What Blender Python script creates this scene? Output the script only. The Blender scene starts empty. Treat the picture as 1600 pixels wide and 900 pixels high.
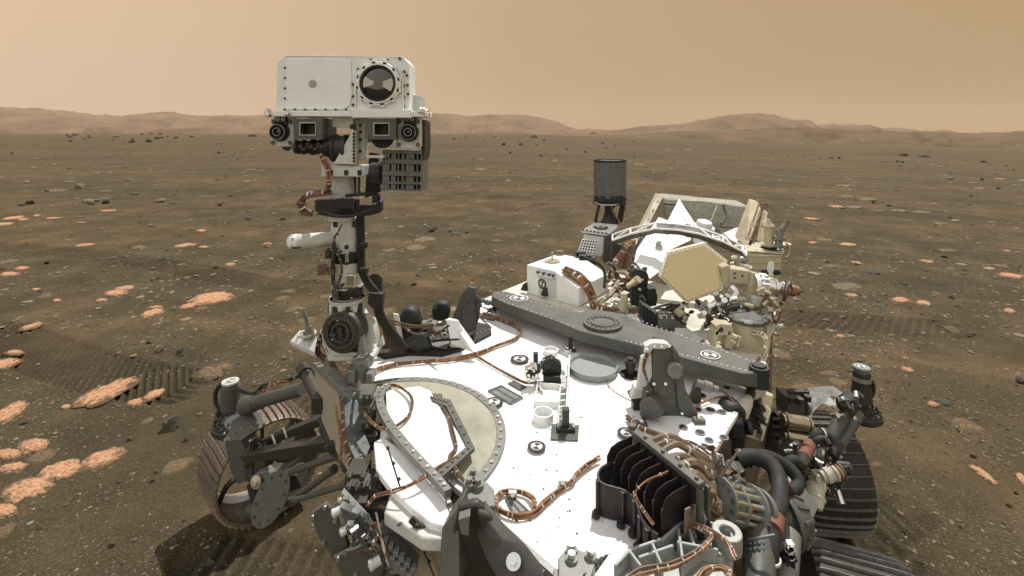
import bpy, math, random
import numpy as np
from mathutils import Vector, Matrix, noise as mnoise
random.seed(7); rng = np.random.default_rng(7)
scene = bpy.context.scene
C = scene.collection
R = math.radians

# ------------------------------------------------------------------ camera, sky, sun, exposure
FPX = 750.0                      # focal length in pixels of a 1600 px wide picture
CAMZ = 2.0
cam = bpy.data.cameras.new("camera"); camo = bpy.data.objects.new("camera", cam); C.objects.link(camo)
camo.location = (0, 0, CAMZ); camo.rotation_euler = (R(90), 0, 0)
cam.sensor_width = 36; cam.lens = 36 * FPX / 1600; cam.shift_y = -243 / 1600
cam.clip_start = 0.05; cam.clip_end = 20000
scene.camera = camo

SUN_AZ_VEC = Vector((0.24, 0.50, 0.95)).normalized()      # towards the sun
sun = bpy.data.lights.new("sun", 'SUN'); suno = bpy.data.objects.new("sun", sun); C.objects.link(suno)
sun.energy = 4.9; sun.angle = R(0.6); sun.color = (1.0, 0.985, 0.96)
suno.rotation_euler = SUN_AZ_VEC.to_track_quat('Z', 'Y').to_euler(); suno.location = (0, 0, 20)

world = bpy.data.worlds.new("World"); scene.world = world; world.use_nodes = True
nt = world.node_tree; nd = nt.nodes; lk = nt.links; nd.clear()
wo = nd.new('ShaderNodeOutputWorld'); bgn = nd.new('ShaderNodeBackground')
tc = nd.new('ShaderNodeTexCoord'); sp = nd.new('ShaderNodeSeparateXYZ'); lk.new(tc.outputs['Generated'], sp.inputs[0])
# butterscotch dust sky: brighter to the left, warmer and paler near the horizon
rx = nd.new('ShaderNodeMapRange'); rx.inputs[1].default_value = -0.75; rx.inputs[2].default_value = 0.75
lk.new(sp.outputs['X'], rx.inputs[0])
crx = nd.new('ShaderNodeValToRGB'); lk.new(rx.outputs[0], crx.inputs[0])
e = crx.color_ramp.elements
e[0].position = 0.0; e[0].color = (0.735, 0.530, 0.372, 1)
e[1].position = 1.0; e[1].color = (0.452, 0.306, 0.168, 1)
m1 = e.new(0.5); m1.color = (0.515, 0.370, 0.235, 1)
rz = nd.new('ShaderNodeMapRange'); rz.inputs[1].default_value = 0.0; rz.inputs[2].default_value = 0.9
lk.new(sp.outputs['Z'], rz.inputs[0])
crz = nd.new('ShaderNodeValToRGB'); lk.new(rz.outputs[0], crz.inputs[0])
e = crz.color_ramp.elements
e[0].position = 0.0; e[0].color = (0.98, 0.98, 1.0, 1)
e[1].position = 0.8; e[1].color = (1.00, 1.24, 1.72, 1)  # zenith raised and made neutral as extra fill light
m1 = e.new(0.27); m1.color = (1.03, 1.02, 1.01, 1)
mul = nd.new('ShaderNodeMix'); mul.data_type = 'RGBA'; mul.blend_type = 'MULTIPLY'; mul.inputs[0].default_value = 1
lk.new(crx.outputs[0], mul.inputs[6]); lk.new(crz.outputs[0], mul.inputs[7])
ry = nd.new('ShaderNodeMapRange'); ry.inputs[1].default_value = 0.25; ry.inputs[2].default_value = -0.5  # added fill: sky behind the camera brightened to lift the rover's shaded front
lk.new(sp.outputs['Y'], ry.inputs[0])
mul2 = nd.new('ShaderNodeMix'); mul2.data_type = 'RGBA'; mul2.blend_type = 'MULTIPLY'; lk.new(ry.outputs[0], mul2.inputs[0])
lk.new(mul.outputs[2], mul2.inputs[6]); mul2.inputs[7].default_value = (1.98, 2.40, 2.9, 1)
lk.new(mul2.outputs[2], bgn.inputs[0]); bgn.inputs[1].default_value = 1.0
lk.new(bgn.outputs[0], wo.inputs[0])

scene.view_settings.view_transform = 'Standard'; scene.view_settings.look = 'None'
scene.view_settings.gamma = 1; scene.view_settings.exposure = 0.0; scene.view_settings.use_curve_mapping = False
scene.render.engine = 'CYCLES'
scene.cycles.use_denoising = True
scene.cycles.max_bounces = 6; scene.cycles.volume_bounces = 0

# ------------------------------------------------------------------ photograph coordinates -> places
def V(px, py, y):                    # point seen at pixel px,py that stands y metres ahead
    return Vector(((px - 800) * y / FPX, y, CAMZ - (py - 207) * y / FPX))
def G(px, py, z=0.0):                # point seen at pixel px,py lying on the level z
    y = (CAMZ - z) * FPX / (py - 207)
    return Vector(((px - 800) * y / FPX, y, z))
DZ = 1.15                            # deck height
def DK(px, py, dz=0.0): return G(px, py, DZ + dz)
LAT = Vector((0.75, -0.66, 0)).normalized()   # across the rover
FWD = Vector((-0.56, -0.83, 0)).normalized()  # along the rover, towards its front
UP = Vector((0, 0, 1)); X = Vector((1, 0, 0)); Y = Vector((0, 1, 0))

# ------------------------------------------------------------------ materials
def new_mat(name):
    m = bpy.data.materials.new(name); m.use_nodes = True
    return m, m.node_tree.nodes, m.node_tree.links, m.node_tree.nodes['Principled BSDF']
def paint(name, col, rough=0.6, metal=0.0, dust=0.25, dustcol=(0.20, 0.125, 0.075), var=0.12, bump=0.15, bscale=180, spec=0.4, speck=0.0):
    m, n, l, b = new_mat(name)
    t = n.new('ShaderNodeTexCoord'); 
    n1 = n.new('ShaderNodeTexNoise'); n1.inputs['Scale'].default_value = 9; n1.inputs['Detail'].default_value = 8; n1.inputs['Roughness'].default_value = 0.65
    l.new(t.outputs['Object'], n1.inputs['Vector'])
    n2 = n.new('ShaderNodeTexNoise'); n2.inputs['Scale'].default_value = 60; n2.inputs['Detail'].default_value = 5
    l.new(t.outputs['Object'], n2.inputs['Vector'])
    # tonal variation
    mr = n.new('ShaderNodeMapRange'); mr.inputs[1].default_value = 0.3; mr.inputs[2].default_value = 0.7
    mr.inputs[3].default_value = 1 - var; mr.inputs[4].default_value = 1 + var * 0.5
    l.new(n2.outputs['Fac'], mr.inputs[0])
    vm = n.new('ShaderNodeVectorMath'); vm.operation = 'SCALE'; vm.inputs[0].default_value = col; l.new(mr.outputs[0], vm.inputs['Scale'])
    # dust that settled in patches, thicker on level faces
    g = n.new('ShaderNodeNewGeometry'); s = n.new('ShaderNodeSeparateXYZ'); l.new(g.outputs['Normal'], s.inputs[0])
    up = n.new('ShaderNodeMapRange'); up.inputs[1].default_value = 0.2; up.inputs[2].default_value = 1.0; up.inputs[3].default_value = 0.35; up.inputs[4].default_value = 1.0
    l.new(s.outputs['Z'], up.inputs[0])
    dm = n.new('ShaderNodeMapRange'); dm.inputs[1].default_value = 0.38; dm.inputs[2].default_value = 0.72; dm.inputs[4].default_value = dust
    l.new(n1.outputs['Fac'], dm.inputs[0])
    mu = n.new('ShaderNodeMath'); mu.operation = 'MULTIPLY'; l.new(dm.outputs[0], mu.inputs[0]); l.new(up.outputs[0], mu.inputs[1])
    mx = n.new('ShaderNodeMix'); mx.data_type = 'RGBA'; l.new(mu.outputs[0], mx.inputs[0]); l.new(vm.outputs[0], mx.inputs[6]); mx.inputs[7].default_value = (*dustcol, 1)
    out = mx.outputs[2]
    if speck:
        for sc_, th, thn in ((60, speck, 0.60), (150, speck * 1.5, 0.42)):
            vo = n.new('ShaderNodeTexVoronoi'); vo.inputs['Scale'].default_value = sc_; l.new(t.outputs['Object'], vo.inputs['Vector'])
            lt = n.new('ShaderNodeMath'); lt.operation = 'LESS_THAN'; lt.inputs[1].default_value = th; l.new(vo.outputs['Distance'], lt.inputs[0])
            sx = n.new('ShaderNodeSeparateColor'); l.new(vo.outputs['Color'], sx.inputs[0])
            gt = n.new('ShaderNodeMath'); gt.operation = 'GREATER_THAN'; gt.inputs[1].default_value = thn; l.new(sx.outputs[0], gt.inputs[0])
            an = n.new('ShaderNodeMath'); an.operation = 'MULTIPLY'; l.new(lt.outputs[0], an.inputs[0]); l.new(gt.outputs[0], an.inputs[1])
            an2 = n.new('ShaderNodeMath'); an2.operation = 'MULTIPLY'; l.new(an.outputs[0], an2.inputs[0]); l.new(sx.outputs[1], an2.inputs[1])
            m2 = n.new('ShaderNodeMix'); m2.data_type = 'RGBA'; l.new(an2.outputs[0], m2.inputs[0]); l.new(out, m2.inputs[6]); m2.inputs[7].default_value = (0.10, 0.075, 0.055, 1)
            out = m2.outputs[2]
    l.new(out, b.inputs['Base Color'])
    b.inputs['Roughness'].default_value = rough; b.inputs['Metallic'].default_value = metal
    rv = n.new('ShaderNodeMapRange'); rv.inputs[1].default_value = 0.35; rv.inputs[2].default_value = 0.65; rv.inputs[3].default_value = max(rough - 0.14, 0.12); rv.inputs[4].default_value = min(rough + 0.22, 1); l.new(n1.outputs['Fac'], rv.inputs[0]); l.new(rv.outputs[0], b.inputs['Roughness'])
    b.inputs['Specular IOR Level'].default_value = spec
    if bump:
        n3 = n.new('ShaderNodeTexNoise'); n3.inputs['Scale'].default_value = bscale; n3.inputs['Detail'].default_value = 3
        l.new(t.outputs['Object'], n3.inputs['Vector'])
        bp = n.new('ShaderNodeBump'); bp.inputs['Strength'].default_value = bump; bp.inputs['Distance'].default_value = 0.002
        l.new(n3.outputs['Fac'], bp.inputs['Height']); l.new(bp.outputs[0], b.inputs['Normal'])
    return m
MT = {
 'deck': paint('white_deck_paint', (0.80, 0.79, 0.76), 0.65, dust=0.10, speck=0.10, var=0.03),
 'white': paint('white_thermal_paint', (0.73, 0.74, 0.71), 0.55, dust=0.22, var=0.06),
 'offwhite': paint('dusty_white_paint', (0.52, 0.53, 0.49), 0.6, dust=0.30, var=0.12),
 'tan': paint('tan_coating', (0.43, 0.385, 0.26), 0.6, dust=0.3),
 'hga': paint('tan_antenna_radome', (0.42, 0.325, 0.175), 0.7, dust=0.15, var=0.04),
 'gold': paint('pale_gold_metal', (0.50, 0.44, 0.31), 0.42, metal=0.5, dust=0.3),
 'grey': paint('grey_green_anodised', (0.084, 0.090, 0.078), 0.5, metal=0.15, dust=0.25, var=0.15),
 'lgrey': paint('light_grey_metal', (0.185, 0.195, 0.18), 0.45, metal=0.3, dust=0.25),
 'dgrey': paint('dark_grey_anodised', (0.033, 0.034, 0.030), 0.5, metal=0.1, dust=0.22, var=0.2),
 'black': paint('black_coating', (0.014, 0.0135, 0.013), 0.55, dust=0.10),
 'blue': paint('blue_black_cover', (0.015, 0.020, 0.023), 0.55, dust=0.15),
 'silver': paint('bare_silver_metal', (0.66, 0.65, 0.60), 0.28, metal=0.95, dust=0.12),
 'steel': paint('bluish_steel_beam', (0.13, 0.15, 0.15), 0.4, metal=0.5, dust=0.2),
 'copper': paint('orange_kapton_tape', (0.27, 0.125, 0.052), 0.4, dust=0.35, var=0.6, bump=0.5, bscale=90, dustcol=(0.16, 0.10, 0.06)),
 'brown': paint('brown_cable_wrap', (0.115, 0.062, 0.032), 0.55, dust=0.35, var=0.5, bump=0.5, bscale=90),
 'taupe': paint('taupe_cable_sleeve', (0.17, 0.125, 0.085), 0.7, dust=0.3, var=0.35, bump=0.4, bscale=120),
 'plum': paint('dark_brown_plastic', (0.021, 0.0185, 0.019), 0.45, dust=0.14),
 'hose': paint('black_braided_hose', (0.016, 0.018, 0.018), 0.7, dust=0.10, bump=0.7, bscale=260),
 'bronze': paint('bronze_metal', (0.36, 0.32, 0.24), 0.3, metal=0.9, dust=0.2),
 'red': paint('brick_red_sleeve', (0.17, 0.065, 0.042), 0.6, dust=0.3),
 'fabric': paint('beige_thermal_fabric', (0.33, 0.325, 0.25), 0.8, dust=0.35, var=0.12, bump=0.6, bscale=30),
 'cream': paint('cream_fabric_boot', (0.50, 0.47, 0.37), 0.85, dust=0.3, bump=0.6, bscale=60),
 'tie': paint('white_cable_tie', (0.50, 0.48, 0.42), 0.6, dust=0.1),
 'hull': paint('beige_hull_panel', (0.30, 0.265, 0.20), 0.65, dust=0.35, var=0.12),
 'helix': paint('grey_speckled_fabric', (0.105, 0.112, 0.095), 0.8, dust=0.2, var=0.35, bump=0.6, bscale=90),
}
def glassy(name, col, rough=0.06):
    m, n, l, b = new_mat(name); b.inputs['Base Color'].default_value = (*col, 1); b.inputs['Roughness'].default_value = rough
    b.inputs['Coat Weight'].default_value = 1; b.inputs['Coat Roughness'].default_value = 0.03
    return m
MT['glass'] = glassy('dark_lens_glass', (0.012, 0.012, 0.012))
def wheel_mat(name, col, dcol, dust):
    m = paint(name, col, 0.6, metal=0.35, dust=dust, dustcol=dcol, var=0.35, bump=0.4, bscale=70)
    return m
MT['cast'] = paint('casting_grey', (0.30, 0.31, 0.29), 0.45, metal=0.2, dust=0.2)
MT['emblem'] = paint('emblem_white', (0.62, 0.61, 0.57), 0.6, dust=0.1)
MT['tread_l'] = wheel_mat('dusty_bronze_wheel_metal', (0.16, 0.135, 0.105), (0.26, 0.165, 0.10), 0.95)
MT['cleat_glint'] = wheel_mat('lit_cleat_metal', (0.17, 0.16, 0.15), (0.12, 0.085, 0.055), 0.5)  # same metal as the rim, lightened to paint the light cleats catch
MT['tread'] = wheel_mat('dark_wheel_metal', (0.040, 0.037, 0.034), (0.065, 0.046, 0.030), 0.7)  # rim metal darkened to paint shade into the gaps between cleats

# ------------------------------------------------------------------ mesh builder
def frame_of(d):
    d = d.normalized(); a = UP if abs(d.z) < 0.9 else X
    u = d.cross(a).normalized(); return u, d.cross(u).normalized()
class MB:
    def __init__(s): s.v = []; s.f = []; s.sm = []; s.mi = []; s.m = 0
    def add(s, vs, fs, smooth=False):
        k = len(s.v); s.v += [tuple(v) for v in vs]
        for f in fs: s.f.append([i + k for i in f]); s.sm.append(smooth); s.mi.append(s.m)
        return s
    def box(s, c, hx, hy, hz):                      # half-vectors (or numbers along X, Y, Z)
        hx = X * hx if not isinstance(hx, Vector) else hx
        hy = Y * hy if not isinstance(hy, Vector) else hy
        hz = UP * hz if not isinstance(hz, Vector) else hz
        c = Vector(c)
        vs = [c + hx * a + hy * b + hz * d for a in (-1, 1) for b in (-1, 1) for d in (-1, 1)]
        return s.add(vs, [(0, 1, 3, 2), (4, 6, 7, 5), (0, 4, 5, 1), (2, 3, 7, 6), (0, 2, 6, 4), (1, 5, 7, 3)])
    def rbox(s, c, hu, hv, u, hz):                  # box on the level turned so that u is its long way
        u = u.normalized(); w = UP.cross(u)
        return s.box(c, u * hu, w * hv, UP * hz)
    def cyl(s, a, b, r, r2=None, n=20, cap=True, smooth=True):
        a = Vector(a); b = Vector(b); r2 = r if r2 is None else r2
        u, w = frame_of(b - a); vs = []
        for p, q in ((a, r), (b, r2)):
            for i in range(n):
                t = 2 * math.pi * i / n; vs.append(p + (u * math.cos(t) + w * math.sin(t)) * q)
        s.add(vs, [(i, (i + 1) % n, n + (i + 1) % n, n + i) for i in range(n)], smooth)
        if cap:
            s.add(vs[:n], [tuple(range(n))[::-1]]); s.add(vs[n:], [tuple(range(n))])
        return s
    def lathe(s, a, d, prof, n=28, smooth=True):    # prof: (along, radius)
        a = Vector(a); d = d.normalized(); u, w = frame_of(d); vs = []; m = len(prof)
        for t_, r_ in prof:
            for i in range(n):
                t = 2 * math.pi * i / n; vs.append(a + d * t_ + (u * math.cos(t) + w * math.sin(t)) * max(r_, 1e-5))
        fs = [(j * n + i, j * n + (i + 1) % n, (j + 1) * n + (i + 1) % n, (j + 1) * n + i) for j in range(m - 1) for i in range(n)]
        return s.add(vs, fs, smooth)
    def ring(s, c, d, r0, r1, h, n=32):
        return s.lathe(c, d, [(0, r0), (0, r1), (h, r1), (h, r0), (0, r0)], n, False)
    def tube(s, pts, r, n=7, curve=4, taper=None):
        pts = [Vector(p) for p in pts]
        if curve and len(pts) > 2:
            q = []; ext = [pts[0] * 2 - pts[1]] + pts + [pts[-1] * 2 - pts[-2]]
            for i in range(1, len(ext) - 2):
                p0, p1, p2, p3 = ext[i - 1:i + 3]
                for k in range(curve):
                    t = k / curve
                    q.append(0.5 * ((2 * p1) + (p2 - p0) * t + (2 * p0 - 5 * p1 + 4 * p2 - p3) * t * t + (3 * p1 - p0 - 3 * p2 + p3) * t ** 3))
            q.append(pts[-1]); pts = q
        m = len(pts); vs = []; u = None
        for i, p in enumerate(pts):
            d = (pts[min(i + 1, m - 1)] - pts[max(i - 1, 0)])
            d = d.normalized() if d.length > 1e-9 else UP
            if u is None: u, w = frame_of(d)
            else:
                u = (u - d * u.dot(d)).normalized(); w = d.cross(u)
            rr = r if taper is None else r + (taper - r) * i / (m - 1)
            for k in range(n):
                t = 2 * math.pi * k / n; vs.append(p + (u * math.cos(t) + w * math.sin(t)) * rr)
        fs = [(j * n + i, j * n + (i + 1) % n, (j + 1) * n + (i + 1) % n, (j + 1) * n + i) for j in range(m - 1) for i in range(n)]
        s.add(vs, fs, True); s.add(vs[:n], [tuple(range(n))[::-1]]); s.add(vs[-n:], [tuple(range(n))]); s.path = pts
        return s
    def prism(s, pts, ext):
        pts = [Vector(p) for p in pts]; n = len(pts)
        vs = pts + [p + ext for p in pts]
        return s.add(vs, [tuple(range(n)), tuple(range(n, 2 * n))[::-1]] + [(i, n + i, n + (i + 1) % n, (i + 1) % n) for i in range(n)])
    def sp(s, pix, y, depth):                       # flat plate facing the viewer's side, with thickness
        return s.prism([V(a, b, y) for a, b in pix], Y * depth)
    def dp(s, pix, dz, h):                          # flat plate lying on the level of the deck + dz, h thick
        return s.prism([DK(a, b, dz) for a, b in pix], UP * -h)
    def ball(s, c, r, sx=1, sy=1, sz=1, n=16, m=10):
        c = Vector(c); vs = []
        for j in range(m + 1):
            a = math.pi * j / m
            for i in range(n):
                t = 2 * math.pi * i / n
                vs.append(c + Vector((math.sin(a) * math.cos(t) * r * sx, math.sin(a) * math.sin(t) * r * sy, math.cos(a) * r * sz)))
        return s.add(vs, [(j * n + i, (j + 1) * n + i, (j + 1) * n + (i + 1) % n, j * n + (i + 1) % n) for j in range(m) for i in range(n)], True)
    def bolts(s, pts, d, r=0.004, h=0.004, n=6):
        for p in pts: s.cyl(Vector(p), Vector(p) + d * h, r, r * 0.9, n, smooth=False)
        return s
    def build(s, name, mat, parent=None, bevel=0.0):
        me = bpy.data.meshes.new(name); o0 = ROOT_LOC if parent is not None else Vector((0, 0, 0))
        me.from_pydata([(a - o0.x, b - o0.y, c - o0.z) for a, b, c in s.v], [], s.f)
        for mm in (mat if isinstance(mat, (list, tuple)) else [mat]): me.materials.append(MT[mm] if isinstance(mm, str) else mm)
        me.polygons.foreach_set('use_smooth', s.sm); me.polygons.foreach_set('material_index', s.mi)
        import bmesh
        bm = bmesh.new(); bm.from_mesh(me); bmesh.ops.recalc_face_normals(bm, faces=bm.faces); bm.to_mesh(me); bm.free()
        me.set_sharp_from_angle(angle=R(38))
        o = bpy.data.objects.new(name, me); C.objects.link(o)
        if parent is not None: o.parent = parent
        if bevel:
            bv = o.modifiers.new('edge', 'BEVEL'); bv.width = bevel; bv.segments = 2; bv.limit_method = 'ANGLE'; bv.angle_limit = R(40)
        return o
def lerp(a, b, t): return a + (b - a) * t
def along(pts, k):
    pts = [Vector(p) for p in pts]; L = [0]
    for a, b in zip(pts, pts[1:]): L.append(L[-1] + (b - a).length)
    out = []
    for i in range(k):
        t = L[-1] * (i + 0.5) / k
        for j in range(len(pts) - 1):
            if L[j + 1] >= t:
                out.append(lerp(pts[j], pts[j + 1], (t - L[j]) / max(L[j + 1] - L[j], 1e-9))); break
    return out

# ------------------------------------------------------------------ ground
def hash2(ix, iy, seed):
    h = (ix.astype(np.int64) * 374761393 + iy.astype(np.int64) * 668265263 + seed * 1442695041) & 0x7fffffff
    h = ((h ^ (h >> 13)) * 1274126177) & 0x7fffffff
    return ((h ^ (h >> 16)) & 0xffff) / 65535.0
def vnoise(x, y, seed=0):
    ix = np.floor(x); iy = np.floor(y); fx = x - ix; fy = y - iy
    fx = fx * fx * (3 - 2 * fx); fy = fy * fy * (3 - 2 * fy)
    a = hash2(ix, iy, seed); b = hash2(ix + 1, iy, seed); c = hash2(ix, iy + 1, seed); d = hash2(ix + 1, iy + 1, seed)
    return (a * (1 - fx) + b * fx) * (1 - fy) + (c * (1 - fx) + d * fx) * fy - 0.5
def gp(px, py): y = 1500.0 / (py - 207); return ((px - 800) * y / FPX, y)
TRACKS = [  # centre line (pixels on the ground), half width, cleat spacing, depth of ridges, slant
 ([(-120, 505), (0, 528), (60, 552), (130, 575), (200, 592), (285, 604)], 0.27, 0.075, 0.021, 1.8),
 ([(-200, 372), (0, 384), (150, 398), (300, 424), (420, 446), (640, 458), (800, 470)], 0.26, 0.10, 0.018, -0.8),
 ([(1180, 486), (1260, 494), (1350, 500), (1480, 506)], 0.28, 0.095, 0.010, -1.2),
 ([(1140, 690), (1230, 770), (1330, 850), (1450, 960)], 0.24, 0.085, 0.009, 0.9),
 ([(1420, 800), (1330, 850), (1300, 905)], 0.13, 0.07, 0.006, -0.5),
 ([(320, 870), (400, 885), (520, 905)], 0.16, 0.07, 0.008, 0.3),
 ([(380, 628), (450, 650), (560, 690)], 0.22, 0.08, 0.010, 0.4),
]
TRK = {}
def ground_h(x, y):
    r = np.hypot(x, y)
    h = 0.035 * vnoise(x * 0.35, y * 0.35, 1) * np.clip(r / 4, 0, 1) * 2 + 0.012 * vnoise(x * 1.7, y * 1.7, 2) * 2 + 0.005 * vnoise(x * 6, y * 6, 3)
    near = np.clip(1 - (r - 9) / 6, 0, 1)
    h += near * (0.004 * vnoise(x * 22, y * 22, 4) + 0.003 * vnoise(x * 50, y * 50, 5))
    h += np.clip((r - 12) / 60, 0, 1) * 0.5 * vnoise(x * 0.06, y * 0.06, 6)
    # a low dune ridge to the right and smooth drifts
    t = (x - 2.2) * 0.52 + (y - 4.6) * 0.85
    h += 0.06 * np.exp(-((t) / 0.55) ** 2) * np.clip((x - 1.8) / 1.5, 0, 1) * np.clip((12 - x) / 6, 0, 1)
    h -= 0.030 * np.clip(x - 1.0, 0, None) * np.clip((r - 4) / 10, 0, 1)
    tr = np.zeros(x.shape)
    for pts, hw, cs, dep, sl in TRACKS:
        P = [gp(*p) for p in pts]; s0 = 0.0; best = np.full(x.shape, 9.9); sb = np.zeros(x.shape); lb = np.zeros(x.shape)
        for (ax, ay), (bx, by) in zip(P, P[1:]):
            dx, dy = bx - ax, by - ay; L = math.hypot(dx, dy); ux, uy = dx / L, dy / L
            s = np.clip((x - ax) * ux + (y - ay) * uy, 0, L); la = (x - ax) * -uy + (y - ay) * ux
            dd = np.hypot(x - ax - s * ux, y - ay - s * uy)
            k = dd < best; best = np.where(k, dd, best); sb = np.where(k, s0 + s, sb); lb = np.where(k, la, lb); s0 += L
        w = np.clip((hw - best) / 0.035, 0, 1); w = w * w * (3 - 2 * w) * np.clip(1 - (best - np.abs(lb)) / 0.22, 0, 1)
        fade = np.clip(0.75 + 1.1 * vnoise(x * 1.6, y * 1.6, 9), 0.35, 1)
        ph = (sb + lb * sl * 0.6) / cs * 2 * math.pi + 0.5 * vnoise(x * 2, y * 2, 8)
        tr = np.maximum(tr, w * (0.55 + 0.45 * fade * -np.sin(ph)))
        h += w * (-0.012 + dep * fade * np.sin(ph)) + 0.008 * np.exp(-((best - hw - 0.03) / 0.03) ** 2)
    TRK['last'] = tr
    return h
def make_ground():
    az = np.concatenate([np.linspace(-math.pi, -1.15, 60, endpoint=False), np.linspace(-1.15, 1.15, 860, endpoint=False), np.linspace(1.15, math.pi, 60, endpoint=False)])
    rr = [0.35]
    while rr[-1] < 9: rr.append(rr[-1] * 1.0042)
    while rr[-1] < 40: rr.append(rr[-1] * 1.012)
    while rr[-1] < 9000: rr.append(rr[-1] * 1.05)
    rr = np.array(rr); A, Rr = np.meshgrid(az, rr)
    x = np.sin(A) * Rr; y = np.cos(A) * Rr; z = ground_h(x, y); trk = TRK['last'].reshape(-1)
    n = len(az); m = len(rr)
    co = np.stack([x, y, z], -1).reshape(-1, 3)
    co = np.vstack([co, [[0, 0, float(ground_h(np.array([0.0]), np.array([0.0]))[0])]]])
    i = np.arange(n); j = np.arange(m - 1); I, J = np.meshgrid(i, j)
    q = np.stack([J * n + I, (J + 1) * n + I, (J + 1) * n + (I + 1) % n, J * n + (I + 1) % n], -1).reshape(-1, 4)
    tri = np.stack([np.full(n, m * n), i, (i + 1) % n], -1)
    me = bpy.data.meshes.new('ground'); me.vertices.add(len(co)); me.vertices.foreach_set('co', co.astype(np.float32).ravel())
    nl = q.size + tri.size; me.loops.add(nl); me.loops.foreach_set('vertex_index', np.concatenate([q.ravel(), tri.ravel()]).astype(np.int32))
    me.polygons.add(len(q) + len(tri))
    st = np.concatenate([np.arange(len(q)) * 4, q.size + np.arange(len(tri)) * 3]).astype(np.int32)
    me.polygons.foreach_set('loop_start', st)
    me.update(calc_edges=True); me.polygons.foreach_set('use_smooth', [True] * len(me.polygons))
    at = me.attributes.new('disturbed', 'FLOAT', 'POINT'); at.data.foreach_set('value', np.append(trk, 0).astype(np.float32))
    me.flip_normals()
    if me.polygons[1000].normal.z < 0: me.flip_normals()
    o = bpy.data.objects.new('ground', me); C.objects.link(o); o['kind'] = 'structure'
    me.materials.append(ground_mat()); return o
def ground_mat():
    m, n, l, b = new_mat('mars_soil')
    t = n.new('ShaderNodeTexCoord')
    def noi(scale, det=6, rough=0.6, vec=None):
        a = n.new('ShaderNodeTexNoise'); a.inputs['Scale'].default_value = scale; a.inputs['Detail'].default_value = det; a.inputs['Roughness'].default_value = rough
        l.new(vec or t.outputs['Object'], a.inputs['Vector']); return a
    base = n.new('ShaderNodeValToRGB'); l.new(noi(1.3, 9, 0.62).outputs['Fac'], base.inputs[0])
    e = base.color_ramp.elements
    e[0].position = 0.30; e[0].color = (0.046, 0.038, 0.0205, 1)
    e[1].position = 0.72; e[1].color = (0.116, 0.083, 0.048, 1)
    k = e.new(0.5); k.color = (0.068, 0.0545, 0.030, 1)
    # broad bands of dune sand stretched along the plain
    mp = n.new('ShaderNodeMapping'); mp.inputs['Scale'].default_value = (0.10, 0.28, 1); l.new(t.outputs['Object'], mp.inputs[0])
    big = noi(1.0, 5, 0.6, mp.outputs[0])
    r2 = n.new('ShaderNodeValToRGB'); l.new(big.outputs['Fac'], r2.inputs[0]); e = r2.color_ramp.elements
    e[0].position = 0.36; e[0].color = (0.68, 0.72, 0.76, 1); e[1].position = 0.66; e[1].color = (1.26, 1.10, 1.0, 1)
    mx = n.new('ShaderNodeMix'); mx.data_type = 'RGBA'; mx.blend_type = 'MULTIPLY'; mx.inputs[0].default_value = 1
    l.new(base.outputs[0], mx.inputs[6]); l.new(r2.outputs[0], mx.inputs[7])
    # soil turned over by the wheels is darker, most in the furrows between ridges
    an = n.new('ShaderNodeAttribute'); an.attribute_name = 'disturbed'; am = n.new('ShaderNodeMath'); am.operation = 'MULTIPLY'; am.inputs[1].default_value = 0.60; l.new(an.outputs['Fac'], am.inputs[0])
    dk = n.new('ShaderNodeMix'); dk.data_type = 'RGBA'; l.new(am.outputs[0], dk.inputs[0]); l.new(mx.outputs[2], dk.inputs[6]); dk.inputs[7].default_value = (0.022, 0.017, 0.011, 1)
    # grains
    gr = noi(95, 4, 0.8); r3 = n.new('ShaderNodeMapRange'); r3.inputs[1].default_value = 0.3; r3.inputs[2].default_value = 0.7; r3.inputs[3].default_value = 0.45; r3.inputs[4].default_value = 1.75
    l.new(gr.outputs['Fac'], r3.inputs[0])
    v = n.new('ShaderNodeVectorMath'); v.operation = 'SCALE'; l.new(dk.outputs[2], v.inputs[0]); l.new(r3.outputs[0], v.inputs['Scale'])
    # ground blends towards a paler colour with distance from the viewer
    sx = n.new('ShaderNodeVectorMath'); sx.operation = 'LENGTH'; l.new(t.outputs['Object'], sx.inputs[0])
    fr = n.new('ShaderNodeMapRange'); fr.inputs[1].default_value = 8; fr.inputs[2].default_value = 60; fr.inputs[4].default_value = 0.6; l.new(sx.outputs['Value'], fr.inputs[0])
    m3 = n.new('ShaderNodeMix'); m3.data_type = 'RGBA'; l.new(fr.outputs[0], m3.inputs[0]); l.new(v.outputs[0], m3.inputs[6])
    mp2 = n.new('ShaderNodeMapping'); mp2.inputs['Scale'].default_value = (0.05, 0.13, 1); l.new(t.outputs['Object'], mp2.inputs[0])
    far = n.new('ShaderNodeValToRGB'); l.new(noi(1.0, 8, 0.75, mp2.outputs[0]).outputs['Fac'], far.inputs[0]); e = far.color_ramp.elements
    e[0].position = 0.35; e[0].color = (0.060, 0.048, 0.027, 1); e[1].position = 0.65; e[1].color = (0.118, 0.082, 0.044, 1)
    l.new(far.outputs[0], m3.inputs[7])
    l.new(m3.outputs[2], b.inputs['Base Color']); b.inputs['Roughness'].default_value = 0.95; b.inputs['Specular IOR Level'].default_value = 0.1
    a1 = noi(60, 8, 0.75); bp = n.new('ShaderNodeBump'); bp.inputs['Strength'].default_value = 0.7; bp.inputs['Distance'].default_value = 0.012
    l.new(a1.outputs['Fac'], bp.inputs['Height'])
    a2 = noi(1.5, 8, 0.7); bp2 = n.new('ShaderNodeBump'); bp2.inputs['Strength'].default_value = 0.5; bp2.inputs['Distance'].default_value = 0.05
    l.new(a2.outputs['Fac'], bp2.inputs['Height']); l.new(bp.outputs[0], bp2.inputs['Normal']); l.new(bp2.outputs[0], b.inputs['Normal'])
    return m
ground = make_ground()

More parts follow.
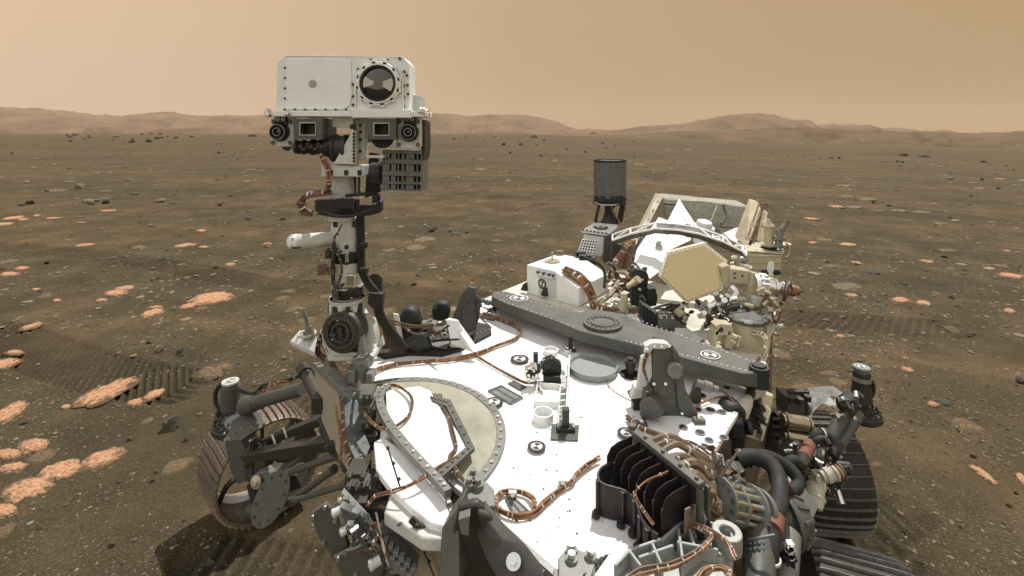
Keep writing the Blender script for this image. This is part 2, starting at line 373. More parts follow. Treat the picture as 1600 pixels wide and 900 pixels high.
# ------------------------------------------------------------------ hills on the rim of the crater
def hill_mat(name, c1, c2):
    m, n, l, b = new_mat(name); t = n.new('ShaderNodeTexCoord')
    mp = n.new('ShaderNodeMapping'); mp.inputs['Scale'].default_value = (0.010, 0.006, 0.04); l.new(t.outputs['Object'], mp.inputs[0])
    a = n.new('ShaderNodeTexNoise'); a.inputs['Scale'].default_value = 1; a.inputs['Detail'].default_value = 9; a.inputs['Roughness'].default_value = 0.68; l.new(mp.outputs[0], a.inputs[0])
    r = n.new('ShaderNodeValToRGB'); l.new(a.outputs[0], r.inputs[0]); e = r.color_ramp.elements
    e[0].position = 0.32; e[0].color = (*c1, 1); e[1].position = 0.68; e[1].color = (*c2, 1)
    l.new(r.outputs[0], b.inputs['Base Color']); b.inputs['Roughness'].default_value = 1; b.inputs['Specular IOR Level'].default_value = 0
    return m
def make_hills(name, prof, dist, depth, mat, seed, base_px=245):
    # prof: (pixel column, pixel row) of the skyline; a real ridge with slopes towards and away from us
    xs = np.arange(prof[0][0], prof[-1][0] + 1, 6.0); n = len(xs)
    top = np.interp(xs, [p[0] for p in prof], [p[1] for p in prof])
    rows = np.linspace(-1, 1, 41); m = len(rows); vs = []
    X0 = (xs - 800) * dist / FPX; H = CAMZ - (top - 207) * dist / FPX; Z0 = CAMZ - (base_px - 207) * dist / FPX
    for r in rows:
        k = 1 - abs(r) ** 1.25
        yy = dist + r * depth + 0 * X0
        xx = X0
        rough = (vnoise(xx / dist * 26, yy / dist * 26, seed) * 0.50 + vnoise(xx / dist * 70, yy / dist * 70, seed + 1) * 0.34 + vnoise(xx / dist * 150, yy / dist * 150, seed + 2) * 0.20) * (4 * k * (1 - k) + 0.06)
        # ridge crest plus a small waviness so that the skyline is not drawn with a ruler
        zz = Z0 + (H - Z0) * np.clip(k + rough * 0.8, 0, 1.03) + vnoise(xs * 0.11, 0 * xs + 3, seed + 5) * dist * 0.0007
        vs.append(np.stack([xx, yy, zz], -1))
    co = np.vstack(vs); fs = [(j * n + i, j * n + i + 1, (j + 1) * n + i + 1, (j + 1) * n + i) for j in range(m - 1) for i in range(n - 1)]
    me = bpy.data.meshes.new(name); me.from_pydata(co.tolist(), [], fs); me.polygons.foreach_set('use_smooth', [True] * len(fs)); me.materials.append(mat)
    o = bpy.data.objects.new(name, me); C.objects.link(o); o['kind'] = 'structure'; return o
hm = hill_mat('rim_rock', (0.085, 0.060, 0.040), (0.20, 0.135, 0.084))
hm2 = hill_mat('near_ridge_rock', (0.070, 0.053, 0.034), (0.15, 0.105, 0.066))
make_hills('hills', [(-500, 190), (-250, 176), (-60, 172), (0, 167), (60, 168), (105, 176), (130, 176), (165, 182), (195, 181), (240, 176), (268, 174), (290, 180), (340, 181), (385, 180), (430, 179), (520, 180), (600, 180), (660, 177), (705, 178), (730, 181), (760, 179), (820, 179), (845, 184), (870, 190), (900, 202), (925, 201), (950, 204), (975, 202), (1000, 198), (1030, 197)], 1900, 500, hm, 11)
make_hills('hills', [(930, 206), (975, 202), (1010, 197), (1060, 194), (1105, 186), (1130, 180), (1160, 178), (1195, 178), (1215, 182), (1240, 188), (1265, 194), (1300, 194), (1335, 194), (1350, 197), (1370, 201), (1385, 199), (1420, 201), (1440, 206), (1500, 208), (1600, 209), (1800, 208), (2100, 206)], 1500, 380, hm, 21)
make_hills('hills', [(860, 216), (940, 212), (1010, 208.5), (1060, 205), (1130, 203), (1200, 200), (1240, 199), (1300, 202), (1350, 203), (1420, 206), (1480, 207), (1540, 208), (1590, 206), (1700, 204), (2100, 208)], 750, 200, hm2, 31, 250)
make_hills('hills', [(-500, 200), (-100, 200), (0, 202), (50, 190), (80, 190), (130, 202), (200, 199), (220, 194), (250, 202), (330, 200), (400, 203), (640, 206), (700, 205), (760, 206), (840, 206), (900, 208), (1000, 210)], 1000, 260, hm, 41)

# ------------------------------------------------------------------ haze
hz = MB(); hz.box((0, 950, 48), 3200, 1500, 75)
ROOT_LOC = Vector((0, 0, 0))
hmat = bpy.data.materials.new('dusty_air'); hmat.use_nodes = True; hn = hmat.node_tree; hn.nodes.clear()
ho = hn.nodes.new('ShaderNodeOutputMaterial'); pv = hn.nodes.new('ShaderNodeVolumePrincipled')
pv.inputs['Color'].default_value = (0.92, 0.72, 0.52, 1); pv.inputs['Density'].default_value = 0.00017; pv.inputs['Anisotropy'].default_value = 0.2
hn.links.new(pv.outputs[0], ho.inputs['Volume'])
hzo = hz.build('haze', hmat); hzo['kind'] = 'stuff'
# ------------------------------------------------------------------ rocks
def rock_mat(name, c1, c2, c3, rough=0.9, lap=False):
    m, n, l, b = new_mat(name); t = n.new('ShaderNodeTexCoord'); oi = n.new('ShaderNodeObjectInfo')
    ad = n.new('ShaderNodeVectorMath'); ad.operation = 'ADD'; l.new(t.outputs['Object'], ad.inputs[0])
    sc = n.new('ShaderNodeVectorMath'); sc.operation = 'SCALE'; sc.inputs[0].default_value = (7, 13, 5); l.new(oi.outputs['Random'], sc.inputs['Scale']); l.new(sc.outputs[0], ad.inputs[1])
    a = n.new('ShaderNodeTexNoise'); a.inputs['Scale'].default_value = 5; a.inputs['Detail'].default_value = 12; a.inputs['Roughness'].default_value = 0.75; l.new(ad.outputs[0], a.inputs[0])
    r = n.new('ShaderNodeValToRGB'); l.new(a.outputs[0], r.inputs[0]); e = r.color_ramp.elements
    e[0].position = 0.36; e[0].color = (*c1, 1); e[1].position = 0.60; e[1].color = (*c3, 1); k = e.new(0.48); k.color = (*c2, 1)
    o_ = r.outputs[0]
    if lap:                                     # soil drifted over the rim of the slab
        sz = n.new('ShaderNodeSeparateXYZ'); l.new(t.outputs['Object'], sz.inputs[0]); a3 = n.new('ShaderNodeTexNoise'); a3.inputs['Scale'].default_value = 3.2; a3.inputs['Detail'].default_value = 9; a3.inputs['Roughness'].default_value = 0.7; l.new(ad.outputs[0], a3.inputs[0])
        rd_ = n.new('ShaderNodeVectorMath'); rd_.operation = 'LENGTH'; pl_ = n.new('ShaderNodeCombineXYZ'); l.new(sz.outputs[0], pl_.inputs[0]); l.new(sz.outputs[1], pl_.inputs[1]); l.new(pl_.outputs[0], rd_.inputs[0])
        s1 = n.new('ShaderNodeMath'); s1.operation = 'MULTIPLY_ADD'; l.new(a3.outputs[0], s1.inputs[0]); s1.inputs[1].default_value = 2.2; l.new(rd_.outputs['Value'], s1.inputs[2])
        ms = n.new('ShaderNodeMapRange'); ms.interpolation_type = 'SMOOTHSTEP'; ms.inputs[1].default_value = 1.62; ms.inputs[2].default_value = 2.12; ms.inputs[3].default_value = 0.0; ms.inputs[4].default_value = 0.9; l.new(s1.outputs[0], ms.inputs[0])
        mm = n.new('ShaderNodeMix'); mm.data_type = 'RGBA'; l.new(ms.outputs[0], mm.inputs[0]); l.new(o_, mm.inputs[6]); mm.inputs[7].default_value = (0.068, 0.052, 0.029, 1); o_ = mm.outputs[2]
    l.new(o_, b.inputs['Base Color']); b.inputs['Roughness'].default_value = rough; b.inputs['Specular IOR Level'].default_value = 0.15
    bp = n.new('ShaderNodeBump'); bp.inputs['Strength'].default_value = 0.45 if lap else 0.8; bp.inputs['Distance'].default_value = 0.06
    a2 = n.new('ShaderNodeTexNoise'); a2.inputs['Scale'].default_value = 14; a2.inputs['Detail'].default_value = 8; a2.inputs['Roughness'].default_value = 0.8; l.new(ad.outputs[0], a2.inputs[0])
    l.new(a2.outputs[0], bp.inputs['Height']); l.new(bp.outputs[0], b.inputs['Normal']); return m
MT['slab_orange'] = rock_mat('orange_pavement_rock', (0.13, 0.085, 0.048), (0.42, 0.222, 0.120), (0.57, 0.335, 0.200), lap=True)
MT['slab_tan'] = rock_mat('sand_dusted_tan_rock', (0.065, 0.050, 0.028), (0.125, 0.088, 0.05), (0.20, 0.138, 0.076), lap=True)
MT['slab_pale'] = rock_mat('pale_dusty_rock', (0.10, 0.083, 0.05), (0.19, 0.152, 0.09), (0.30, 0.235, 0.14))
MT['rock_grey'] = rock_mat('grey_basalt_rock', (0.045, 0.045, 0.033), (0.12, 0.118, 0.09), (0.20, 0.19, 0.145))
MT['rock_dark'] = rock_mat('dark_basalt_rock', (0.018, 0.016, 0.013), (0.04, 0.035, 0.028), (0.08, 0.066, 0.05))
import bmesh
def rock_mesh(name, seed, angular, mats, sub=3, flat=False):
    bm = bmesh.new(); bmesh.ops.create_icosphere(bm, subdivisions=sub, radius=1.0)
    off = Vector((seed * 3.7, seed * 1.3, seed * 5.1))
    if angular:
        rr = random.Random(seed); planes = [(Vector((rr.gauss(0, 1), rr.gauss(0, 1), rr.gauss(0.2, 1))).normalized(), rr.uniform(0.5, 0.85)) for _ in range(11)]
        for v in bm.verts:
            for d, k in planes:
                q = v.co.dot(d) - k
                if q > 0: v.co -= d * q * 0.92
    for v in bm.verts:
        p = v.co.copy(); f = 1 + 0.28 * mnoise.noise(p * 1.1 + off) + 0.10 * mnoise.noise(p * 3 + off) + 0.05 * mnoise.noise(p * 8 + off)
        if flat: f = 1 + 0.34 * mnoise.noise(Vector((p.x, p.y, 0)) * 1.4 + off) + 0.20 * mnoise.noise(Vector((p.x, p.y, 0)) * 4 + off)
        v.co = Vector((p.x * f, p.y * f, p.z * (f if not flat else 1)))
        if flat: v.co.z = v.co.z * 1.0 + 0.38 * mnoise.noise(Vector((p.x, p.y, 0)) * 3.1 + off) + 0.10 * mnoise.noise(p * 7 + off)
    me = bpy.data.meshes.new(name); bm.to_mesh(me); bm.free()
    me.polygons.foreach_set('use_smooth', [not angular] * len(me.polygons))
    me.materials.append(MT[mats]); return me
RM = {}
def get_rock(kind, i):
    key = (kind, i)
    if key not in RM:
        spec = {'orange': (False, 'slab_orange', 4, True), 'tan': (False, 'slab_tan', 4, True), 'pale': (False, 'slab_pale', 4, True),
                'grey': (True, 'rock_grey', 3, False), 'dark': (True, 'rock_dark', 3, False), 'palerock': (True, 'slab_pale', 3, False)}[kind]
        RM[key] = rock_mesh('rock', i * 7 + len(kind) * 31, spec[0], spec[1], spec[2], spec[3])
    return RM[key]
def gh(x, y): return float(ground_h(np.array([x]), np.array([y]))[0])
def put_rock(kind, i, c, lx, ly, lz, rot, sink, label, cat='rock', group=None, name=None):
    o = bpy.data.objects.new(name or ('flat_rock' if kind in ('orange', 'tan', 'pale') else 'rock'), get_rock(kind, i))
    C.objects.link(o); o.location = (c[0], c[1], gh(c[0], c[1]) + lz * sink); o.scale = (lx, ly, lz); o.rotation_euler = (0, 0, rot)
    o['label'] = label; o['category'] = cat
    if group: o['group'] = group
    return o
SLABS = [ # left end, right end (pixels), breadth ratio, kind, label
 ((118, 640), (208, 590), 0.34, 'orange', 'long bright orange slab pointing up towards the cleat marks'),
 ((296, 476), (362, 458), 0.42, 'orange', 'largest of the orange slabs clustered left of the mast'),
 ((280, 484), (312, 474), 0.34, 'orange', 'small orange slab at the left end of the cluster near the mast'),
 ((322, 477), (362, 463), 0.22, 'orange', 'thin orange slab along the right edge of the cluster near the mast'),
 ((302, 486), (326, 480), 0.4, 'tan', 'dull little slab below the orange cluster left of the mast'),
 ((165, 466), (196, 458), 0.5, 'orange', 'lower orange slab of the touching pair far left of the mast'),
 ((180, 458), (208, 449), 0.4, 'orange', 'upper orange slab of the touching pair far left of the mast'),
 ((150, 476), (168, 471), 0.4, 'orange', 'tiny orange slab just below the touching pair'),
 ((218, 493), (258, 488), 0.42, 'orange', 'oval dull orange slab alone between the pair and the cluster'),
 ((230, 483), (256, 482), 0.25, 'orange', 'thin orange sliver above the oval dull orange slab'),
 ((32, 523), (68, 509), 0.28, 'orange', 'slender orange slab just above the left end of the cleat marks'),
 ((10, 553), (36, 557), 0.5, 'orange', 'small bright orange stone inside the cleat marks'),
 ((-30, 585), (26, 562), 0.4, 'orange', 'wedge shaped orange slab cut by the left edge under the cleat marks'),
 ((0, 663), (30, 628), 0.75, 'orange', 'broad bright orange slab at the left edge above the kidney shaped slab'),
 ((200, 634), (225, 622), 0.5, 'orange', 'short orange slab right of the long pointed slab'),
 ((225, 628), (256, 608), 0.5, 'orange', 'rough orange slab under the right end of the cleat marks'),
 ((96, 638), (110, 632), 0.6, 'orange', 'small orange stone at the foot of the long pointed slab'),
 ((30, 706), (74, 686), 0.55, 'orange', 'upper orange slab of the sandy pair at far left'),
 ((42, 722), (88, 702), 0.5, 'tan', 'sandy tan slab hugging the upper orange slab at far left'),
 ((0, 716), (28, 702), 0.8, 'orange', 'upper half of the cracked orange stone at the left edge'),
 ((6, 738), (34, 722), 0.8, 'orange', 'lower half of the cracked orange stone at the left edge'),
 ((66, 752), (124, 718), 0.6, 'orange', 'big rounded orange slab right of the largest mottled slab'),
 ((130, 732), (190, 700), 0.42, 'orange', 'bright orange slab shaped like a kidney left of the wheel'),
 ((10, 782), (74, 748), 0.6, 'orange', 'largest mottled orange slab low on the left'),
 ((-8, 808), (22, 792), 0.9, 'orange', 'mottled slab at the left edge below the largest mottled slab'),
 ((-8, 846), (18, 820), 0.7, 'tan', 'faint sandy slab lowest at the left edge'),
 ((250, 742), (302, 714), 0.42, 'tan', 'sand dusted tan slab just left of the front wheel'),
 ((304, 590), (368, 572), 0.5, 'tan', 'dusty tan slab above the capped steering motor'),
 ((248, 580), (276, 570), 0.4, 'tan', 'small tan slab between cleat marks and steering motor'),
 ((222, 664), (240, 652), 0.5, 'tan', 'small sand dusted slab left of the faceted grey stone'),
 ((0, 432), (30, 426), 0.5, 'orange', 'bright orange slab at the left edge beside the far track'),
 ((22, 422), (46, 418), 0.5, 'orange', 'small orange slab up and right of the left edge slab beside the far track'),
 ((2, 409), (26, 405), 0.25, 'pale', 'thin pale slab above the two orange slabs at the left edge'),
 ((50, 457), (64, 454), 0.5, 'orange', 'small orange stone alone on the gravel far left'),
 ((58, 468), (84, 464), 0.5, 'tan', 'dull tan patch of rock on the gravel far left'),
 ((82, 476), (96, 473), 0.5, 'orange', 'tiny dull orange rock right of the dull tan patch'),
 ((-10, 352), (22, 349), 0.35, 'orange', 'bright orange ledge at the far left edge'),
 ((4, 343), (38, 341), 0.25, 'orange', 'bright orange ledge behind the far left one'),
 ((26, 345), (46, 343), 0.3, 'orange', 'small orange ledge right of the far left ledges'),
 ((50, 339), (64, 338), 0.3, 'orange', 'outer orange sliver of the far left ledges'),
 ((76, 344), (92, 341), 0.4, 'orange', 'orange stone just right of the far left ledges'),
 ((162, 332), (176, 329), 0.5, 'orange', 'small orange stone in front of the three upright rocks'),
 ((120, 384), (146, 379), 0.3, 'orange', 'slender orange slab beyond the far wheel track'),
 ((274, 387), (300, 379), 0.35, 'orange', 'bright orange slab in the middle distance left of the sensor boom'),
 ((294, 384), (306, 380), 0.4, 'orange', 'little orange slab touching the one left of the sensor boom'),
 ((312, 387), (324, 384), 0.5, 'orange', 'tiny orange stone right of the slabs left of the sensor boom'),
 ((276, 416), (292, 411), 0.6, 'orange', 'rounded orange stone before the far wheel track'),
 ((352, 417), (368, 414), 0.4, 'orange', 'dull orange stone just short of the far wheel track'),
 ((412, 383), (424, 380), 0.5, 'orange', 'orange stone beside the arched pale rock left of the mast'),
 ((307, 361), (322, 359), 0.4, 'orange', 'orange slab in the distance under the head camera'),
 ((205, 387), (226, 384), 0.5, 'pale', 'pale rounded slab beyond the far wheel track'),
 ((428, 472), (455, 465), 0.4, 'tan', 'tan slab left of the mast cable sensors, lower one'),
 ((435, 460), (462, 453), 0.4, 'tan', 'tan slab left of the mast cable sensors, upper one'),
 ((446, 492), (472, 478), 0.4, 'tan', 'tan slab right behind the whip antenna'),
 ((460, 506), (500, 498), 0.4, 'tan', 'tan slab partly behind the conical antenna'),
 ((500, 468), (520, 463), 0.5, 'pale', 'pale slab touching the left side of the mast'),
 ((584, 498), (618, 478), 0.5, 'tan', 'tan slab behind the round mast motor'),
 ((602, 394), (616, 388), 0.5, 'pale', 'pale slab right of the mast, halfway up'),
 ((636, 387), (662, 384), 0.4, 'pale', 'flat pale slab with a grey stone behind it right of the mast'),
 ((650, 376), (676, 370), 0.45, 'pale', 'pale slab between the mast and the low dark rocks'),
 ((1250, 500), (1262, 499), 0.5, 'tan', 'small tan stone in the right hand track'),
 ((1322, 455), (1340, 453), 0.5, 'orange', 'orange stone with a grey nub right of the silver arm motor'),
 ((1395, 458), (1420, 464), 0.5, 'orange', 'bright orange patch of rock behind the right hand dune'),
 ((1430, 463), (1456, 468), 0.4, 'orange', 'broken orange patch right of the bright orange one'),
 ((1300, 440), (1345, 438), 0.35, 'pale', 'long pale ledge right of the silver arm motor'),
 ((1362, 470), (1382, 471), 0.5, 'grey', 'low grey rock on the crest behind the right hand dune'),
 ((1474, 504), (1504, 506), 0.35, 'palerock', 'ragged pale rock at the end of the right hand track'),
 ((1307, 523), (1320, 521), 0.6, 'orange', 'small orange stone below the right hand track'),
 ((1336, 533), (1354, 530), 0.6, 'pale', 'rounded pale slab below the right hand track'),
 ((1280, 583), (1312, 580), 0.45, 'tan', 'tan slab behind the open grey bracket'),
 ((1232, 604), (1290, 600), 0.45, 'tan', 'large tan slab right behind the suspension arm'),
 ((1290, 590), (1328, 598), 0.5, 'tan', 'tan slab left of the right steering motor'),
 ((1407, 582), (1429, 583), 0.5, 'orange', 'bright orange stone right of the right steering motor'),
 ((1410, 561), (1420, 562), 0.5, 'orange', 'tiny orange stone above the bright one by the steering motor'),
 ((1450, 632), (1466, 630), 0.6, 'orange', 'orange stone at lower right beyond the wheel'),
 ((1470, 626), (1490, 634), 0.4, 'grey', 'grey sliver of rock beside the orange stone beyond the wheel'),
 ((1205, 545), (1240, 560), 0.6, 'tan', 'tan slab just right of the rover side wall'),
 ((1515, 720), (1558, 752), 0.22, 'orange', 'thin streak of orange rock low on the right'),
 ((1480, 650), (1540, 670), 0.35, 'tan', 'reddish sandy slab low on the right above the thin streak'),
 ((1590, 735), (1610, 760), 0.5, 'orange', 'orange rock cut by the right edge'),
 ((1362, 722), (1376, 716), 0.9, 'tan', 'tan slab hard against the right wheel'),
 ((1310, 372), (1338, 371), 0.25, 'orange', 'thin orange ledge in the right middle distance'),
 ((1438, 396), (1456, 396), 0.35, 'orange', 'bright orange ledge further right behind the dune'),
 ((1330, 402), (1346, 402), 0.4, 'orange', 'orange ledge left of the bright one behind the dune'),
 ((1540, 404), (1552, 407), 0.5, 'orange', 'short orange stone at far right in the middle distance'),
 ((1560, 415), (1600, 416), 0.25, 'orange', 'long orange ledge near the right edge'),
 ((1568, 372), (1580, 373), 0.4, 'orange', 'orange stone high at far right'),
 ((1455, 447), (1472, 449), 0.4, 'tan', 'reddish slab right of the dune in the middle distance'),
 ((1567, 471), (1588, 475), 0.4, 'orange', 'flat orange slab near the right edge behind the dune'),
 ((60, 300), (110, 297), 0.3, 'tan', 'sandy ledge at left in the distance'),
 ((1275, 366), (1300, 366), 0.25, 'pale', 'pale ledge left of the thin orange ledge'),
]
for i, (a, b_, br, kind, lab) in enumerate(SLABS):
    A = G(*a); B = G(*b_); c = (A + B) / 2; d = B - A; L = d.length / 2
    # breadth as seen, turned into breadth on the ground
    ipx = math.hypot(b_[0] - a[0], b_[1] - a[1]); wpx = ipx * br * .78 / 2; mx_, my_ = (a[0] + b_[0]) / 2, (a[1] + b_[1]) / 2
    nx, ny = -(b_[1] - a[1]) / ipx * wpx, (b_[0] - a[0]) / ipx * wpx
    q = G(mx_ + nx, my_ + ny) - G(mx_ - nx, my_ - ny); q = q - d * (q.dot(d) / d.dot(d)); W = max(q.length / 2, 0.012)
    W = min(W, 1.6 * L + 0.02)
    hgt = min(0.017, 0.24 * min(L, W) + 0.004) + (0.012 if kind in ('orange', 'pale') else 0)
    if kind in ('grey', 'palerock'): hgt = 0.5 * W
    hgt *= min(1.0, 0.5 + (c.y / 6)) * max(1, c.y / 9)
    put_rock(kind, i % 11, c, L * (1.12 if c.y < 3.6 else 1.02), W * (1.2 if c.y < 3.6 else 1.0), hgt * .8, math.atan2(d.y, d.x), -0.2 if kind != 'tan' else -0.34, lab)
ROCKS = [ # centre px of foot, width px, height ratio, kind, label
 (263, 672, 30, 0.85, 'grey', 'biggest grey faceted stone alone left of the front wheel'),
 (289, 690, 11, 0.8, 'grey', 'small grey stone just right of the biggest faceted stone'),
 (34, 663, 11, 0.6, 'grey', 'small grey stone right of the broad orange slab at the left edge'),
 (201, 689, 11, 0.6, 'palerock', 'white pebble sized rock left of the faceted grey stone'),
 (244, 739, 7, 0.8, 'palerock', 'white pebble left of the front wheel, upper one'),
 (185, 757, 7, 0.7, 'palerock', 'white pebble left of the front wheel, leftmost one'),
 (236, 755, 7, 0.9, 'palerock', 'white pebble left of the front wheel, lower one'),
 (173, 858, 8, 0.9, 'grey', 'round grey stone low on the left gravel'),
 (325, 882, 17, 0.5, 'grey', 'flat grey stone in the tracks before the front wheel'),
 (279, 554, 13, 1.0, 'grey', 'grey stone above the right end of the cleat marks'),
 (246, 553, 13, 0.5, 'grey', 'grey chip up and left of the stone above the cleat marks'),
 (252, 548, 8, 0.6, 'grey', 'small grey chip behind the flat grey chip above the cleat marks'),
 (230, 540, 8, 0.5, 'dark', 'dark chip above the cleat marks'),
 (72, 413, 8, 0.7, 'dark', 'small dark stone on the near side of the far track'),
 (237, 439, 9, 0.6, 'palerock', 'pale chip left of the pair near the far track'),
 (247, 437, 6, 0.9, 'palerock', 'upright pale chip of the pair near the far track'),
 (134, 316, 26, 0.28, 'palerock', 'long pale capped rock of the three upright rocks'),
 (140, 320, 14, 0.6, 'grey', 'pyramid shaped grey rock of the three upright rocks'),
 (162, 318, 12, 0.7, 'dark', 'dark lumpy rock of the three upright rocks'),
 (246, 316, 20, 0.4, 'palerock', 'pale capped low rock right of the three upright rocks'),
 (268, 318, 10, 0.4, 'grey', 'small grey rock beside the pale capped low rock'),
 (121, 296, 18, 0.5, 'palerock', 'pale split rock up and left of the three upright rocks'),
 (208, 305, 12, 0.4, 'palerock', 'low pale rock between the three upright rocks and the capped one'),
 (71, 301, 9, 0.7, 'palerock', 'small pointed rock at left in the distance'),
 (43, 320, 12, 0.7, 'dark', 'dark rock at left with rubble round it'),
 (31, 323, 8, 0.5, 'dark', 'dark rubble stone left of the dark rock'),
 (219, 339, 6, 0.6, 'grey', 'small grey stone below the capped low rock'),
 (387, 343, 10, 0.8, 'grey', 'upright grey rock left of the mast collar'),
 (400, 345, 8, 0.5, 'grey', 'grey stone right of the upright grey rock near the mast'),
 (343, 321, 7, 0.7, 'dark', 'small dark round stone left of the head cameras'),
 (360, 307, 9, 0.6, 'grey', 'grey green stone left of the mast elbow'),
 (416, 386, 11, 0.6, 'palerock', 'arched pale rock left of the sensor boom'),
 (440, 342, 14, 0.4, 'grey', 'flat grey rock left of the mast cable loop'),
 (673, 362, 12, 0.5, 'dark', 'dark low rock right of the mast'),
 (712, 366, 14, 0.5, 'grey', 'grey low rock further right of the mast'),
 (703, 361, 7, 0.5, 'dark', 'small dark rock between the two low rocks right of the mast'),
 (730, 363, 7, 0.4, 'dark', 'small dark rock right of the grey low rock'),
 (654, 432, 12, 0.5, 'grey', 'pair topping grey stone right of the mast tube'),
 (646, 447, 9, 0.4, 'dark', 'dark chip below the grey stone right of the mast tube'),
 (680, 358, 8, 0.4, 'dark', 'dark chip behind the dark low rock'),
 (1367, 420, 18, 0.4, 'grey', 'grey flat rock left of the orange ledge behind the dune'),
 (1415, 436, 10, 0.5, 'grey', 'grey stone right of the grey flat rock behind the dune'),
 (1488, 456, 8, 0.8, 'grey', 'small upright grey stone right of the orange patches'),
 (1508, 416, 9, 0.4, 'grey', 'grey chip in the middle distance at right'),
 (1598, 602, 16, 0.9, 'grey', 'grey rock cut by the right edge beside the dune'),
 (1516, 516, 6, 0.5, 'dark', 'dark chip right of the ragged pale rock'),
 (1523, 711, 10, 0.5, 'dark', 'dark stone above the thin orange streak'),
 (1578, 788, 7, 1.2, 'palerock', 'small upright pale stone low at right'),
 (1502, 822, 6, 0.8, 'grey', 'small grey pebble low at right'),
 (1590, 768, 6, 0.7, 'dark', 'dark pebble near the right edge'),
 (1413, 826, 7, 0.6, 'dark', 'dark pebble right of the second track'),
 (1500, 670, 9, 0.5, 'grey', 'grey pebble above the reddish sandy slab'),
 (1477, 388, 8, 0.5, 'dark', 'dark stone in the right middle distance'),
 (1366, 302, 7, 0.7, 'dark', 'dark round stone far to the right'),
 (1391, 306, 8, 0.5, 'dark', 'dark stone right of the dark round stone'),
 (1487, 322, 7, 0.5, 'dark', 'dark stone alone far right'),
 (1519, 285, 6, 0.5, 'dark', 'small dark stone near the pale block far right'),
 (1536, 259, 6, 0.8, 'dark', 'dark block standing far right below the horizon'),
 (1486, 259, 9, 0.5, 'pale', 'pale block standing far right below the horizon'),
 (1562, 273, 7, 0.5, 'dark', 'dark stone far right near the edge'),
 (787, 227, 7, 0.8, 'dark', 'dark boulder halfway between mast and cylinder, left one'),
 (814, 227, 8, 0.6, 'dark', 'dark boulder halfway between mast and cylinder, right one'),
 (797, 240, 5, 0.9, 'dark', 'dark stone below the two boulders right of the head'),
 (845, 243, 5, 0.9, 'dark', 'dark stone left of the grey cylinder near the horizon'),
 (915, 235, 6, 0.7, 'dark', 'dark stone just above and left of the grey cylinder'),
 (17, 239, 6, 0.7, 'dark', 'dark round stone at far left near the horizon'),
 (341, 240, 6, 0.8, 'dark', 'dark stone left of the head below the horizon'),
 (203, 222, 11, 0.5, 'dark', 'dark boulder at left on the far plain'),
 (230, 222, 12, 0.6, 'dark', 'darkest round boulder at left on the far plain'),
 (244, 217, 9, 0.6, 'dark', 'dark boulder right of the darkest round one'),
 (340, 226, 10, 0.6, 'grey', 'grey boulder left of the head on the far plain'),
 (392, 213, 14, 0.4, 'dark', 'long dark outcrop left of the head at the horizon'),
 (1415, 227, 13, 0.4, 'dark', 'dark outcrop at right near the horizon, left of the pair'),
 (1447, 228, 20, 0.3, 'dark', 'long dark outcrop at right near the horizon'),
 (1540, 232, 10, 0.4, 'dark', 'dark outcrop far right at the horizon'),
 (835, 208, 14, 0.4, 'dark', 'dark outcrop crowning the rise behind the plain'),
]
for i, (px, py, w, hr, kind, lab) in enumerate(ROCKS):
    c = G(px, max(py, 214)); s = w * c.y / FPX / 2
    put_rock(kind, i % 9, (c.x, c.y + s * 0.5), s * 1.1, s * 0.85, s * hr * 1.25, random.uniform(0, 6.28) if hr > 0.45 else random.uniform(-0.3, 0.3), 0.38, lab)
# smaller repeats that nothing tells apart, in groups by where they lie
def sprinkle(k, x0, x1, y0, y1, kinds, wr, lab, grp, hr=(0.4, 0.9)):
    for i in range(k):
        px = random.uniform(x0, x1); py = lerp(y0, y1, random.random()); c = G(px, py); s = random.uniform(*wr) * c.y / FPX / 2
        kd = random.choice(kinds); fl = kd in ('pale', 'orange', 'tan')
        put_rock(kd, random.randrange(9), c, s * (1.5 if fl else 1), s * (1.2 if fl else 0.8), s * (0.25 if fl else random.uniform(*hr)), random.uniform(-0.5, 0.5) if fl else random.uniform(0, 6.28), 0.2 if fl else 0.35, lab, group=grp)
sprinkle(26, 90, 310, 209.5, 224, ['dark', 'grey', 'dark'], (3, 9), 'dark boulder of the rocky belt along the horizon at left', 'boulders of the belt at left on the horizon')
sprinkle(14, 690, 1000, 214, 226, ['dark', 'grey'], (3, 7), 'dark boulder far away between head and grey cylinder', 'boulders far behind the rover')
sprinkle(20, 1210, 1600, 232, 242, ['dark', 'grey', 'dark'], (3, 8), 'dark boulder of the rocky belt near the horizon at right', 'boulders of the belt at right near the horizon')
sprinkle(22, 0, 420, 245, 300, ['pale', 'pale', 'palerock'], (5, 13), 'pale flat stone on the far plain at left', 'pale stones on the far plain at left', (0.3, 0.5))
sprinkle(20, 670, 1030, 245, 380, ['pale', 'pale', 'palerock'], (5, 15), 'pale flat stone on the plain between mast and rear deck', 'pale stones between mast and rear deck', (0.3, 0.5))
sprinkle(26, 1230, 1600, 250, 420, ['pale', 'pale', 'tan', 'orange'], (6, 18), 'thin pale ledge stone on the plain right of the rover', 'ledge stones right of the rover', (0.3, 0.5))
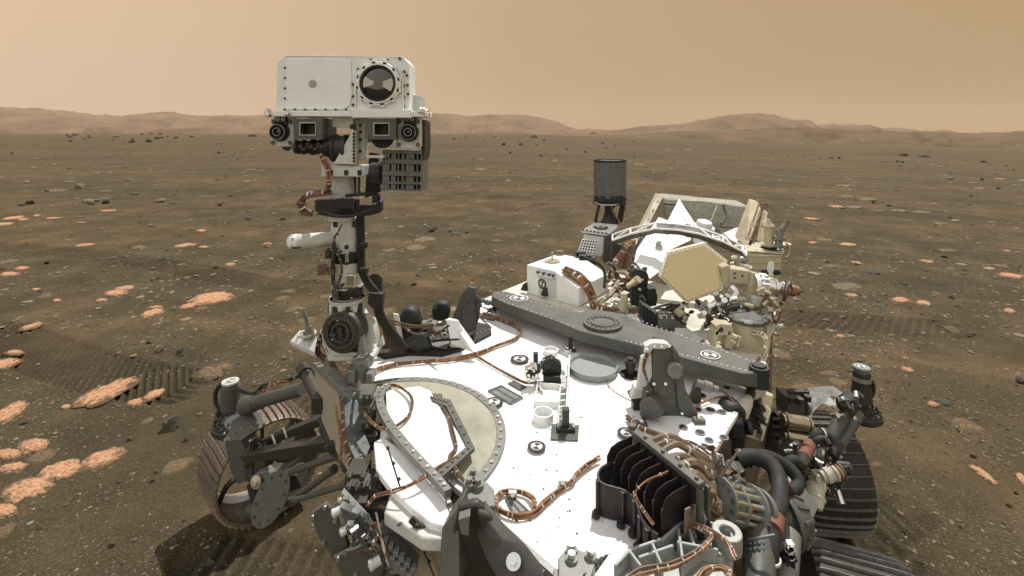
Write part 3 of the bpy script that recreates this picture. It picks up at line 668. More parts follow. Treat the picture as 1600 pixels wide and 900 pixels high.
# ---- gravel: thousands of pebbles nobody could count, one object
def make_pebbles(N=115000):
    bv = np.array([(1, 0, 0), (.3, .95, .1), (-.8, .6, 0), (-.8, -.6, .1), (.3, -.95, 0), (.1, .1, .9), (-.1, 0, -.8)], float)
    bf = np.array([(0, 1, 5), (1, 2, 5), (2, 3, 5), (3, 4, 5), (4, 0, 5), (1, 0, 6), (2, 1, 6), (3, 2, 6), (4, 3, 6), (0, 4, 6)])
    py = 224 + (1050 - 224) * rng.random(N) ** 0.95; px = rng.uniform(-250, 1850, N); y = 1500 / (py - 207); x = (px - 800) * y / FPX
    keep = vnoise(x * 0.7, y * 0.7, 51) * 1.5 + vnoise(x * 2.6, y * 2.6, 52) * 0.8 + rng.random(N) * 0.9 - 0.22 * np.clip((y - 7) / 8, 0, 1) > 0.10
    x = x[keep]; y = y[keep]; N = len(x); z = ground_h(x, y); t = TRK['last']
    dpx = np.clip(1.5 + rng.pareto(2.8, N) * 1.7, 1.5, 9.0); s = dpx * 0.5 * y / FPX * np.where(y > 8, .72, 1); s = np.maximum(s, 0.0022)
    s = np.where(y < 4, np.minimum(s, 0.014), s); s = np.where(t > .3, s * .6, s)
    flat = (rng.random(N) < .05) & (y > 4.5)
    s = np.where(flat, s * 2.2, s)
    sc = np.stack([s * rng.uniform(.8, 1.3, N), s * rng.uniform(.7, 1.1, N), s * rng.uniform(.4, .8, N) * np.where(flat, .35, 1)], -1)
    a = rng.uniform(0, 6.28, N); ca, sa = np.cos(a), np.sin(a)
    v = bv[None] * (1 + rng.uniform(-.28, .28, (N, len(bv), 1))) * sc[:, None, :]
    vx = v[..., 0] * ca[:, None] - v[..., 1] * sa[:, None]; vy = v[..., 0] * sa[:, None] + v[..., 1] * ca[:, None]
    co = np.stack([vx + x[:, None], vy + y[:, None], v[..., 2] + (z + sc[:, 2] * 0.3)[:, None]], -1).reshape(-1, 3)
    f = (bf[None] + (np.arange(N) * len(bv))[:, None, None]).reshape(-1, 3)
    me = bpy.data.meshes.new('pebbles'); me.vertices.add(len(co)); me.vertices.foreach_set('co', co.astype(np.float32).ravel())
    me.loops.add(f.size); me.loops.foreach_set('vertex_index', f.ravel().astype(np.int32)); me.polygons.add(len(f))
    me.polygons.foreach_set('loop_start', (np.arange(len(f)) * 3).astype(np.int32)); me.update(calc_edges=True)
    mats = ['peb_a', 'peb_b', 'peb_c', 'peb_d']
    for k, c in zip(mats, ((0.115, 0.096, 0.060), (0.045, 0.038, 0.025), (0.215, 0.19, 0.13), (0.18, 0.135, 0.082))):
        MT[k] = paint(k + '_stone', c, 0.9, dust=0.2, bump=0); me.materials.append(MT[k])
    mi = np.where(flat, 3, rng.choice(4, N, p=[.44, .26, .14, .16])); me.polygons.foreach_set('material_index', np.repeat(mi, len(bf)).astype(np.int32))
    me.polygons.foreach_set('use_smooth', [False] * len(f))
    o = bpy.data.objects.new('gravel', me); C.objects.link(o); o['kind'] = 'stuff'; o['label'] = 'loose grey and brown pebbles strewn over the soil'; o['category'] = 'gravel'
make_pebbles()
# ------------------------------------------------------------------ the rover: one thing, everything on it a part
ROOT_LOC = Vector((0.1, 2.0, 0.0))
rover = bpy.data.objects.new('rover', None); C.objects.link(rover); rover.location = ROOT_LOC
rover['label'] = 'six wheeled white and grey rover with a camera mast standing on the brown gravel plain'; rover['category'] = 'rover'

def PX(px, y): return px * y / FPX
def yd(row, z=DZ): return (CAMZ - z) * FPX / (row - 207)
def conv(pts):
    return [Vector(p) if isinstance(p, Vector) else (DK(*p[:2], p[3]) if len(p) == 4 else V(*p)) for p in pts]
def harness(name, pts, r, k, parent, mat='copper', ties=8, spread=0.8, seed=1, tiew=1.18):
    """k strands laid side by side along one line, tied together every so often"""
    rr = random.Random(seed); mb = MB(); pts = conv(pts); r = r * (.80 if k > 1 else .95)
    for i in range(k):
        a = 2 * math.pi * i / k + rr.random(); o = []
        for p in pts:
            j = Vector((rr.uniform(-1, 1), rr.uniform(-1, 1), rr.uniform(-1, 1))) * r * 0.42
            o.append(p + (Vector((math.cos(a), 0.5 * math.sin(a), 0.9 * math.sin(a))) * r * spread if k > 1 else Vector((0, 0, 0))) + j)
        mb.m = 0 if rr.random() < 0.7 else 1
        mb.tube(o, r * (0.62 if k > 1 else 1) * rr.uniform(0.8, 1.1), 6, 5)
    mb.m = 2
    if ties:
        q = MB().tube(pts, r, 6, 6).path
        for t in range(ties):
            i = int((t + 0.5 + rr.uniform(-0.42, 0.42)) / ties * (len(q) - 2))
            if rr.random() < .22: continue
            i = max(0, min(i, len(q) - 2)); d = (q[i + 1] - q[i]).normalized()
            mb.cyl(q[i] - d * r * 0.28, q[i] + d * r * 0.28, r * tiew * (1.12 if k > 1 else 0.92), None, 9)
    return mb.build(name, [mat, 'brown' if mat == 'copper' else mat, 'tie'], parent)
def target_marker(px, py, dz, r, parent, z=DZ, nrm=UP, c=None, hole=False):
    c = c if c is not None else G(px, py, z + dz); u, w = frame_of(nrm)
    if nrm.z > 0.9: u, w = X.copy(), Y.copy()
    mb = MB()
    mb.cyl(c, c + nrm * 0.0012, r * (.7 if hole else 1), None, 32)
    mb.m = 1 if hole else 2; mb.ring(c + nrm * 0.0010, nrm, r * 0.86, r * 0.91 if not hole else r * .98, 0.0008, 32)
    mb.m = 1; mb.ring(c + nrm * 0.0010, nrm, r * 0.56, r * 0.64, 0.0008, 28)
    for s_ in (1, -1):
        a0 = math.radians(-60) + (0 if s_ > 0 else math.pi); pts = [c + nrm * 0.0012]
        for k in range(7):
            t = a0 + k * math.radians(15); pts.append(c + nrm * 0.0012 + (u * math.cos(t) + w * math.sin(t)) * r * 0.58)
        mb.prism(pts, nrm * 0.0010)
    return mb.build('target_marker', ['black', 'emblem', 'dgrey'], parent)

# ---------------- hull and deck
deck_px = [(757, 466), (1180, 594), (1150, 650), (1112, 712), (1083, 770), (1030, 850), (985, 905), (955, 935), (905, 921), (765, 800), (712, 762), (690, 742), (660, 706), (640, 690), (604, 650), (596, 610), (585, 596), (572, 585), (556, 572), (600, 548), (690, 530), (716, 500)]
mb = MB(); mb.dp(deck_px, 0, 0.016); deck = mb.build('deck', 'deck', rover, 0.002)
LB = (DK(1180, 594) - DK(757, 466)); BACK = -FWD
backL = DK(757, 466) + BACK * 0.86 + LAT * 0.06; backR = DK(1192, 594) + BACK * 0.76 - LAT * 0.03
mb = MB(); mb.prism([DK(757, 466), DK(1192, 594), backR, backL], UP * -0.016); mb.build('rear_deck', paint('rear_deck_paint', (0.62, 0.60, 0.50), 0.6, dust=0.4, speck=0.08), rover, 0.002)
def hull_wall(pts, top, h, inset=0.0):
    mb = MB(); 
    for a, b in zip(pts, pts[1:]):
        a = Vector((a.x, a.y, top)); b = Vector((b.x, b.y, top)); n = (b - a).cross(UP).normalized() * 0.012
        mb.prism([a, b, b - n, a - n], UP * -h)
    return mb
right_edge = [DK(*p) for p in ((1083, 770), (1112, 712), (1150, 650), (1180, 594))]
inn = Vector((-0.02, 0.0, 0))
hull = hull_wall([p + inn for p in right_edge] + [backR + inn, backL + Vector((0, -.02, 0)), DK(757, 466) + Vector((0.02, 0, 0))], DZ - 0.018, 0.46).build('hull', paint('side_hull_panel', (0.12, 0.098, 0.07), 0.6, dust=0.5), rover)
mb = MB(); mb.prism([DK(p[0], p[1]) + Vector((0, 0.06, -0.45)) for p in [(757, 470), (1160, 594), (1100, 712), (985, 880), (765, 800), (640, 690), (600, 600)]], UP * -0.02); mb.build('belly_pan', 'dgrey', rover)
# seam and screws along the right edge of the deck
for k in range(7):
    mb = MB(); a = lerp(DK(1172, 600), DK(1085, 760), (k + 0.5) / 7); mb.cyl(a, a + UP * 0.003, 0.005, None, 8); mb.build('edge_screw', 'silver', deck)
# flanged holes in the right hand part of the deck
for i, (px, py, r) in enumerate([(1096, 618, 7), (1110, 640, 7), (1128, 644, 7), (1094, 676, 8), (1108, 688, 7), (1131, 684, 7), (1090, 640, 6), (1068, 668, 7), (1101, 697, 6), (1136, 606, 5)]):
    c = DK(px, py, 0.001); rr = PX(r, c.y); mb = MB(); mb.ring(c, UP, rr * 0.78, rr, 0.002, 20); mb.m = 1; mb.cyl(c - UP * 0.0005, c + UP * 0.0008, rr * 0.8, None, 20)
    mb.build('deck_hole', ['lgrey', 'black'], rover)
for px, py in [(812, 561), (772, 628.5), (838.5, 698), (979, 676.5)]: target_marker(px, py, 0.0068, PX(14.2, yd(py)), rover)
# sunken twin pockets
def pockets(parent, quad):
    a, b, c, d = [DK(*q, 0.0) for q in quad]; ctr = (a + b + c + d) / 4; mb = MB()
    for s0, s1 in ((0.04, 0.48), (0.52, 0.96)):
        q = [lerp(a, b, s0), lerp(a, b, s1), lerp(d, c, s1), lerp(d, c, s0)]
        lo = [p - UP * 0.0 + UP * 0.0015 for p in q]
        cc = sum(q, Vector()) / 4; lo2 = [lerp(p, cc, 0.22) + UP * 0.0022 for p in q]
        mb.m = 1; mb.prism(lo, UP * 0.0006); mb.m = 2; mb.prism(lo2, UP * 0.0006)
    for p, q in ((a, b), (b, c), (c, d), (d, a), (lerp(a, b, .5), lerp(d, c, .5))):
        mb.m = 0; mb.tube([p + UP * 0.003, q + UP * 0.003], 0.003, 4, 0)
    return mb.build('deck_pocket', ['lgrey', 'grey', 'lgrey'], parent)
pockets(rover, [(763, 612), (783, 604), (817, 623), (798, 633)])
pockets(rover, [(791, 782), (793, 771), (826, 801), (806, 812)])
# front rim rail of the deck
mb = MB(); a, b = DK(763, 801), DK(897, 919); n = (b - a).cross(UP).normalized(); n = n if n.y < 0 else -n
mb.prism([a - n * .004, b - n * .004, b + n * 0.008, a + n * 0.008], UP * -0.09)
for k in range(9):
    p = lerp(a, b, (k + 0.5) / 9) - UP * .004; mb.box(p - UP * 0.045 + n * (0.016), (b - a).normalized() * 0.003, n * 0.010, UP * 0.045)
    mb.cyl(p - UP * 0.03 + n * 0.008 + (b - a) * 0.05, p - UP * 0.03 + n * 0.018 + (b - a) * 0.05, 0.006, None, 8)
mb.build('front_rail', 'cast', rover)
# hull front under the instrument opening
mb = MB()
mb.prism([V(596, 800, 1.16), V(640, 836, 1.13), V(700, 856, 1.10), V(790, 960, 1.05), V(660, 960, 1.10), V(606, 880, 1.14)], Vector((0.02, 0.22, 0)))
mb.prism([V(700, 800, 1.12), V(760, 800, 1.10), V(900, 935, 1.0), V(890, 1100, 0.95), V(700, 1100, 1.05)], Vector((0.02, 0.12, 0)))
front = mb.build('front_hull', 'hull', rover)
mb = MB()
for k in range(9):
    t = k / 8; p = lerp(V(606, 700, 1.15), V(680, 905, 1.07), t); mb.ball(p, 0.0045, n=8, m=6)
mb.tube([V(606, 700, 1.15), V(628, 770, 1.12), V(650, 830, 1.095), V(680, 905, 1.06)], 0.002)
mb.build('bead_seal', 'dgrey', rover)

# ---------------- round instrument opening at the front corner
RC = Vector((-0.335, 1.335, DZ)); RR = 0.318
def arc_strip(mb, c, r0, r1, a0, a1, z0, h, n=48, sx=1.0):
    vs = []; fs = []
    for i in range(n + 1):
        t = R(a0 + (a1 - a0) * i / n); u = Vector((math.cos(t) * sx, math.sin(t), 0))
        for r_, z in ((r0, z0), (r1, z0), (r1, z0 + h), (r0, z0 + h)): vs.append(c + u * r_ + UP * z)
    for i in range(n):
        for k in range(4): fs.append((i * 4 + k, i * 4 + (k + 1) % 4, (i + 1) * 4 + (k + 1) % 4, (i + 1) * 4 + k))
    fs += [(0, 1, 2, 3), tuple(n * 4 + k for k in (3, 2, 1, 0))]
    mb.add(vs, fs)
mb = MB(); arc_strip(mb, RC, RR - 0.026, RR, -38, 118, 0.002, 0.007)
for k in range(25):
    t = R(-34 + 150 * k / 24); p = RC + Vector((math.cos(t), math.sin(t), 0)) * (RR - 0.013) + UP * 0.009; mb.m = 1; mb.cyl(p, p + UP * 0.004, 0.0046, None, 8); mb.m = 0
mb.build('opening_ring', ['lgrey', 'silver'], rover, 0.001)
# crumpled fabric between the ring and the plate
n_, m_ = 60, 14; vs = []
for i in range(n_ + 1):
    t = R(-40 + 160 * i / n_)
    for j in range(m_ + 1):
        r_ = lerp(RR - 0.022, 0.09, j / m_); p = RC + Vector((math.cos(t), math.sin(t), 0)) * r_
        w = 4 * (j / m_) * (1 - j / m_)
        vs.append(p + UP * (0.006 + 0.010 * w + 0.026 * w * (mnoise.noise(Vector((p.x * 11, p.y * 11, 1))) + 0.5 * abs(mnoise.noise(Vector((p.x * 34, p.y * 20, 5)))))))
mb = MB(); mb.add(vs, [(i * (m_ + 1) + j, (i + 1) * (m_ + 1) + j, (i + 1) * (m_ + 1) + j + 1, i * (m_ + 1) + j + 1) for i in range(n_) for j in range(m_)], True)
mb.build('fabric_seal', 'fabric', rover)
# angular white plate with its dark frame
pl = [(603, 610), (655, 603), (672, 610), (690, 640), (733, 697), (684, 737), (655, 712), (622, 682), (604, 650)]
mb = MB(); mb.dp(pl, 0.040, 0.014); mb.build('cover_plate', 'deck', rover, 0.002)
fr_in = [(676, 625), (696, 634), (729, 697), (684, 735)]; fr_out = [(672, 618), (704, 624), (742, 699), (688, 747)]
mb = MB()
for i in range(3):
    mb.dp([fr_in[i], fr_out[i], fr_out[i + 1], fr_in[i + 1]], 0.046, 0.010)
    for k in range(6):
        p = lerp((DK(*fr_in[i], .046) + DK(*fr_out[i], .046)) / 2, (DK(*fr_in[i + 1], .046) + DK(*fr_out[i + 1], .046)) / 2, (k + .5) / 6); mb.cyl(p, p + UP * .003, .0032, None, 7)
mb.build('plate_frame', 'grey', rover, 0.001)
# curved flange of the hull across the plate
def ribbon(mb, pts, wpx, dz, h, steps=5):
    P = [DK(a, b, dz) for a, b in pts]; q = MB().tube(P, .01, 4, steps).path; vs = []; fs = []; m = len(q)
    for i, p in enumerate(q):
        d = (q[min(i + 1, m - 1)] - q[max(i - 1, 0)]); d.z = 0; n = d.normalized().cross(UP)
        w = wpx * p.y / FPX / 2
        vs += [p + n * w, p - n * w, p - n * w - UP * h, p + n * w - UP * h]
    for i in range(m - 1):
        for k in range(4): fs.append((i * 4 + k, i * 4 + (k + 1) % 4, (i + 1) * 4 + (k + 1) % 4, (i + 1) * 4 + k))
    fs += [(0, 1, 2, 3), tuple((m - 1) * 4 + k for k in (3, 2, 1, 0))]
    mb.add(vs, fs); return q
mb = MB(); q = ribbon(mb, [(606, 600), (594, 612), (595, 632), (607, 658), (630, 688), (657, 718), (684, 746), (700, 765)], 13, 0.052, 0.018)
mb.m = 1
for k in range(1, len(q) - 1, 2): mb.cyl(q[k], q[k] + UP * 0.004, 0.0045, None, 8)
mb.build('curved_flange', ['lgrey', 'silver'], rover, 0.001)
mb = MB(); c = DK(607, 686, 0.0); mb.cyl(c, c + UP * .034, 0.024, 0.020, 20); mb.cyl(c + UP * .034, c + UP * .042, 0.010, None, 6); mb.build('flange_boss', 'offwhite', rover, 0.001)
# lower white shell and its collar
mb = MB(); mb.prism([G(*p, 1.168) for p in ((584, 690), (600, 682), (640, 712), (690, 764), (702, 800), (697, 822), (672, 815), (640, 790), (612, 764), (588, 732))], UP * -0.02)
mb.build('lower_shell', 'deck', rover, 0.004)
mb = MB(); mb.prism([G(*p, 1.150) for p in ((612, 764), (640, 790), (672, 816), (698, 824), (704, 842), (660, 840), (600, 800))], UP * -0.03)
mb.build('shell_collar', 'offwhite', rover, 0.004)
mb = MB(); q = ribbon(mb, [(684, 744), (695, 768), (705, 800), (706, 830)], 10, 0.012, 0.05)
mb.m = 1
for k in range(0, len(q), 2): mb.cyl(q[k], q[k] + UP * .005, .005, None, 8)
mb.build('flange_bracket', ['dgrey', 'silver'], rover, 0.001)
mb = MB()
pts = [V(650, 806, 1.0), V(672, 832, 0.99), V(700, 840, 0.98), V(712, 828, 0.98)]
mb.sp([(645, 808), (668, 830), (706, 838), (706, 849), (662, 841), (638, 816)], 1.03, .006); mb.bolts([V(p, q, 1.029) for p, q in ((652, 820), (666, 836), (684, 840), (698, 843))], -Y, .005, .006); mb.build('lower_clamp', 'dgrey', rover)
# brackets with knobs left of the flange
mb = MB()
for px, py, w, h in [(572, 612, 26, 9), (574, 630, 20, 7), (572, 655, 24, 13), (580, 676, 26, 11), (568, 690, 20, 8), (585, 690, 18, 8)]:
    c = V(px, py, 1.42); mb.box(c, PX(w, 1.42) / 2, 0.03, PX(h, 1.42) / 2); mb.cyl(c + Vector((-.005, -.03, 0)), c + Vector((-.005, -.045, 0)), .007, None, 8); mb.cyl(c + Vector((.012, -.03, 0)), c + Vector((.012, -.04, 0)), .005, None, 8)
mb.build('corner_bracket', 'grey', rover, 0.002)
harness('round_cable', [(590, 602, 0, .03), (622, 604, 0, .05), (642, 620, 0, .055), (640, 646, 0, .05), (622, 664, 0, .05), (596, 670, 0, .045), (572, 650, 0, .05), (560, 625, 0, .05), (562, 596, 0, .05)], 0.0042, 4, rover, ties=12, seed=3)
harness('plate_cable', [(684, 626, 0, .04), (700, 650, 0, .045), (706, 672, 0, .045), (712, 700, 0, .045), (702, 716, 0, .045), (712, 735, 0, .04), (728, 756, 0, .04)], 0.0046, 4, rover, mat='brown', ties=8, seed=4)
harness('plate_cable', [(720, 712, 0, .035), (712, 716, 0, .045), (690, 727, 0, .045), (664, 744, 0, .045), (640, 758, 0, .04), (612, 767, 0, .03), (586, 775, 0, .02), (574, 790, 0, .0)], 0.0042, 4, rover, ties=10, seed=5)
mb = MB(); mb.box(V(679, 625, 1.5), .022, .012, .014); mb.cyl(V(682, 636, 1.46), V(688, 628, 1.5), .007, None, 10); mb.cyl(V(690, 639, 1.46), V(697, 630, 1.5), .007, None, 10); mb.build('plate_connector', 'grey', rover, .001)

# ---------------- left side: arched steel beam, beige side panel, corner post
mb = MB()
arch = [V(560, 566, 1.72), V(549, 580, 1.66), V(545, 610, 1.56), V(546, 650, 1.44), V(552, 690, 1.34), V(562, 716, 1.28)]
q = MB().tube(arch, .01, 4, 6).path; vs = []; fs = []
for i, p in enumerate(q):
    w = 0.014
    vs += [p + X * w, p - X * w, p - X * w + Y * .05, p + X * w + Y * .05]
for i in range(len(q) - 1):
    for k in range(4): fs.append((i * 4 + k, i * 4 + (k + 1) % 4, (i + 1) * 4 + (k + 1) % 4, (i + 1) * 4 + k))
mb.add(vs, fs); mb.m = 1
for i in range(2, len(q), 3): mb.cyl(q[i] + X * .007 + Y * .0, q[i] + X * .007 - Y * .004, .004, None, 6)
mb.build('arched_beam', ['steel', 'silver'], rover, .002)
harness('side_cable_bundle', [V(508, 540, 1.86), V(520, 570, 1.78), V(532, 600, 1.66), V(538, 640, 1.52), V(540, 680, 1.42), V(548, 720, 1.32), V(560, 752, 1.26)], 0.0085, 7, rover, mat='brown', ties=14, seed=8, tiew=1.25)
harness('side_cable', [V(528, 596, 1.72), V(526, 640, 1.60), V(534, 690, 1.48), V(530, 730, 1.4)], 0.005, 3, rover, ties=6, seed=9)
mb = MB(); mb.prism([V(490, 572, 1.80), V(538, 622, 1.56), V(542, 735, 1.42), V(504, 668, 1.72), V(500, 640, 1.76)], X * 0.02)
mb.build('side_panel', 'hull', rover, .002)
mb = MB(); mb.prism([V(489, 566, 1.80), V(542, 618, 1.52), V(542, 628, 1.52), V(489, 576, 1.80)], X * 0.03); mb.prism([V(500, 574, 1.74), V(536, 608, 1.56), V(536, 612, 1.56), V(500, 580, 1.74)], X * .05)
mb.build('side_rail', 'lgrey', rover, .001)
# corner hinge post at the mast foot
mb = MB(); c = V(565, 566, 1.62)
mb.cyl(V(565, 600, 1.62), V(565, 564, 1.62), PX(12, 1.62), None, 20); mb.cyl(V(565, 564, 1.62), V(565, 558, 1.62), PX(15, 1.62), PX(14, 1.62), 20)
mb.cyl(V(565, 604, 1.62), V(565, 590, 1.62), PX(17, 1.62), None, 20)
mb.sp([(558, 560), (561, 526), (566, 526), (571, 560)], 1.64, .03); mb.box(V(552, 585, 1.6), .012, .02, .02); mb.box(V(579, 588, 1.6), .010, .02, .018)
for k in range(8):
    t = k * math.pi / 4; p = V(565, 558, 1.62) + Vector((math.cos(t), math.sin(t), 0)) * .026; mb.cyl(p, p + UP * .003, .0035, None, 6)
mb.build('corner_hinge_post', 'lgrey', rover, .0015)
mb = MB(); k = V(565, 556.5, 1.62); mb.box(k, .010, .010, .001); mb.m = 1; mb.box(k + UP * .0012, .007, .003, .0006); mb.build('post_marker', ['tie', 'black'], rover)
mb = MB()
for i, (px, py, w, h, y) in enumerate([(560, 735, 30, 14, 1.24), (572, 750, 34, 12, 1.22), (556, 758, 26, 14, 1.2), (580, 770, 40, 16, 1.2), (590, 788, 44, 18, 1.18), (566, 786, 24, 30, 1.17), (600, 772, 16, 20, 1.2)]):
    mb.box(V(px, py, y), PX(w, y) / 2, .03, PX(h, y) / 2)
for k in range(9): p = V(548 + k * 7, 740 + (k % 3) * 14, 1.19); mb.cyl(p, p - Y * .02, .007, None, 8)
mb.cyl(V(600, 792, 1.15), V(630, 782, 1.22), .012); mb.sp([(560, 760), (640, 778), (648, 792), (600, 812), (565, 800)], 1.17, .05)
mb.build('corner_fitting', 'dgrey', rover, .002)

# ---------------- camera cluster at the front left underside
Yc = 1.12
mb = MB(); mb.sp([(484, 805), (508, 787), (528, 806), (545, 856), (520, 872), (500, 845)], Yc, .012)
mb.sp([(520, 872), (548, 860), (575, 850), (600, 878), (625, 910), (540, 912)], Yc - .03, .012); mb.m = 1
for p in [(489, 807), (508, 792), (524, 812), (506, 846), (540, 862), (528, 872), (572, 856), (596, 880), (556, 895)]: c = V(*p, Yc - (.002 if p[1] < 855 else .032)); mb.cyl(c, c - Y * .005, .005, None, 8)
mb.build('camera_shroud', ['grey', 'silver'], rover, .0015)
mb = MB(); mb.sp([(530, 792), (548, 800), (562, 822), (584, 848), (606, 880), (624, 912), (604, 912), (586, 880), (560, 846), (540, 820)], 1.08, .02)
mb.sp([(548, 800), (570, 808), (588, 836), (594, 860), (580, 842)], 1.08, .016)
for a in [(552, 812), (560, 824), (568, 836), (578, 852), (588, 866), (598, 884)]: mb.cyl(V(*a, 1.085), V(a[0] + 12, a[1] - 10, 1.075), .004, None, 6)
mb.build('camera_bracket', 'steel', rover, .0015)
mb = MB(); mb.m = 0
a, b = V(532, 772, 1.13), V(572, 815, 1.10); d = (b - a).normalized()
mb.box((a + b) / 2, d * (b - a).length * .5, Vector((0, .008, 0)), d.cross(Y) * .012)
for k in range(8):
    p = lerp(a, b, (k + .5) / 8) - Y * .010
    mb.m = 0; mb.box(p + d.cross(Y) * .010 * (1 if k % 2 else -1), .006, .007, .005); mb.m = 2; mb.cyl(p, p - Y * .008, .005, None, 7)
mb.m = 1; mb.tube([a - Y * .014 - X * .003, b - Y * .014 - X * .003], .0035, 6, 0); mb.tube([a - Y * .014 + X * .006, b - Y * .014 + X * .006], .0035, 6, 0)
mb.build('connector_block', ['lgrey', 'copper', 'silver'], rover, .001)
mb = MB(); a, b = V(588, 832, 1.10), V(648, 890, 1.06); d = (b - a).normalized()
mb.box((a + b) / 2, d * (b - a).length * .5, Vector((0, .02, 0)), d.cross(Y) * .018)
for k in range(7):
    p = lerp(a, b, (k + .5) / 7) - Y * .022; mb.box(p, .007, .01, .012); mb.box(p + d.cross(Y) * .02, .006, .008, .006)
mb.build('connector_block', 'lgrey', rover, .001)
for i, (px, py, y, s) in enumerate([(524, 801, 1.09, 6.5), (537, 830, 1.07, 6.5), (582, 882, 1.04, 8)]):
    mb = MB(); c = V(px, py, y); r_ = PX(s, y); dv = Vector((-.8, -.35, -.25)).normalized()
    mb.lathe(c - dv * .03, dv, [(.012, r_ * .9), (.03, r_ * .9), (.03, r_), (.036, r_), (.038, r_ * .7), (.038, r_ * .2)], 20); mb.m = 1; mb.cyl(c + dv * .007, c + dv * .010, r_ * .6, None, 16)
    mb.build('hazard_camera', ['offwhite', 'glass'], rover)
mb = MB(); rr_ = random.Random(5)
for k in range(26):
    t = k / 25; p = V(545 + 70 * t + rr_.uniform(-9, 9), 815 + 70 * t + rr_.uniform(-12, 12), 1.06); s = rr_.uniform(.003, .008)
    mb.m = k % 2; (mb.cyl(p, p + Vector((rr_.uniform(-1, 1), -1, rr_.uniform(-.5, .5))).normalized() * s * 2.4, s * .8, None, 8) if k % 3 else mb.box(p, s, s, s * .8))
mb.build('wiring_fittings', ['silver', 'dgrey'], rover)
mb = MB(); mb.box(V(590, 800, 1.25), .05, .05, .05); mb.box(V(650, 880, 1.16), .07, .04, .06); mb.build('electronics_case', 'black', rover, .003)
harness('hull_cable', [V(592, 790, 1.14), V(622, 800, 1.12), V(650, 830, 1.07), V(672, 862, 1.05), V(690, 905, 1.02)], .003, 2, rover, mat='taupe', ties=4)

# ---------------- arm shoulder in the middle of the front
mb = MB()
mb.dp([(722, 757), (738, 748), (745, 745), (760, 752), (772, 764), (774, 790), (748, 792), (730, 790)], .05, .06)
for px, py in [(739, 748), (733, 762), (747, 763)]:
    c = DK(px, py, .05); mb.cyl(c, c + UP * .012, .013, None, 16); mb.cyl(c + UP * .012, c + UP * .022, .008, None, 6)
mb.build('shoulder_bracket', 'lgrey', rover, .003)
mb = MB()
mb.sp([(716, 792), (745, 786), (762, 800), (768, 828), (790, 864), (835, 915), (705, 915), (700, 880), (708, 830)], .98, .02)
mb.sp([(745, 800), (766, 806), (786, 838), (772, 846), (750, 830)], .965, .015)
mb.build('shoulder_beam', 'dgrey', rover, .006)
mb = MB(); mb.prism([V(690, 826, 1.0), V(716, 792, 1.0), V(718, 920, .93), V(684, 920, .95)], Vector((.015, .06, 0))); mb.build('shoulder_web', 'grey', rover, .003)
mb = MB()
mb.prism([V(756, 806, .97), V(786, 845, .94), V(822, 880, .9), V(852, 920, .86), V(790, 930, .88), V(760, 874, .95), V(744, 836, .97)], Vector((0, .03, .012)))
c = V(803, 880, .90); mb.m = 1; mb.cyl(c, c + Vector((-.1, -.5, .8)).normalized() * .008, .014, None, 20); mb.cyl(c, c + Vector((-.1, -.5, .8)).normalized() * .013, .007, None, 6)
mb.build('shoulder_plate', ['dgrey', 'silver'], rover, .003)
mb = MB(); mb.sp([(716, 812), (734, 806), (732, 838), (720, 835)], .955, .02); mb.build('shoulder_clip', 'lgrey', rover, .001)
# bracket with three bolts at the bottom edge
def bolt_bracket(pts, bolts, dz, h, name='deck_bracket', mat='lgrey'):
    mb = MB(); mb.dp(pts, dz, h)
    for px, py in bolts:
        c = DK(px, py, dz); mb.m = 0; mb.cyl(c, c + UP * .006, .012, None, 18); mb.m = 1; mb.cyl(c + UP * .006, c + UP * .016, .0075, None, 8)
    return mb.build(name, [mat, 'silver'], rover, .0025)
bolt_bracket([(872, 872), (884, 858), (898, 856), (926, 866), (930, 884), (924, 902), (872, 910)], [(893, 862), (893, 876), (923, 871)], .02, .05)
bolt_bracket([(865, 888), (905, 884), (932, 900), (930, 930), (860, 930)], [], .012, .06)
# black chain guide bottom centre
mb = MB(); n = 13
for k in range(n):
    t = k / (n - 1); p = lerp(V(912, 908, .92), V(984, 846, 1.06), t); mb.box(p, (V(984, 846, 1.06) - V(912, 908, .92)).normalized() * .0075, Y * .02 + UP * -.01, UP * .022)
    if k % 3 == 0: mb.m = 1; mb.box(p + Vector((-.012, -.022, .018)), .004, .004, .005); mb.m = 0
mb.sp([(930, 905), (990, 848), (1000, 862), (1003, 905)], 1.06, .05)
mb.build('cable_chain', ['black', 'silver'], rover, .0015)
mb = MB(); mb.tube([V(982, 846, 1.05), V(996, 830, 1.07), V(1006, 822, 1.08), V(1004, 842, 1.07), V(995, 852, 1.06)], .011); mb.build('chain_guide', 'dgrey', rover)

# ---------------- finned dark box
# plates stand upright, one behind another along the panel that closes them
A0 = G(988, 676, 1.275); A1 = G(1092, 760, 1.275)            # top edge of the closing panel
fd = Vector((-.885, -.465, 0)).normalized(); ft = (A1 - A0).normalized()
mb = MB(); mb.prism([A0, A1, A1 - UP * .115, A0 - UP * .12], -fd * .006)
mb.build('fin_panel', 'dgrey', rover, .001)
mb = MB(); e1 = ft * .008; w1 = fd * .010
mb.prism([A0 - e1 + w1, A1 + e1 + w1, A1 + e1 - w1, A0 - e1 - w1], UP * .012)
mb.prism([A1 + w1, A1 + w1 + ft * .012, A1 + w1 + ft * .012 - UP * .118, A1 + w1 - UP * .118], -fd * .012)
mb.prism([A1 - w1 * 1.4, A1 - w1 * 1.4 + ft * .012, A1 - w1 * 1.4 + ft * .012 - UP * .118, A1 - w1 * 1.4 - UP * .118], -fd * .008)
mb.cyl(A0 + UP * .012, A0 + UP * .02, .009); mb.bolts([lerp(A0, A1, t) + UP * .012 for t in (.22, .5, .75, .97)], UP, .005, .005)
mb.build('fin_frame', 'grey', rover, .002)
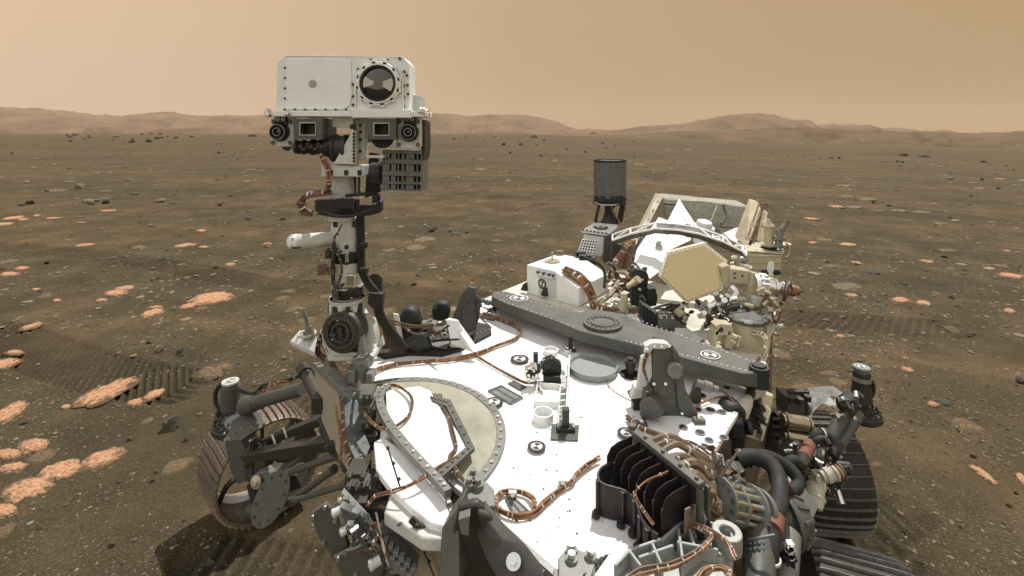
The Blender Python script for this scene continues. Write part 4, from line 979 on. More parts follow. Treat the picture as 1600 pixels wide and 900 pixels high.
for k in range(8):
    t = k / 7; P = lerp(A0, A1, .03 + .88 * t) - UP * .003 + fd * .006; ln = lerp(.076, .080, t); hh = lerp(.100, .112, t)
    o = P; mb = MB()
    mb.prism([o, o + fd * ln * .55, o + fd * ln * .85 - UP * .006, o + fd * ln - UP * .022, o + fd * ln * 1.0 - UP * hh, o - UP * hh], ft * .0018)
    mb.prism([o + fd * ln * .97 - UP * .022, o + fd * ln * 1.02 - UP * .022, o + fd * ln * 1.02 - UP * hh, o + fd * ln * .97 - UP * hh], ft * .004)
    mb.build('cooling_fin', 'plum', rover, .0008)
mb = MB()
tp = [G(956, 722, 1.235), G(938, 733, 1.232), G(935, 748, 1.228), G(946, 758, 1.225), G(974, 766, 1.222), G(992, 780, 1.22), G(1000, 804, 1.215), G(1012, 824, 1.212), G(1028, 836, 1.21)]
q = MB().tube(tp, .003, 6, 3).path
for a, b in zip(q, q[1:]):
    a2 = Vector((a.x, a.y, DZ + .002)); b2 = Vector((b.x, b.y, DZ + .002)); mb.prism([a, b, b2, a2], Vector((.002, .003, 0)))
mb.tube(tp, .0032, 6, 3)
for i in (2, 4, 5, 6, 7):
    a = tp[i] + Vector((-.002, -.004, 0)); b = Vector((a.x, a.y, DZ + .004)); mb.tube([a, b], .0055, 6, 0); b = b + Vector((-.006, -.008, 0)); mb.cyl(b, b + UP * .008, .010, .009, 12); mb.cyl(b + UP * .008, b + UP * .014, .005, None, 6)
mb.build('fin_box_wall', 'plum', rover, .001)
mb = MB(); o = A1 + fd * .012 - UP * .03; mb.prism([o, o + fd * .03, o + fd * .034 - UP * .08, o - UP * .09], ft * .004); mb.build('fin_end_plate', 'taupe', rover, .001)
mb = MB()
for a, b in [((1098, 775, .98), (1090, 838, .98)), ((1082, 790, .97), (1062, 850, .97)), ((1062, 850, .97), (1036, 852, .97)), ((1068, 836, .95), (1050, 868, .95)), ((1050, 868, .95), (1034, 846, .96))]: mb.tube([V(*a), V(*b)], .0045, 4, 0)
mb.build('fin_stay', 'dgrey', rover, .001)
harness('fin_cable', [G(1042, 737, 1.29), G(1012, 750, 1.29), G(996, 764, 1.285), G(992, 774, 1.27), G(1004, 796, 1.255), G(1022, 820, 1.24)], .0032, 2, rover, ties=7, seed=12)
# taupe cables fanning from the finned box
for i in range(12):
    rr_ = random.Random(i + 40); t = i / 11; P = lerp(A0, A1, .1 + .9 * t) - fd * .012 - UP * (.02 + .05 * t)
    end = lerp(V(1120, 728, 1.22), V(1112, 790, 1.12), t * .9); mid = (P + end) / 2 + Vector((.0, 0, .035 + rr_.uniform(-.008, .012)))
    harness('sleeved_cable', [P, lerp(P, mid, .6) + UP * .012, mid, lerp(mid, end, .6) + Vector((0, 0, -.0)), end, end + Vector((.012, -.01, -.07))], .0092, 1, rover, mat='taupe', ties=3, seed=i)
for i in range(10):
    rr_ = random.Random(i + 90); P = V(1096 + rr_.uniform(-2, 8), 768 + i * 7.5, 1.02); e2 = V(1122 + rr_.uniform(-8, 6), 772 + i * 7, 1.08)
    harness('sleeved_cable', [P, (P + e2) / 2 + Vector((0, -.02, rr_.uniform(-.01, .02))), e2, e2 + Vector((.01, .03, -.02))], .008, 1, rover, mat='brown', ties=2, seed=i)
harness('long_cable', [(936, 716, 0, .012), (915, 728, 0, .012), (900, 742, 0, .012), (893, 752, 0, .012), (875, 765, 0, .010), (852, 785, 0, .010), (835, 800, 0, .010), (815, 806, 0, .010), (795, 803, 0, .010), (780, 795, 0, .010), (774, 783, 0, .010), (782, 771, 0, .010), (800, 767, 0, .010), (820, 770, 0, .010), (834, 781, 0, .011), (836, 795, 0, .013)], .0055, 6, rover, ties=22, seed=20)
mb = MB(); 
for px, py in [(801, 773), (879, 754)]: mb.box(DK(px, py, .008), .010, .006, .008); mb.cyl(DK(px, py, .012), DK(px, py, .022), .005, None, 8)
mb.build('cable_clip', 'silver', rover, .001)
harness('tower_cable', [(980, 652, 0, .01), (1000, 668, 0, .03), (1020, 676, 0, .035), (1050, 688, 0, .035), (1080, 696, 0, .03), (1105, 712, 0, .02), (1120, 730, 0, .0)], .007, 4, rover, mat='brown', ties=8, seed=22)

# ---------------- grey pocketed casting bottom right
zz = 1.175
cast = [(962, 905), (985, 880), (1036, 862), (1060, 840), (1072, 828), (1100, 832), (1142, 850), (1146, 868), (1142, 930), (960, 930)]
mb = MB(); mb.prism([G(*p, zz) for p in cast], UP * -.02)
def cwall(pts, h=.028, w=.003, closed=False):
    P = [G(*p, zz) for p in pts]
    if closed: P.append(P[0])
    for a, b in zip(P, P[1:]):
        d = (b - a).normalized(); n = d.cross(UP) * w; mb.prism([a - n - d * w, b - n + d * w, b + n + d * w, a + n - d * w], UP * h)
cwall(cast[:8]); cwall([(1060, 846), (1068, 905)]); cwall([(1020, 872), (1034, 905)]); cwall([(985, 884), (1000, 905)]); cwall([(1060, 868), (1120, 880)]); cwall([(1072, 830), (1085, 872)]); cwall([(1100, 836), (1110, 878)]); cwall([(1000, 892), (1050, 874)]); cwall([(1068, 900), (1100, 872)])
for px, py in [(1136, 857)]:
    c = G(px, py, zz); mb.ring(c, UP, .014, .028, .036, 28)
for px, py in [(1083, 847), (1126, 880), (1102, 862)]: c = G(px, py, zz); mb.cyl(c, c + UP * .014, .008, None, 14); mb.cyl(c, c + UP * .02, .0045, None, 6)
mb.build('pocketed_casting', 'cast', rover, .002)
mb = MB(); mb.prism([G(*p, zz + .001) for p in ((990, 893), (1010, 886), (1016, 905), (990, 908))], UP * .0015); mb.build('casting_recess', 'grey', rover)
harness('casting_cable', [G(980, 905, 1.215), G(1005, 893, 1.215), G(1050, 884, 1.215), G(1080, 868, 1.215), G(1102, 852, 1.215), G(1112, 838, 1.215), G(1098, 828, 1.215), G(1088, 822, 1.215)], .0048, 4, rover, ties=12, seed=31)
harness('casting_cable', [G(1090, 820, 1.215), G(1120, 834, 1.215), G(1138, 850, 1.215), G(1148, 872, 1.215)], .0045, 3, rover, ties=5, seed=32)
harness('casting_cable', [G(1085, 912, 1.215), G(1100, 893, 1.215), G(1125, 886, 1.215), G(1142, 896, 1.215), G(1130, 912, 1.215)], .0042, 4, rover, ties=6, seed=33)

# ---------------- things mounted on the deck
# differential bar
mb = MB(); zb = .095
top = [(770, 455), (790, 455), (880, 480), (905, 487), (930, 483), (975, 490), (1000, 503), (1085, 530), (1165, 556), (1194, 572), (1190, 584), (1160, 583), (1110, 570), (1040, 551), (985, 536), (960, 530), (905, 517), (860, 498), (790, 474), (768, 463)]
mb.prism([DK(*p, zb) for p in top], UP * -.044)
bar = mb.build('rocker_crossbar', 'grey', rover, .004)
mb = MB(); c0 = DK(942, 508, zb); mb.cyl(c0, c0 + UP * .012, PX(30, yd(508, DZ + zb)), None, 40); mb.ring(c0 + UP * .012, UP, PX(18, 1.9), PX(20, 1.9), .004, 32)
for k in range(20):
    t = k * math.pi / 10; p = c0 + UP * .012 + Vector((math.cos(t), math.sin(t), 0)) * PX(24, 1.9); mb.cyl(p, p + UP * .004, .0035, None, 6)
mb.build('crossbar_pivot', 'grey', bar, .001)
mb = MB()
def dots(a, b, k, dz): 
    for i in range(k): p = lerp(DK(*a, dz), DK(*b, dz), (i + .5) / k); mb.cyl(p, p + UP * .002, .0032, None, 6)
dots((775, 458), (900, 489), 16, zb); dots((778, 468), (900, 512), 16, zb); dots((980, 494), (1182, 568), 24, zb); dots((975, 532), (1180, 583), 24, zb); dots((790, 464), (800, 460), 3, zb)
mb.build('rivets', 'tie', bar)['kind'] = 'stuff'
mb = MB(); mb.prism([DK(*p, zb - .044) for p in ((775, 462), (1185, 588), (1180, 594), (772, 470))], UP * -.035); mb.build('crossbar_skirt', 'black', bar)
mb = MB(); mb.tube([DK(770, 474, .03), DK(960, 540, .03), DK(1170, 598, .03)], .009, 8, 0); mb.build('crossbar_rod', 'grey', bar)
for px, py in [(1110, 555), (811, 466)]: target_marker(px, py, zb + .0015, PX(15, yd(py, DZ + zb)), bar, hole=True)
mb = MB(); c = DK(1186, 578, zb); mb.cyl(c - UP * .05, c + UP * .012, .030, None, 20); mb.cyl(c + UP * .012, c + UP * .018, .022, None, 6); mb.build('crossbar_end_joint', 'blue', bar, .003)

# upright tower with round boss
yT = 1.44
mb = MB()
L_, R_ = (1020, 543), (1058, 547)
mb.sp([(1020, 542), (1030, 536), (1052, 540), (1060, 552), (1070, 610), (1080, 640), (1092, 662), (1060, 668), (1010, 676), (1000, 668), (1018, 628), (1020, 580)], yT, .055)
mb.sp([(1052, 545), (1062, 556), (1072, 610), (1095, 655), (1086, 662), (1060, 640)], yT - .012, .04)
mb.sp([(1008, 612), (1020, 608), (1018, 660), (1003, 664)], yT - .02, .03)
tower = mb.build('support_tower', 'grey', rover, .004)
mb = MB(); c = V(1053, 577, yT - .012); mb.lathe(c, Vector((.1, -1, .1)), [(0, PX(12, yT)), (.012, PX(12, yT)), (.016, PX(9.5, yT)), (.016, 0)], 28); mb.build('tower_boss', 'lgrey', tower)
mb = MB(); c = V(1019, 636, yT - .03); mb.lathe(c, Vector((-.55, -.7, .2)).normalized(), [(-.03, PX(15, yT)), (.0, PX(16, yT)), (.02, PX(16, yT)), (.022, PX(13, yT)), (.022, 0)], 26); mb.build('tower_motor', 'grey', tower, .001)
mb = MB()
for px, py in [(1002, 666), (1035, 690), (1092, 660)]:
    mb.m = 0; c = DK(px, py, 0); mb.box(c + UP * .006, .016, .012, .006); mb.m = 1; mb.ball(c + UP * .014, .009, n=10, m=8)
mb.build('tower_foot', ['grey', 'silver'], tower, .001)
mb = MB(); mb.sp([(1008, 542), (1020, 536), (1040, 537), (1050, 541), (1038, 546), (1020, 545), (1014, 556)], yT - .004, .03)
mb.sp([(1003, 560), (1018, 552), (1019, 588), (1008, 612), (996, 610)], yT + .005, .02); mb.sp([(992, 606), (1006, 604), (1004, 622), (986, 624)], yT + .01, .03)
for py in (548, 556, 564): mb.ball(V(1010, py, yT - .01), .009, n=8, m=6)
mb.build('tower_bracket', 'offwhite', tower, .0015)
mb = MB(); mb.sp([(984, 622), (1010, 606), (1014, 628), (990, 630)], yT + .02, .04); mb.box(DK(998, 632, .01), .02, .015, .012); mb.build('tower_clamp', 'dgrey', tower, .002)
mb = MB(); c = V(1019, 543, yT)
for px in (1023, 1034, 1046): mb.cyl(V(px, 541, yT - .003), V(px, 541, yT - .01), .004, None, 8)
for px, py in [(1040, 600), (1022, 600), (1066, 646), (1026, 660)]: mb.cyl(V(px, py, yT - .001), V(px, py, yT - .006), .0045, None, 8)
mb.build('tower_screw_row', 'silver', tower)
harness('tower_lead', [V(1012, 552, 1.42), V(1006, 575, 1.42), V(1012, 600, 1.42), V(1010, 622, 1.42)], .004, 3, tower, mat='brown', ties=4)

# round tray like dish and knob
mb = MB(); c = DK(927, 572, .018); r_ = PX(37, yd(572)) * 1.0
mb.lathe(c - UP * .016, UP, [(0, r_ * .97), (.014, r_), (.022, r_), (.022, r_ * .96), (.012, r_ * .90), (.011, 0)], 56)
dish = mb.build('round_dish', paint('dish_grey', (0.24, 0.25, 0.245), 0.5, dust=0.15), rover)
mb = MB(); c = DK(985, 586, 0); mb.cyl(c, c + UP * .004, PX(16, yd(586)), None, 28); mb.cyl(c + UP * .004, c + UP * .03, PX(6.5, 1.7), None, 18); mb.cyl(c + UP * .03, c + UP * .052, PX(8, 1.7), None, 18); mb.cyl(c + UP * .052, c + UP * .06, PX(5, 1.7), None, 18)
mb.build('black_knob', 'black', rover, .0015)
# calibration frame: rail, square tray and round wells
mb = MB()
def rail(a, b, w, h, dz=0):
    A, B = DK(*a, dz), DK(*b, dz); d = (B - A).normalized(); n = d.cross(UP) * w; mb.prism([A - n, B - n, B + n, A + n], UP * h)
rail((890, 566), (884, 668), .0035, .028); rail((876, 596), (872, 668), .003, .012)
for t in range(7): rail((874, 604 + t * 9.5), (887, 602 + t * 9.5), .0025, .012)
rail((836, 600), (846, 570), .003, .014); rail((836, 600), (848, 618), .003, .014)
mb.dp([(884, 606), (872, 602), (868, 592), (886, 590)], .012, .006)
cal = mb.build('target_frame', 'offwhite', rover, .001)
def tray(quad, h, name='square_tray'):
    mb = MB(); P = [DK(*q, 0) for q in quad]
    mb.prism([p + UP * .003 for p in P], UP * -.0025)
    for i in range(4):
        a, b = P[i], P[(i + 1) % 4]; d = (b - a).normalized(); n = d.cross(UP) * .002; mb.prism([a - n - d * .002, b - n + d * .002, b + n + d * .002, a + n - d * .002], UP * h)
    return mb.build(name, 'white', cal, .0008)
tray([(840, 606), (876, 610), (873, 638), (836, 636)], .020)
tray([(850, 563), (876, 566), (874, 584), (848, 580)], .012)
for px, py, r_, h in [(849, 657, 16, .026), (861, 552, 12, .016), (881, 650, 8.5, .012), (887, 550, 6.5, .014)]:
    mb = MB(); c = DK(px, py, 0); rr_ = PX(r_, yd(py)); mb.lathe(c, UP, [(0, rr_), (h, rr_), (h, rr_ * .86), (.004, rr_ * .86), (.004, 0)], 32)
    if r_ < 10: mb.m = 1; mb.ball(c + UP * .014, rr_ * .55, n=12, m=8)
    mb.build('round_well', ['white', 'silver'], cal, .0006)
mb = MB(); c = DK(869, 589, 0); rr_ = PX(18, yd(589)); mb.ring(c, UP, rr_ * .82, rr_, .014, 32); mb.build('round_well', 'white', cal)
mb = MB(); P = [DK(*q, .001) for q in ((862, 664), (905, 666), (903, 690), (860, 688))]; mb.prism(P, UP * .004); mb.build('hook_base', 'grey', rover, .001)
for px, py, s in [(884, 672, 1), (837, 574, .85), (891, 548, .75)]:
    mb = MB(); c = DK(px, py, .004); w = .016 * s
    mb.box(c + UP * .006, w * 1.6, w * .9, .006); mb.box(c + UP * .03 * s, w * .62, .006, .03 * s); mb.box(c + UP * .062 * s + Vector((0, -.006, 0)), w * .62, .010, .003)
    hk = mb.build('tie_down_hook', 'dgrey', rover, .0015)
    mb = MB()
    for sx in (-1.2, 1.2): mb.cyl(c + Vector((sx * w, -w * .3, .01)), c + Vector((sx * w, -w * .3, .02)), .0055, None, 8)
    mb.build('hook_screw', 'silver', hk)
# small turret camera
mb = MB(); mb.box(DK(862, 592, .018), .028, .022, .018); mb.cyl(DK(858, 600, .0), DK(858, 600, .0) + UP * .03, .02, .018, 16); mb.sp([(848, 566), (862, 560), (878, 572), (876, 592), (856, 596), (846, 584)], 1.62, .035); turret = mb.build('turret', 'black', rover, .004)
mb = MB(); a, b = V(822, 584, 1.60), V(872, 563, 1.66); d = (b - a).normalized()
mb.m = 0; mb.lathe(a, d, [(0, .0), (0, .014), (.02, .014), (.022, .019), (.035, .019), (.037, .014), (.06, .014), (.062, .020), (.075, .020), (.077, .022), (.105, .022), (.107, .012), (.107, 0)], 22)
mb.m = 1
for t in (.25, .4, .55): mb.cyl(lerp(a, b, t) + UP * .016, lerp(a, b, t) + UP * .022 - Y * .004, .005, None, 8)
mb.build('turret_camera', ['dgrey', 'silver'], turret, .001)
mb = MB(); mb.sp([(820, 576), (838, 570), (842, 590), (826, 600), (818, 592)], 1.60, .02)
for k in range(7): p = V(822 + k * 4, 578 + (k % 3) * 7, 1.595); mb.cyl(p, p - Y * .008, .0045, None, 7)
mb.build('turret_socket', 'silver', turret, .001)
harness('deck_cable', [(755, 490, 0, .010), (780, 499, 0, .010), (804, 508, 0, .012), (812, 516, 0, .012), (806, 528, 0, .012), (775, 540, 0, .012), (745, 553, 0, .010), (705, 562, 0, .010), (660, 565, 0, .010), (620, 569, 0, .010), (590, 578, 0, .012), (578, 592, 0, .014)], .0062, 5, rover, ties=24, seed=50)
harness('deck_cable', [(745, 556, 0, .008), (770, 572, 0, .008), (800, 588, 0, .008), (822, 598, 0, .010), (838, 598, 0, .012), (850, 596, 0, .016)], .0042, 3, rover, ties=8, seed=51)
harness('deck_cable', [(948, 592, 0, .006), (954, 607, 0, .006), (972, 620, 0, .006), (990, 628, 0, .008), (1012, 638, 0, .012)], .0022, 2, rover, ties=3, seed=52)
mb = MB(); mb.dp([(793, 598), (804, 594), (823, 604), (812, 609)], .005, .004); mb.build('cable_plate', 'grey', rover, .001)
mb = MB(); mb.dp([(986, 630), (1000, 622), (1010, 634), (990, 640)], .005, .004); mb.build('cable_plate', 'grey', rover, .001)
# small instrument at the right of the deck
mb = MB(); mb.sp([(1079, 625), (1090, 604), (1096, 600), (1096, 630), (1086, 632)], 1.50, .03); si = mb.build('small_bracket', 'dgrey', rover, .001)
mb = MB(); mb.lathe(V(1088, 598, 1.5), Vector((1, -.2, -.25)).normalized(), [(0, 0), (0, .012), (.02, .012), (.022, .016), (.045, .016), (.05, .01), (.065, .01), (.065, 0)], 18); mb.build('small_sensor', 'lgrey', si)
harness('sensor_cable', [(1072, 628, 0, .02), (1078, 612, 0, .035), (1090, 600, 0, .04), (1110, 606, 0, .03), (1130, 612, 0, .03), (1142, 622, 0, .025), (1152, 634, 0, .01), (1160, 640, 0, -.02)], .003, 4, rover, ties=5, seed=60)
harness('sensor_cable', [(1084, 640, 0, .004), (1096, 630, 0, .01), (1116, 622, 0, .012), (1136, 620, 0, .015), (1152, 632, 0, .012)], .003, 4, rover, ties=5, seed=61)
mb = MB(); rr_ = random.Random(77)
for k in range(420):
    px = rr_.uniform(600, 1120); py = rr_.uniform(500, 860); c = DK(px, py, .0008); s = rr_.choice([.0008, .0008, .001, .0012, .0016, .0024])
    if py < 500 + (px - 800) * .30 + 20 or px < 800 and py > 585 or px > 925 and py > 660 or px < 720 and py < 560 or py > 795 + (px - 765) * .8: continue
    mb.ball(c, s, 1.2, 1, .6, 6, 4)
o = mb.build('grit', paint('dark_grit', (.06, .05, .04), .9, bump=0), rover); o['kind'] = 'stuff'
# ---------------- camera mast
YM = 1.72
def pc(px, py, y=YM): return V(px, py, y)
def vcyl(mb, px, r0, r1, rpx, rpx2=None, y=YM, n=28):
    if y == YM and rpx < 26: rpx = rpx * 1.08
    return mb.cyl(V(px, r1, y), V(px, r0, y), PX(rpx, y), PX(rpx2 if rpx2 else rpx, y), n)
mb = MB()
vcyl(mb, 543, 340, 470, 20.5)
for row, rr_ in ((365, 21.5), (388, 22), (408, 22), (444, 22), (464, 24)): vcyl(mb, 543, row, row + 3, rr_)
mast = mb.build('mast_tube', 'offwhite', rover)
for a, b in ((390, 407), (446, 462)):
    mb = MB(); vcyl(mb, 543, a, b, 21.3); mb.m = 1
    for k in range(7): mb.box(V(530 + k * 5, (a + b) / 2, YM - .05), .0035, .003, PX((b - a) * .3, YM))
    mb.build('mast_band', ['black', 'dgrey'], mast)
mb = MB(); mb.lathe(pc(541, 368), UP, [(0, PX(21, YM)), (.01, PX(23, YM)), (.035, PX(22.5, YM)), (.055, PX(20, YM)), (.066, PX(18, YM)), (.066, 0)], 32)
for dx in (-16, 14): mb.m = 1; mb.box(V(541 + dx, 350, YM - .042), .008, .008, .010); mb.m = 0
mb.build('upper_joint', ['offwhite', 'dgrey'], mast, .001)
mb = MB(); vcyl(mb, 542, 464, 493, 20, 27)
for k in range(9):
    t = math.pi * (1 + k / 8); p = Vector((math.cos(t), math.sin(t), 0)); a = pc(542, 490) + p * PX(27, YM); b = pc(542, 468) + p * PX(21, YM)
    mb.m = 1 if k % 2 else 0; mb.box((a + b) / 2, p * .008, Vector((-p.y, p.x, 0)) * .008, UP * .02)
mb.build('mast_collar', ['offwhite', 'dgrey'], mast, .0015)
# cable wrap at the elbow
mb = MB(); c = pc(546, 322); n = 30; vs = []; fs = []
for i in range(n + 1):
    t = R(150 + 265 * i / n); u = Vector((math.cos(t) * 1.45, math.sin(t), 0))
    for r_, z in ((PX(33, YM), -.018), (PX(36, YM), -.016), (PX(36, YM), .02), (PX(33, YM), .022)): vs.append(c + u * r_ + UP * (z + .008 * math.sin(t * 2)))
for i in range(n):
    for k in range(4): fs.append((i * 4 + k, i * 4 + (k + 1) % 4, (i + 1) * 4 + (k + 1) % 4, (i + 1) * 4 + k))
mb.add(vs, fs); mb.box(V(528, 321, 1.62), .07, .012, .020); mb.box(V(540, 318, 1.60), .03, .006, .017)
mb.tube([V(498, 333, 1.64), V(530, 338, 1.6), V(560, 335, 1.6), V(588, 322, 1.64), V(592, 306, 1.68)], .006); mb.tube([V(540, 306, 1.62), V(570, 303, 1.62), V(592, 305, 1.66)], .006)
mb.tube([V(535, 309, 1.595), V(558, 333, 1.595)], .0028, 5, 0); mb.tube([V(533, 311, 1.595), V(530, 333, 1.595)], .0025, 5, 0)
wrap = mb.build('cable_guard', 'black', mast, .001)
harness('wrap_cable', [V(515, 300, 1.62), V(496, 302, 1.62), V(478, 306, 1.64), V(471, 316, 1.66), V(474, 328, 1.66), V(486, 334, 1.66)], .011, 6, mast, mat='brown', ties=4, seed=70)
harness('wrap_cable', [V(468, 312, 1.65), V(466, 322, 1.66), V(473, 334, 1.66), V(482, 334, 1.66)], .006, 3, mast, ties=3, seed=71)
harness('head_cable', [V(500, 240, 1.60), V(508, 252, 1.60), V(512, 266, 1.60), V(514, 284, 1.60), V(512, 294, 1.61), V(498, 302, 1.62), V(484, 303, 1.63)], .0075, 5, mast, ties=9, seed=72)
mb = MB(); vcyl(mb, 534, 262, 343, 19.5, y=1.69); vcyl(mb, 534, 296, 300, 20.5, y=1.69)
mb.m = 1
for k in range(7):
    for dx in (0, 6): mb.ball(V(555 + dx, 276 + k * 4, 1.66), .0055, n=8, m=6)
mb.build('neck_tube', ['offwhite', 'dgrey'], mast)
mb = MB(); y = 1.66; mb.box(V(541, 266, y), PX(30, y), .05, PX(8, y)); mb.box(V(535, 259, y), PX(18, y), .045, PX(3, y)); mb.m = 1
for px in (517, 541, 562): mb.box(V(px, 270, y - .05), .007, .003, .009)
mb.build('neck_flange', ['offwhite', 'black'], mast, .002)
mb = MB(); y = 1.60; mb.prism([V(521, 256, y), V(556, 257, y), V(556, 205, y), V(551, 204, y)], Y * .03)
mb.m = 1
for k in range(9): mb.ball(V(553, 209 + k * 5.4, y - .002), .0048, n=8, m=6)
gus = mb.build('gusset', ['offwhite', 'black'], mast, .002)
mb = MB()
mb.lathe(V(515, 231, 1.64), X, [(0, 0), (0, .036), (.01, .045), (.012, .048), (.025, .048), (.027, .042), (.05, .042), (.052, .046), (.062, .046), (.064, .036), (.09, .036)], 26); mb.build('tilt_motor', 'dgrey', mast)
mb = MB(); mb.lathe(V(462, 230, 1.62), X, [(0, 0), (0, .022), (.012, .024), (.014, .018), (.022, .018), (.024, .025), (.034, .025), (.036, .019), (.045, .022), (.052, .022), (.054, .027), (.066, .027), (.07, .022), (.085, .027), (.10, .027), (.105, .033), (.12, .033), (.12, 0)], 22); mb.m = 1
for k in range(9): mb.ball(V(470 + k * 5.5, 229 + 5 * math.sin(k * 2.1), 1.595), .006, n=8, m=6)
mb.build('tilt_actuator', ['black', 'brown'], mast)
mb = MB(); y = 1.64; mb.sp([(555, 184), (571, 184), (571, 246), (566, 250), (555, 250)], y, .03)
for py in (196, 206, 218, 236): mb.m = 1; mb.cyl(V(563, py, y), V(563, py, y - .004), .0055, None, 10); mb.m = 0
mb.box(V(540, 192, y), PX(16, y), .03, PX(7, y)); mb.m = 1; mb.box(V(551, 198, y - .03), .009, .003, .008); mb.m = 0
mb.build('head_yoke', ['offwhite', 'black'], mast, .002)

# ---------------- camera head
YH = 1.60
mb = MB()
ys = YH; q = lambda pts, y: [V(a, b, y) for a, b in pts]
mb.prism(q([(445, 88), (630, 89.5), (639, 99), (640, 173), (432, 173), (432.5, 98)], YH), Y * .10)
mb.prism(q([(445, 86.6), (630, 88.2), (630, 89.3), (445, 87.8)], YH - .002), Y * .10)
head = mb.build('camera_head', paint('head_white_paint', (0.74, 0.755, 0.72), .6, dust=.22, var=.05), rover, .004)
mb = MB(); mb.prism(q([(446, 91), (548, 92), (550, 150), (546, 165), (536, 171), (446, 171)], YH - .003), Y * .002); mb.build('front_panel', paint('front_panel_white', (0.775, 0.79, 0.755), .6, dust=.15, var=.04), head, .001)
mb = MB(); c = V(488.5, 131, YH - .0034); mb.cyl(c, c - Y * .0006, PX(6.3, YH), None, 28); mb.build('round_patch', paint('grey_patch', (.36, .34, .29), .8, dust=.1), head)
mb = MB()
for k in range(4): c = V(446, 106 + k * 16, YH); mb.cyl(c, c - Y * .006, .0035, None, 8)
for k in range(9): c = V(445 + k * 16, 171, YH - .003); mb.cyl(c, c - Y * .005, .0032, None, 8)
for px, py in [(580, 93.5), (593, 94), (606, 94.5), (560, 108), (552, 132), (552, 150.5), (552, 164), (632, 112), (625, 92), (636, 118), (637, 133), (638, 147), (631, 152), (631, 134), (631, 166)]: c = V(px, py, YH); mb.cyl(c, c - Y * .007, .0042, None, 8)
mb.build('head_screws', 'dgrey', head)['kind'] = 'stuff'
# round telescope window in its arched plate
mb = MB(); pts = [(556, 171)] + [(592 - 37 * math.cos(R(a)), 131 - 38 * math.sin(R(a))) for a in range(-8, 190, 9)] + [(630, 171)]
mb.prism(q(pts, YH - .010), Y * .010); hood = mb.build('window_surround', 'white', head, .002)
mb = MB(); mb.tube(q([(556, 171)] + [(592 - 37 * math.cos(R(a)), 131 - 38 * math.sin(R(a))) for a in range(-8, 190, 12)] + [(630, 171)], YH - .012), .003, 6, 2); mb.build('surround_rim', 'white', hood)
mb = MB(); c = V(592, 131, YH - .010); P_ = lambda a: PX(a, YH)
mb.lathe(c, -Y, [(0, P_(35)), (.010, P_(35)), (.013, P_(34)), (.013, P_(30.5)), (.020, P_(30)), (.020, P_(28.5)), (.006, P_(27.5))], 56)
for k in range(12):
    t = k * math.pi / 6 + .2; p = c + Vector((math.cos(t), 0, math.sin(t))) * P_(34); mb.box(p - Y * .007, .006, .006, .006)
ring = mb.build('window_ring', 'white', hood)
mb = MB(); mb.ring(c - Y * .006, -Y, P_(25), P_(28.5), .008, 48); mb.build('window_bezel', 'black', ring)
mb = MB(); mb.lathe(c - Y * .006, -Y, [(0, P_(25.5)), (.003, P_(20)), (.0045, P_(10)), (.005, 0)], 40); mb.build('window_glass', 'glass', ring)
mb = MB(); cc = c - Y * .0115
def wedge(a0, a1, r0, r1):
    pts = [cc + Vector((math.cos(R(a)), 0, math.sin(R(a)))) * P_(r1) for a in np.linspace(a0, a1, 7)] + [cc + Vector((math.cos(R(a)), 0, math.sin(R(a)))) * P_(r0) for a in np.linspace(a1, a0, 7)]
    mb.prism(pts, -Y * .0006)
wedge(-32, 22, 8, 23); wedge(152, 196, 7, 23)
mb.build('window_reflection', paint('reflection_grey', (.45, .42, .36), .25, bump=0), ring)  # pale wedges painted in as bright reflections on the glass
# shelf rail
mb = MB(); y = YH - .03
mb.sp([(422, 173), (664, 174), (664, 182.5), (422, 182)], y, .14); mb.sp([(418, 175), (424, 175), (424, 181), (418, 181)], y, .1)
mb.sp([(549, 170.5), (643, 171), (643, 184), (549, 184)], y - .006, .03)
shelf = mb.build('head_shelf', 'white', head, .0025)
mb = MB()
for px, py in [(416, 173.5), (418, 178.5), (665, 174.5), (667, 179), (656, 172), (661, 172), (448, 177)]:
    c = V(px, py, y - .008); mb.lathe(c, -Y, [(-.02, .0), (-.02, .009), (0, .009), (.004, .006), (.004, 0)], 12)
mb.build('shelf_knob', 'silver', shelf)
mb = MB(); mb.sp([(640, 148), (657, 149), (657, 174), (640, 174)], YH + .06, .09); mb.build('side_box', 'offwhite', head, .002)
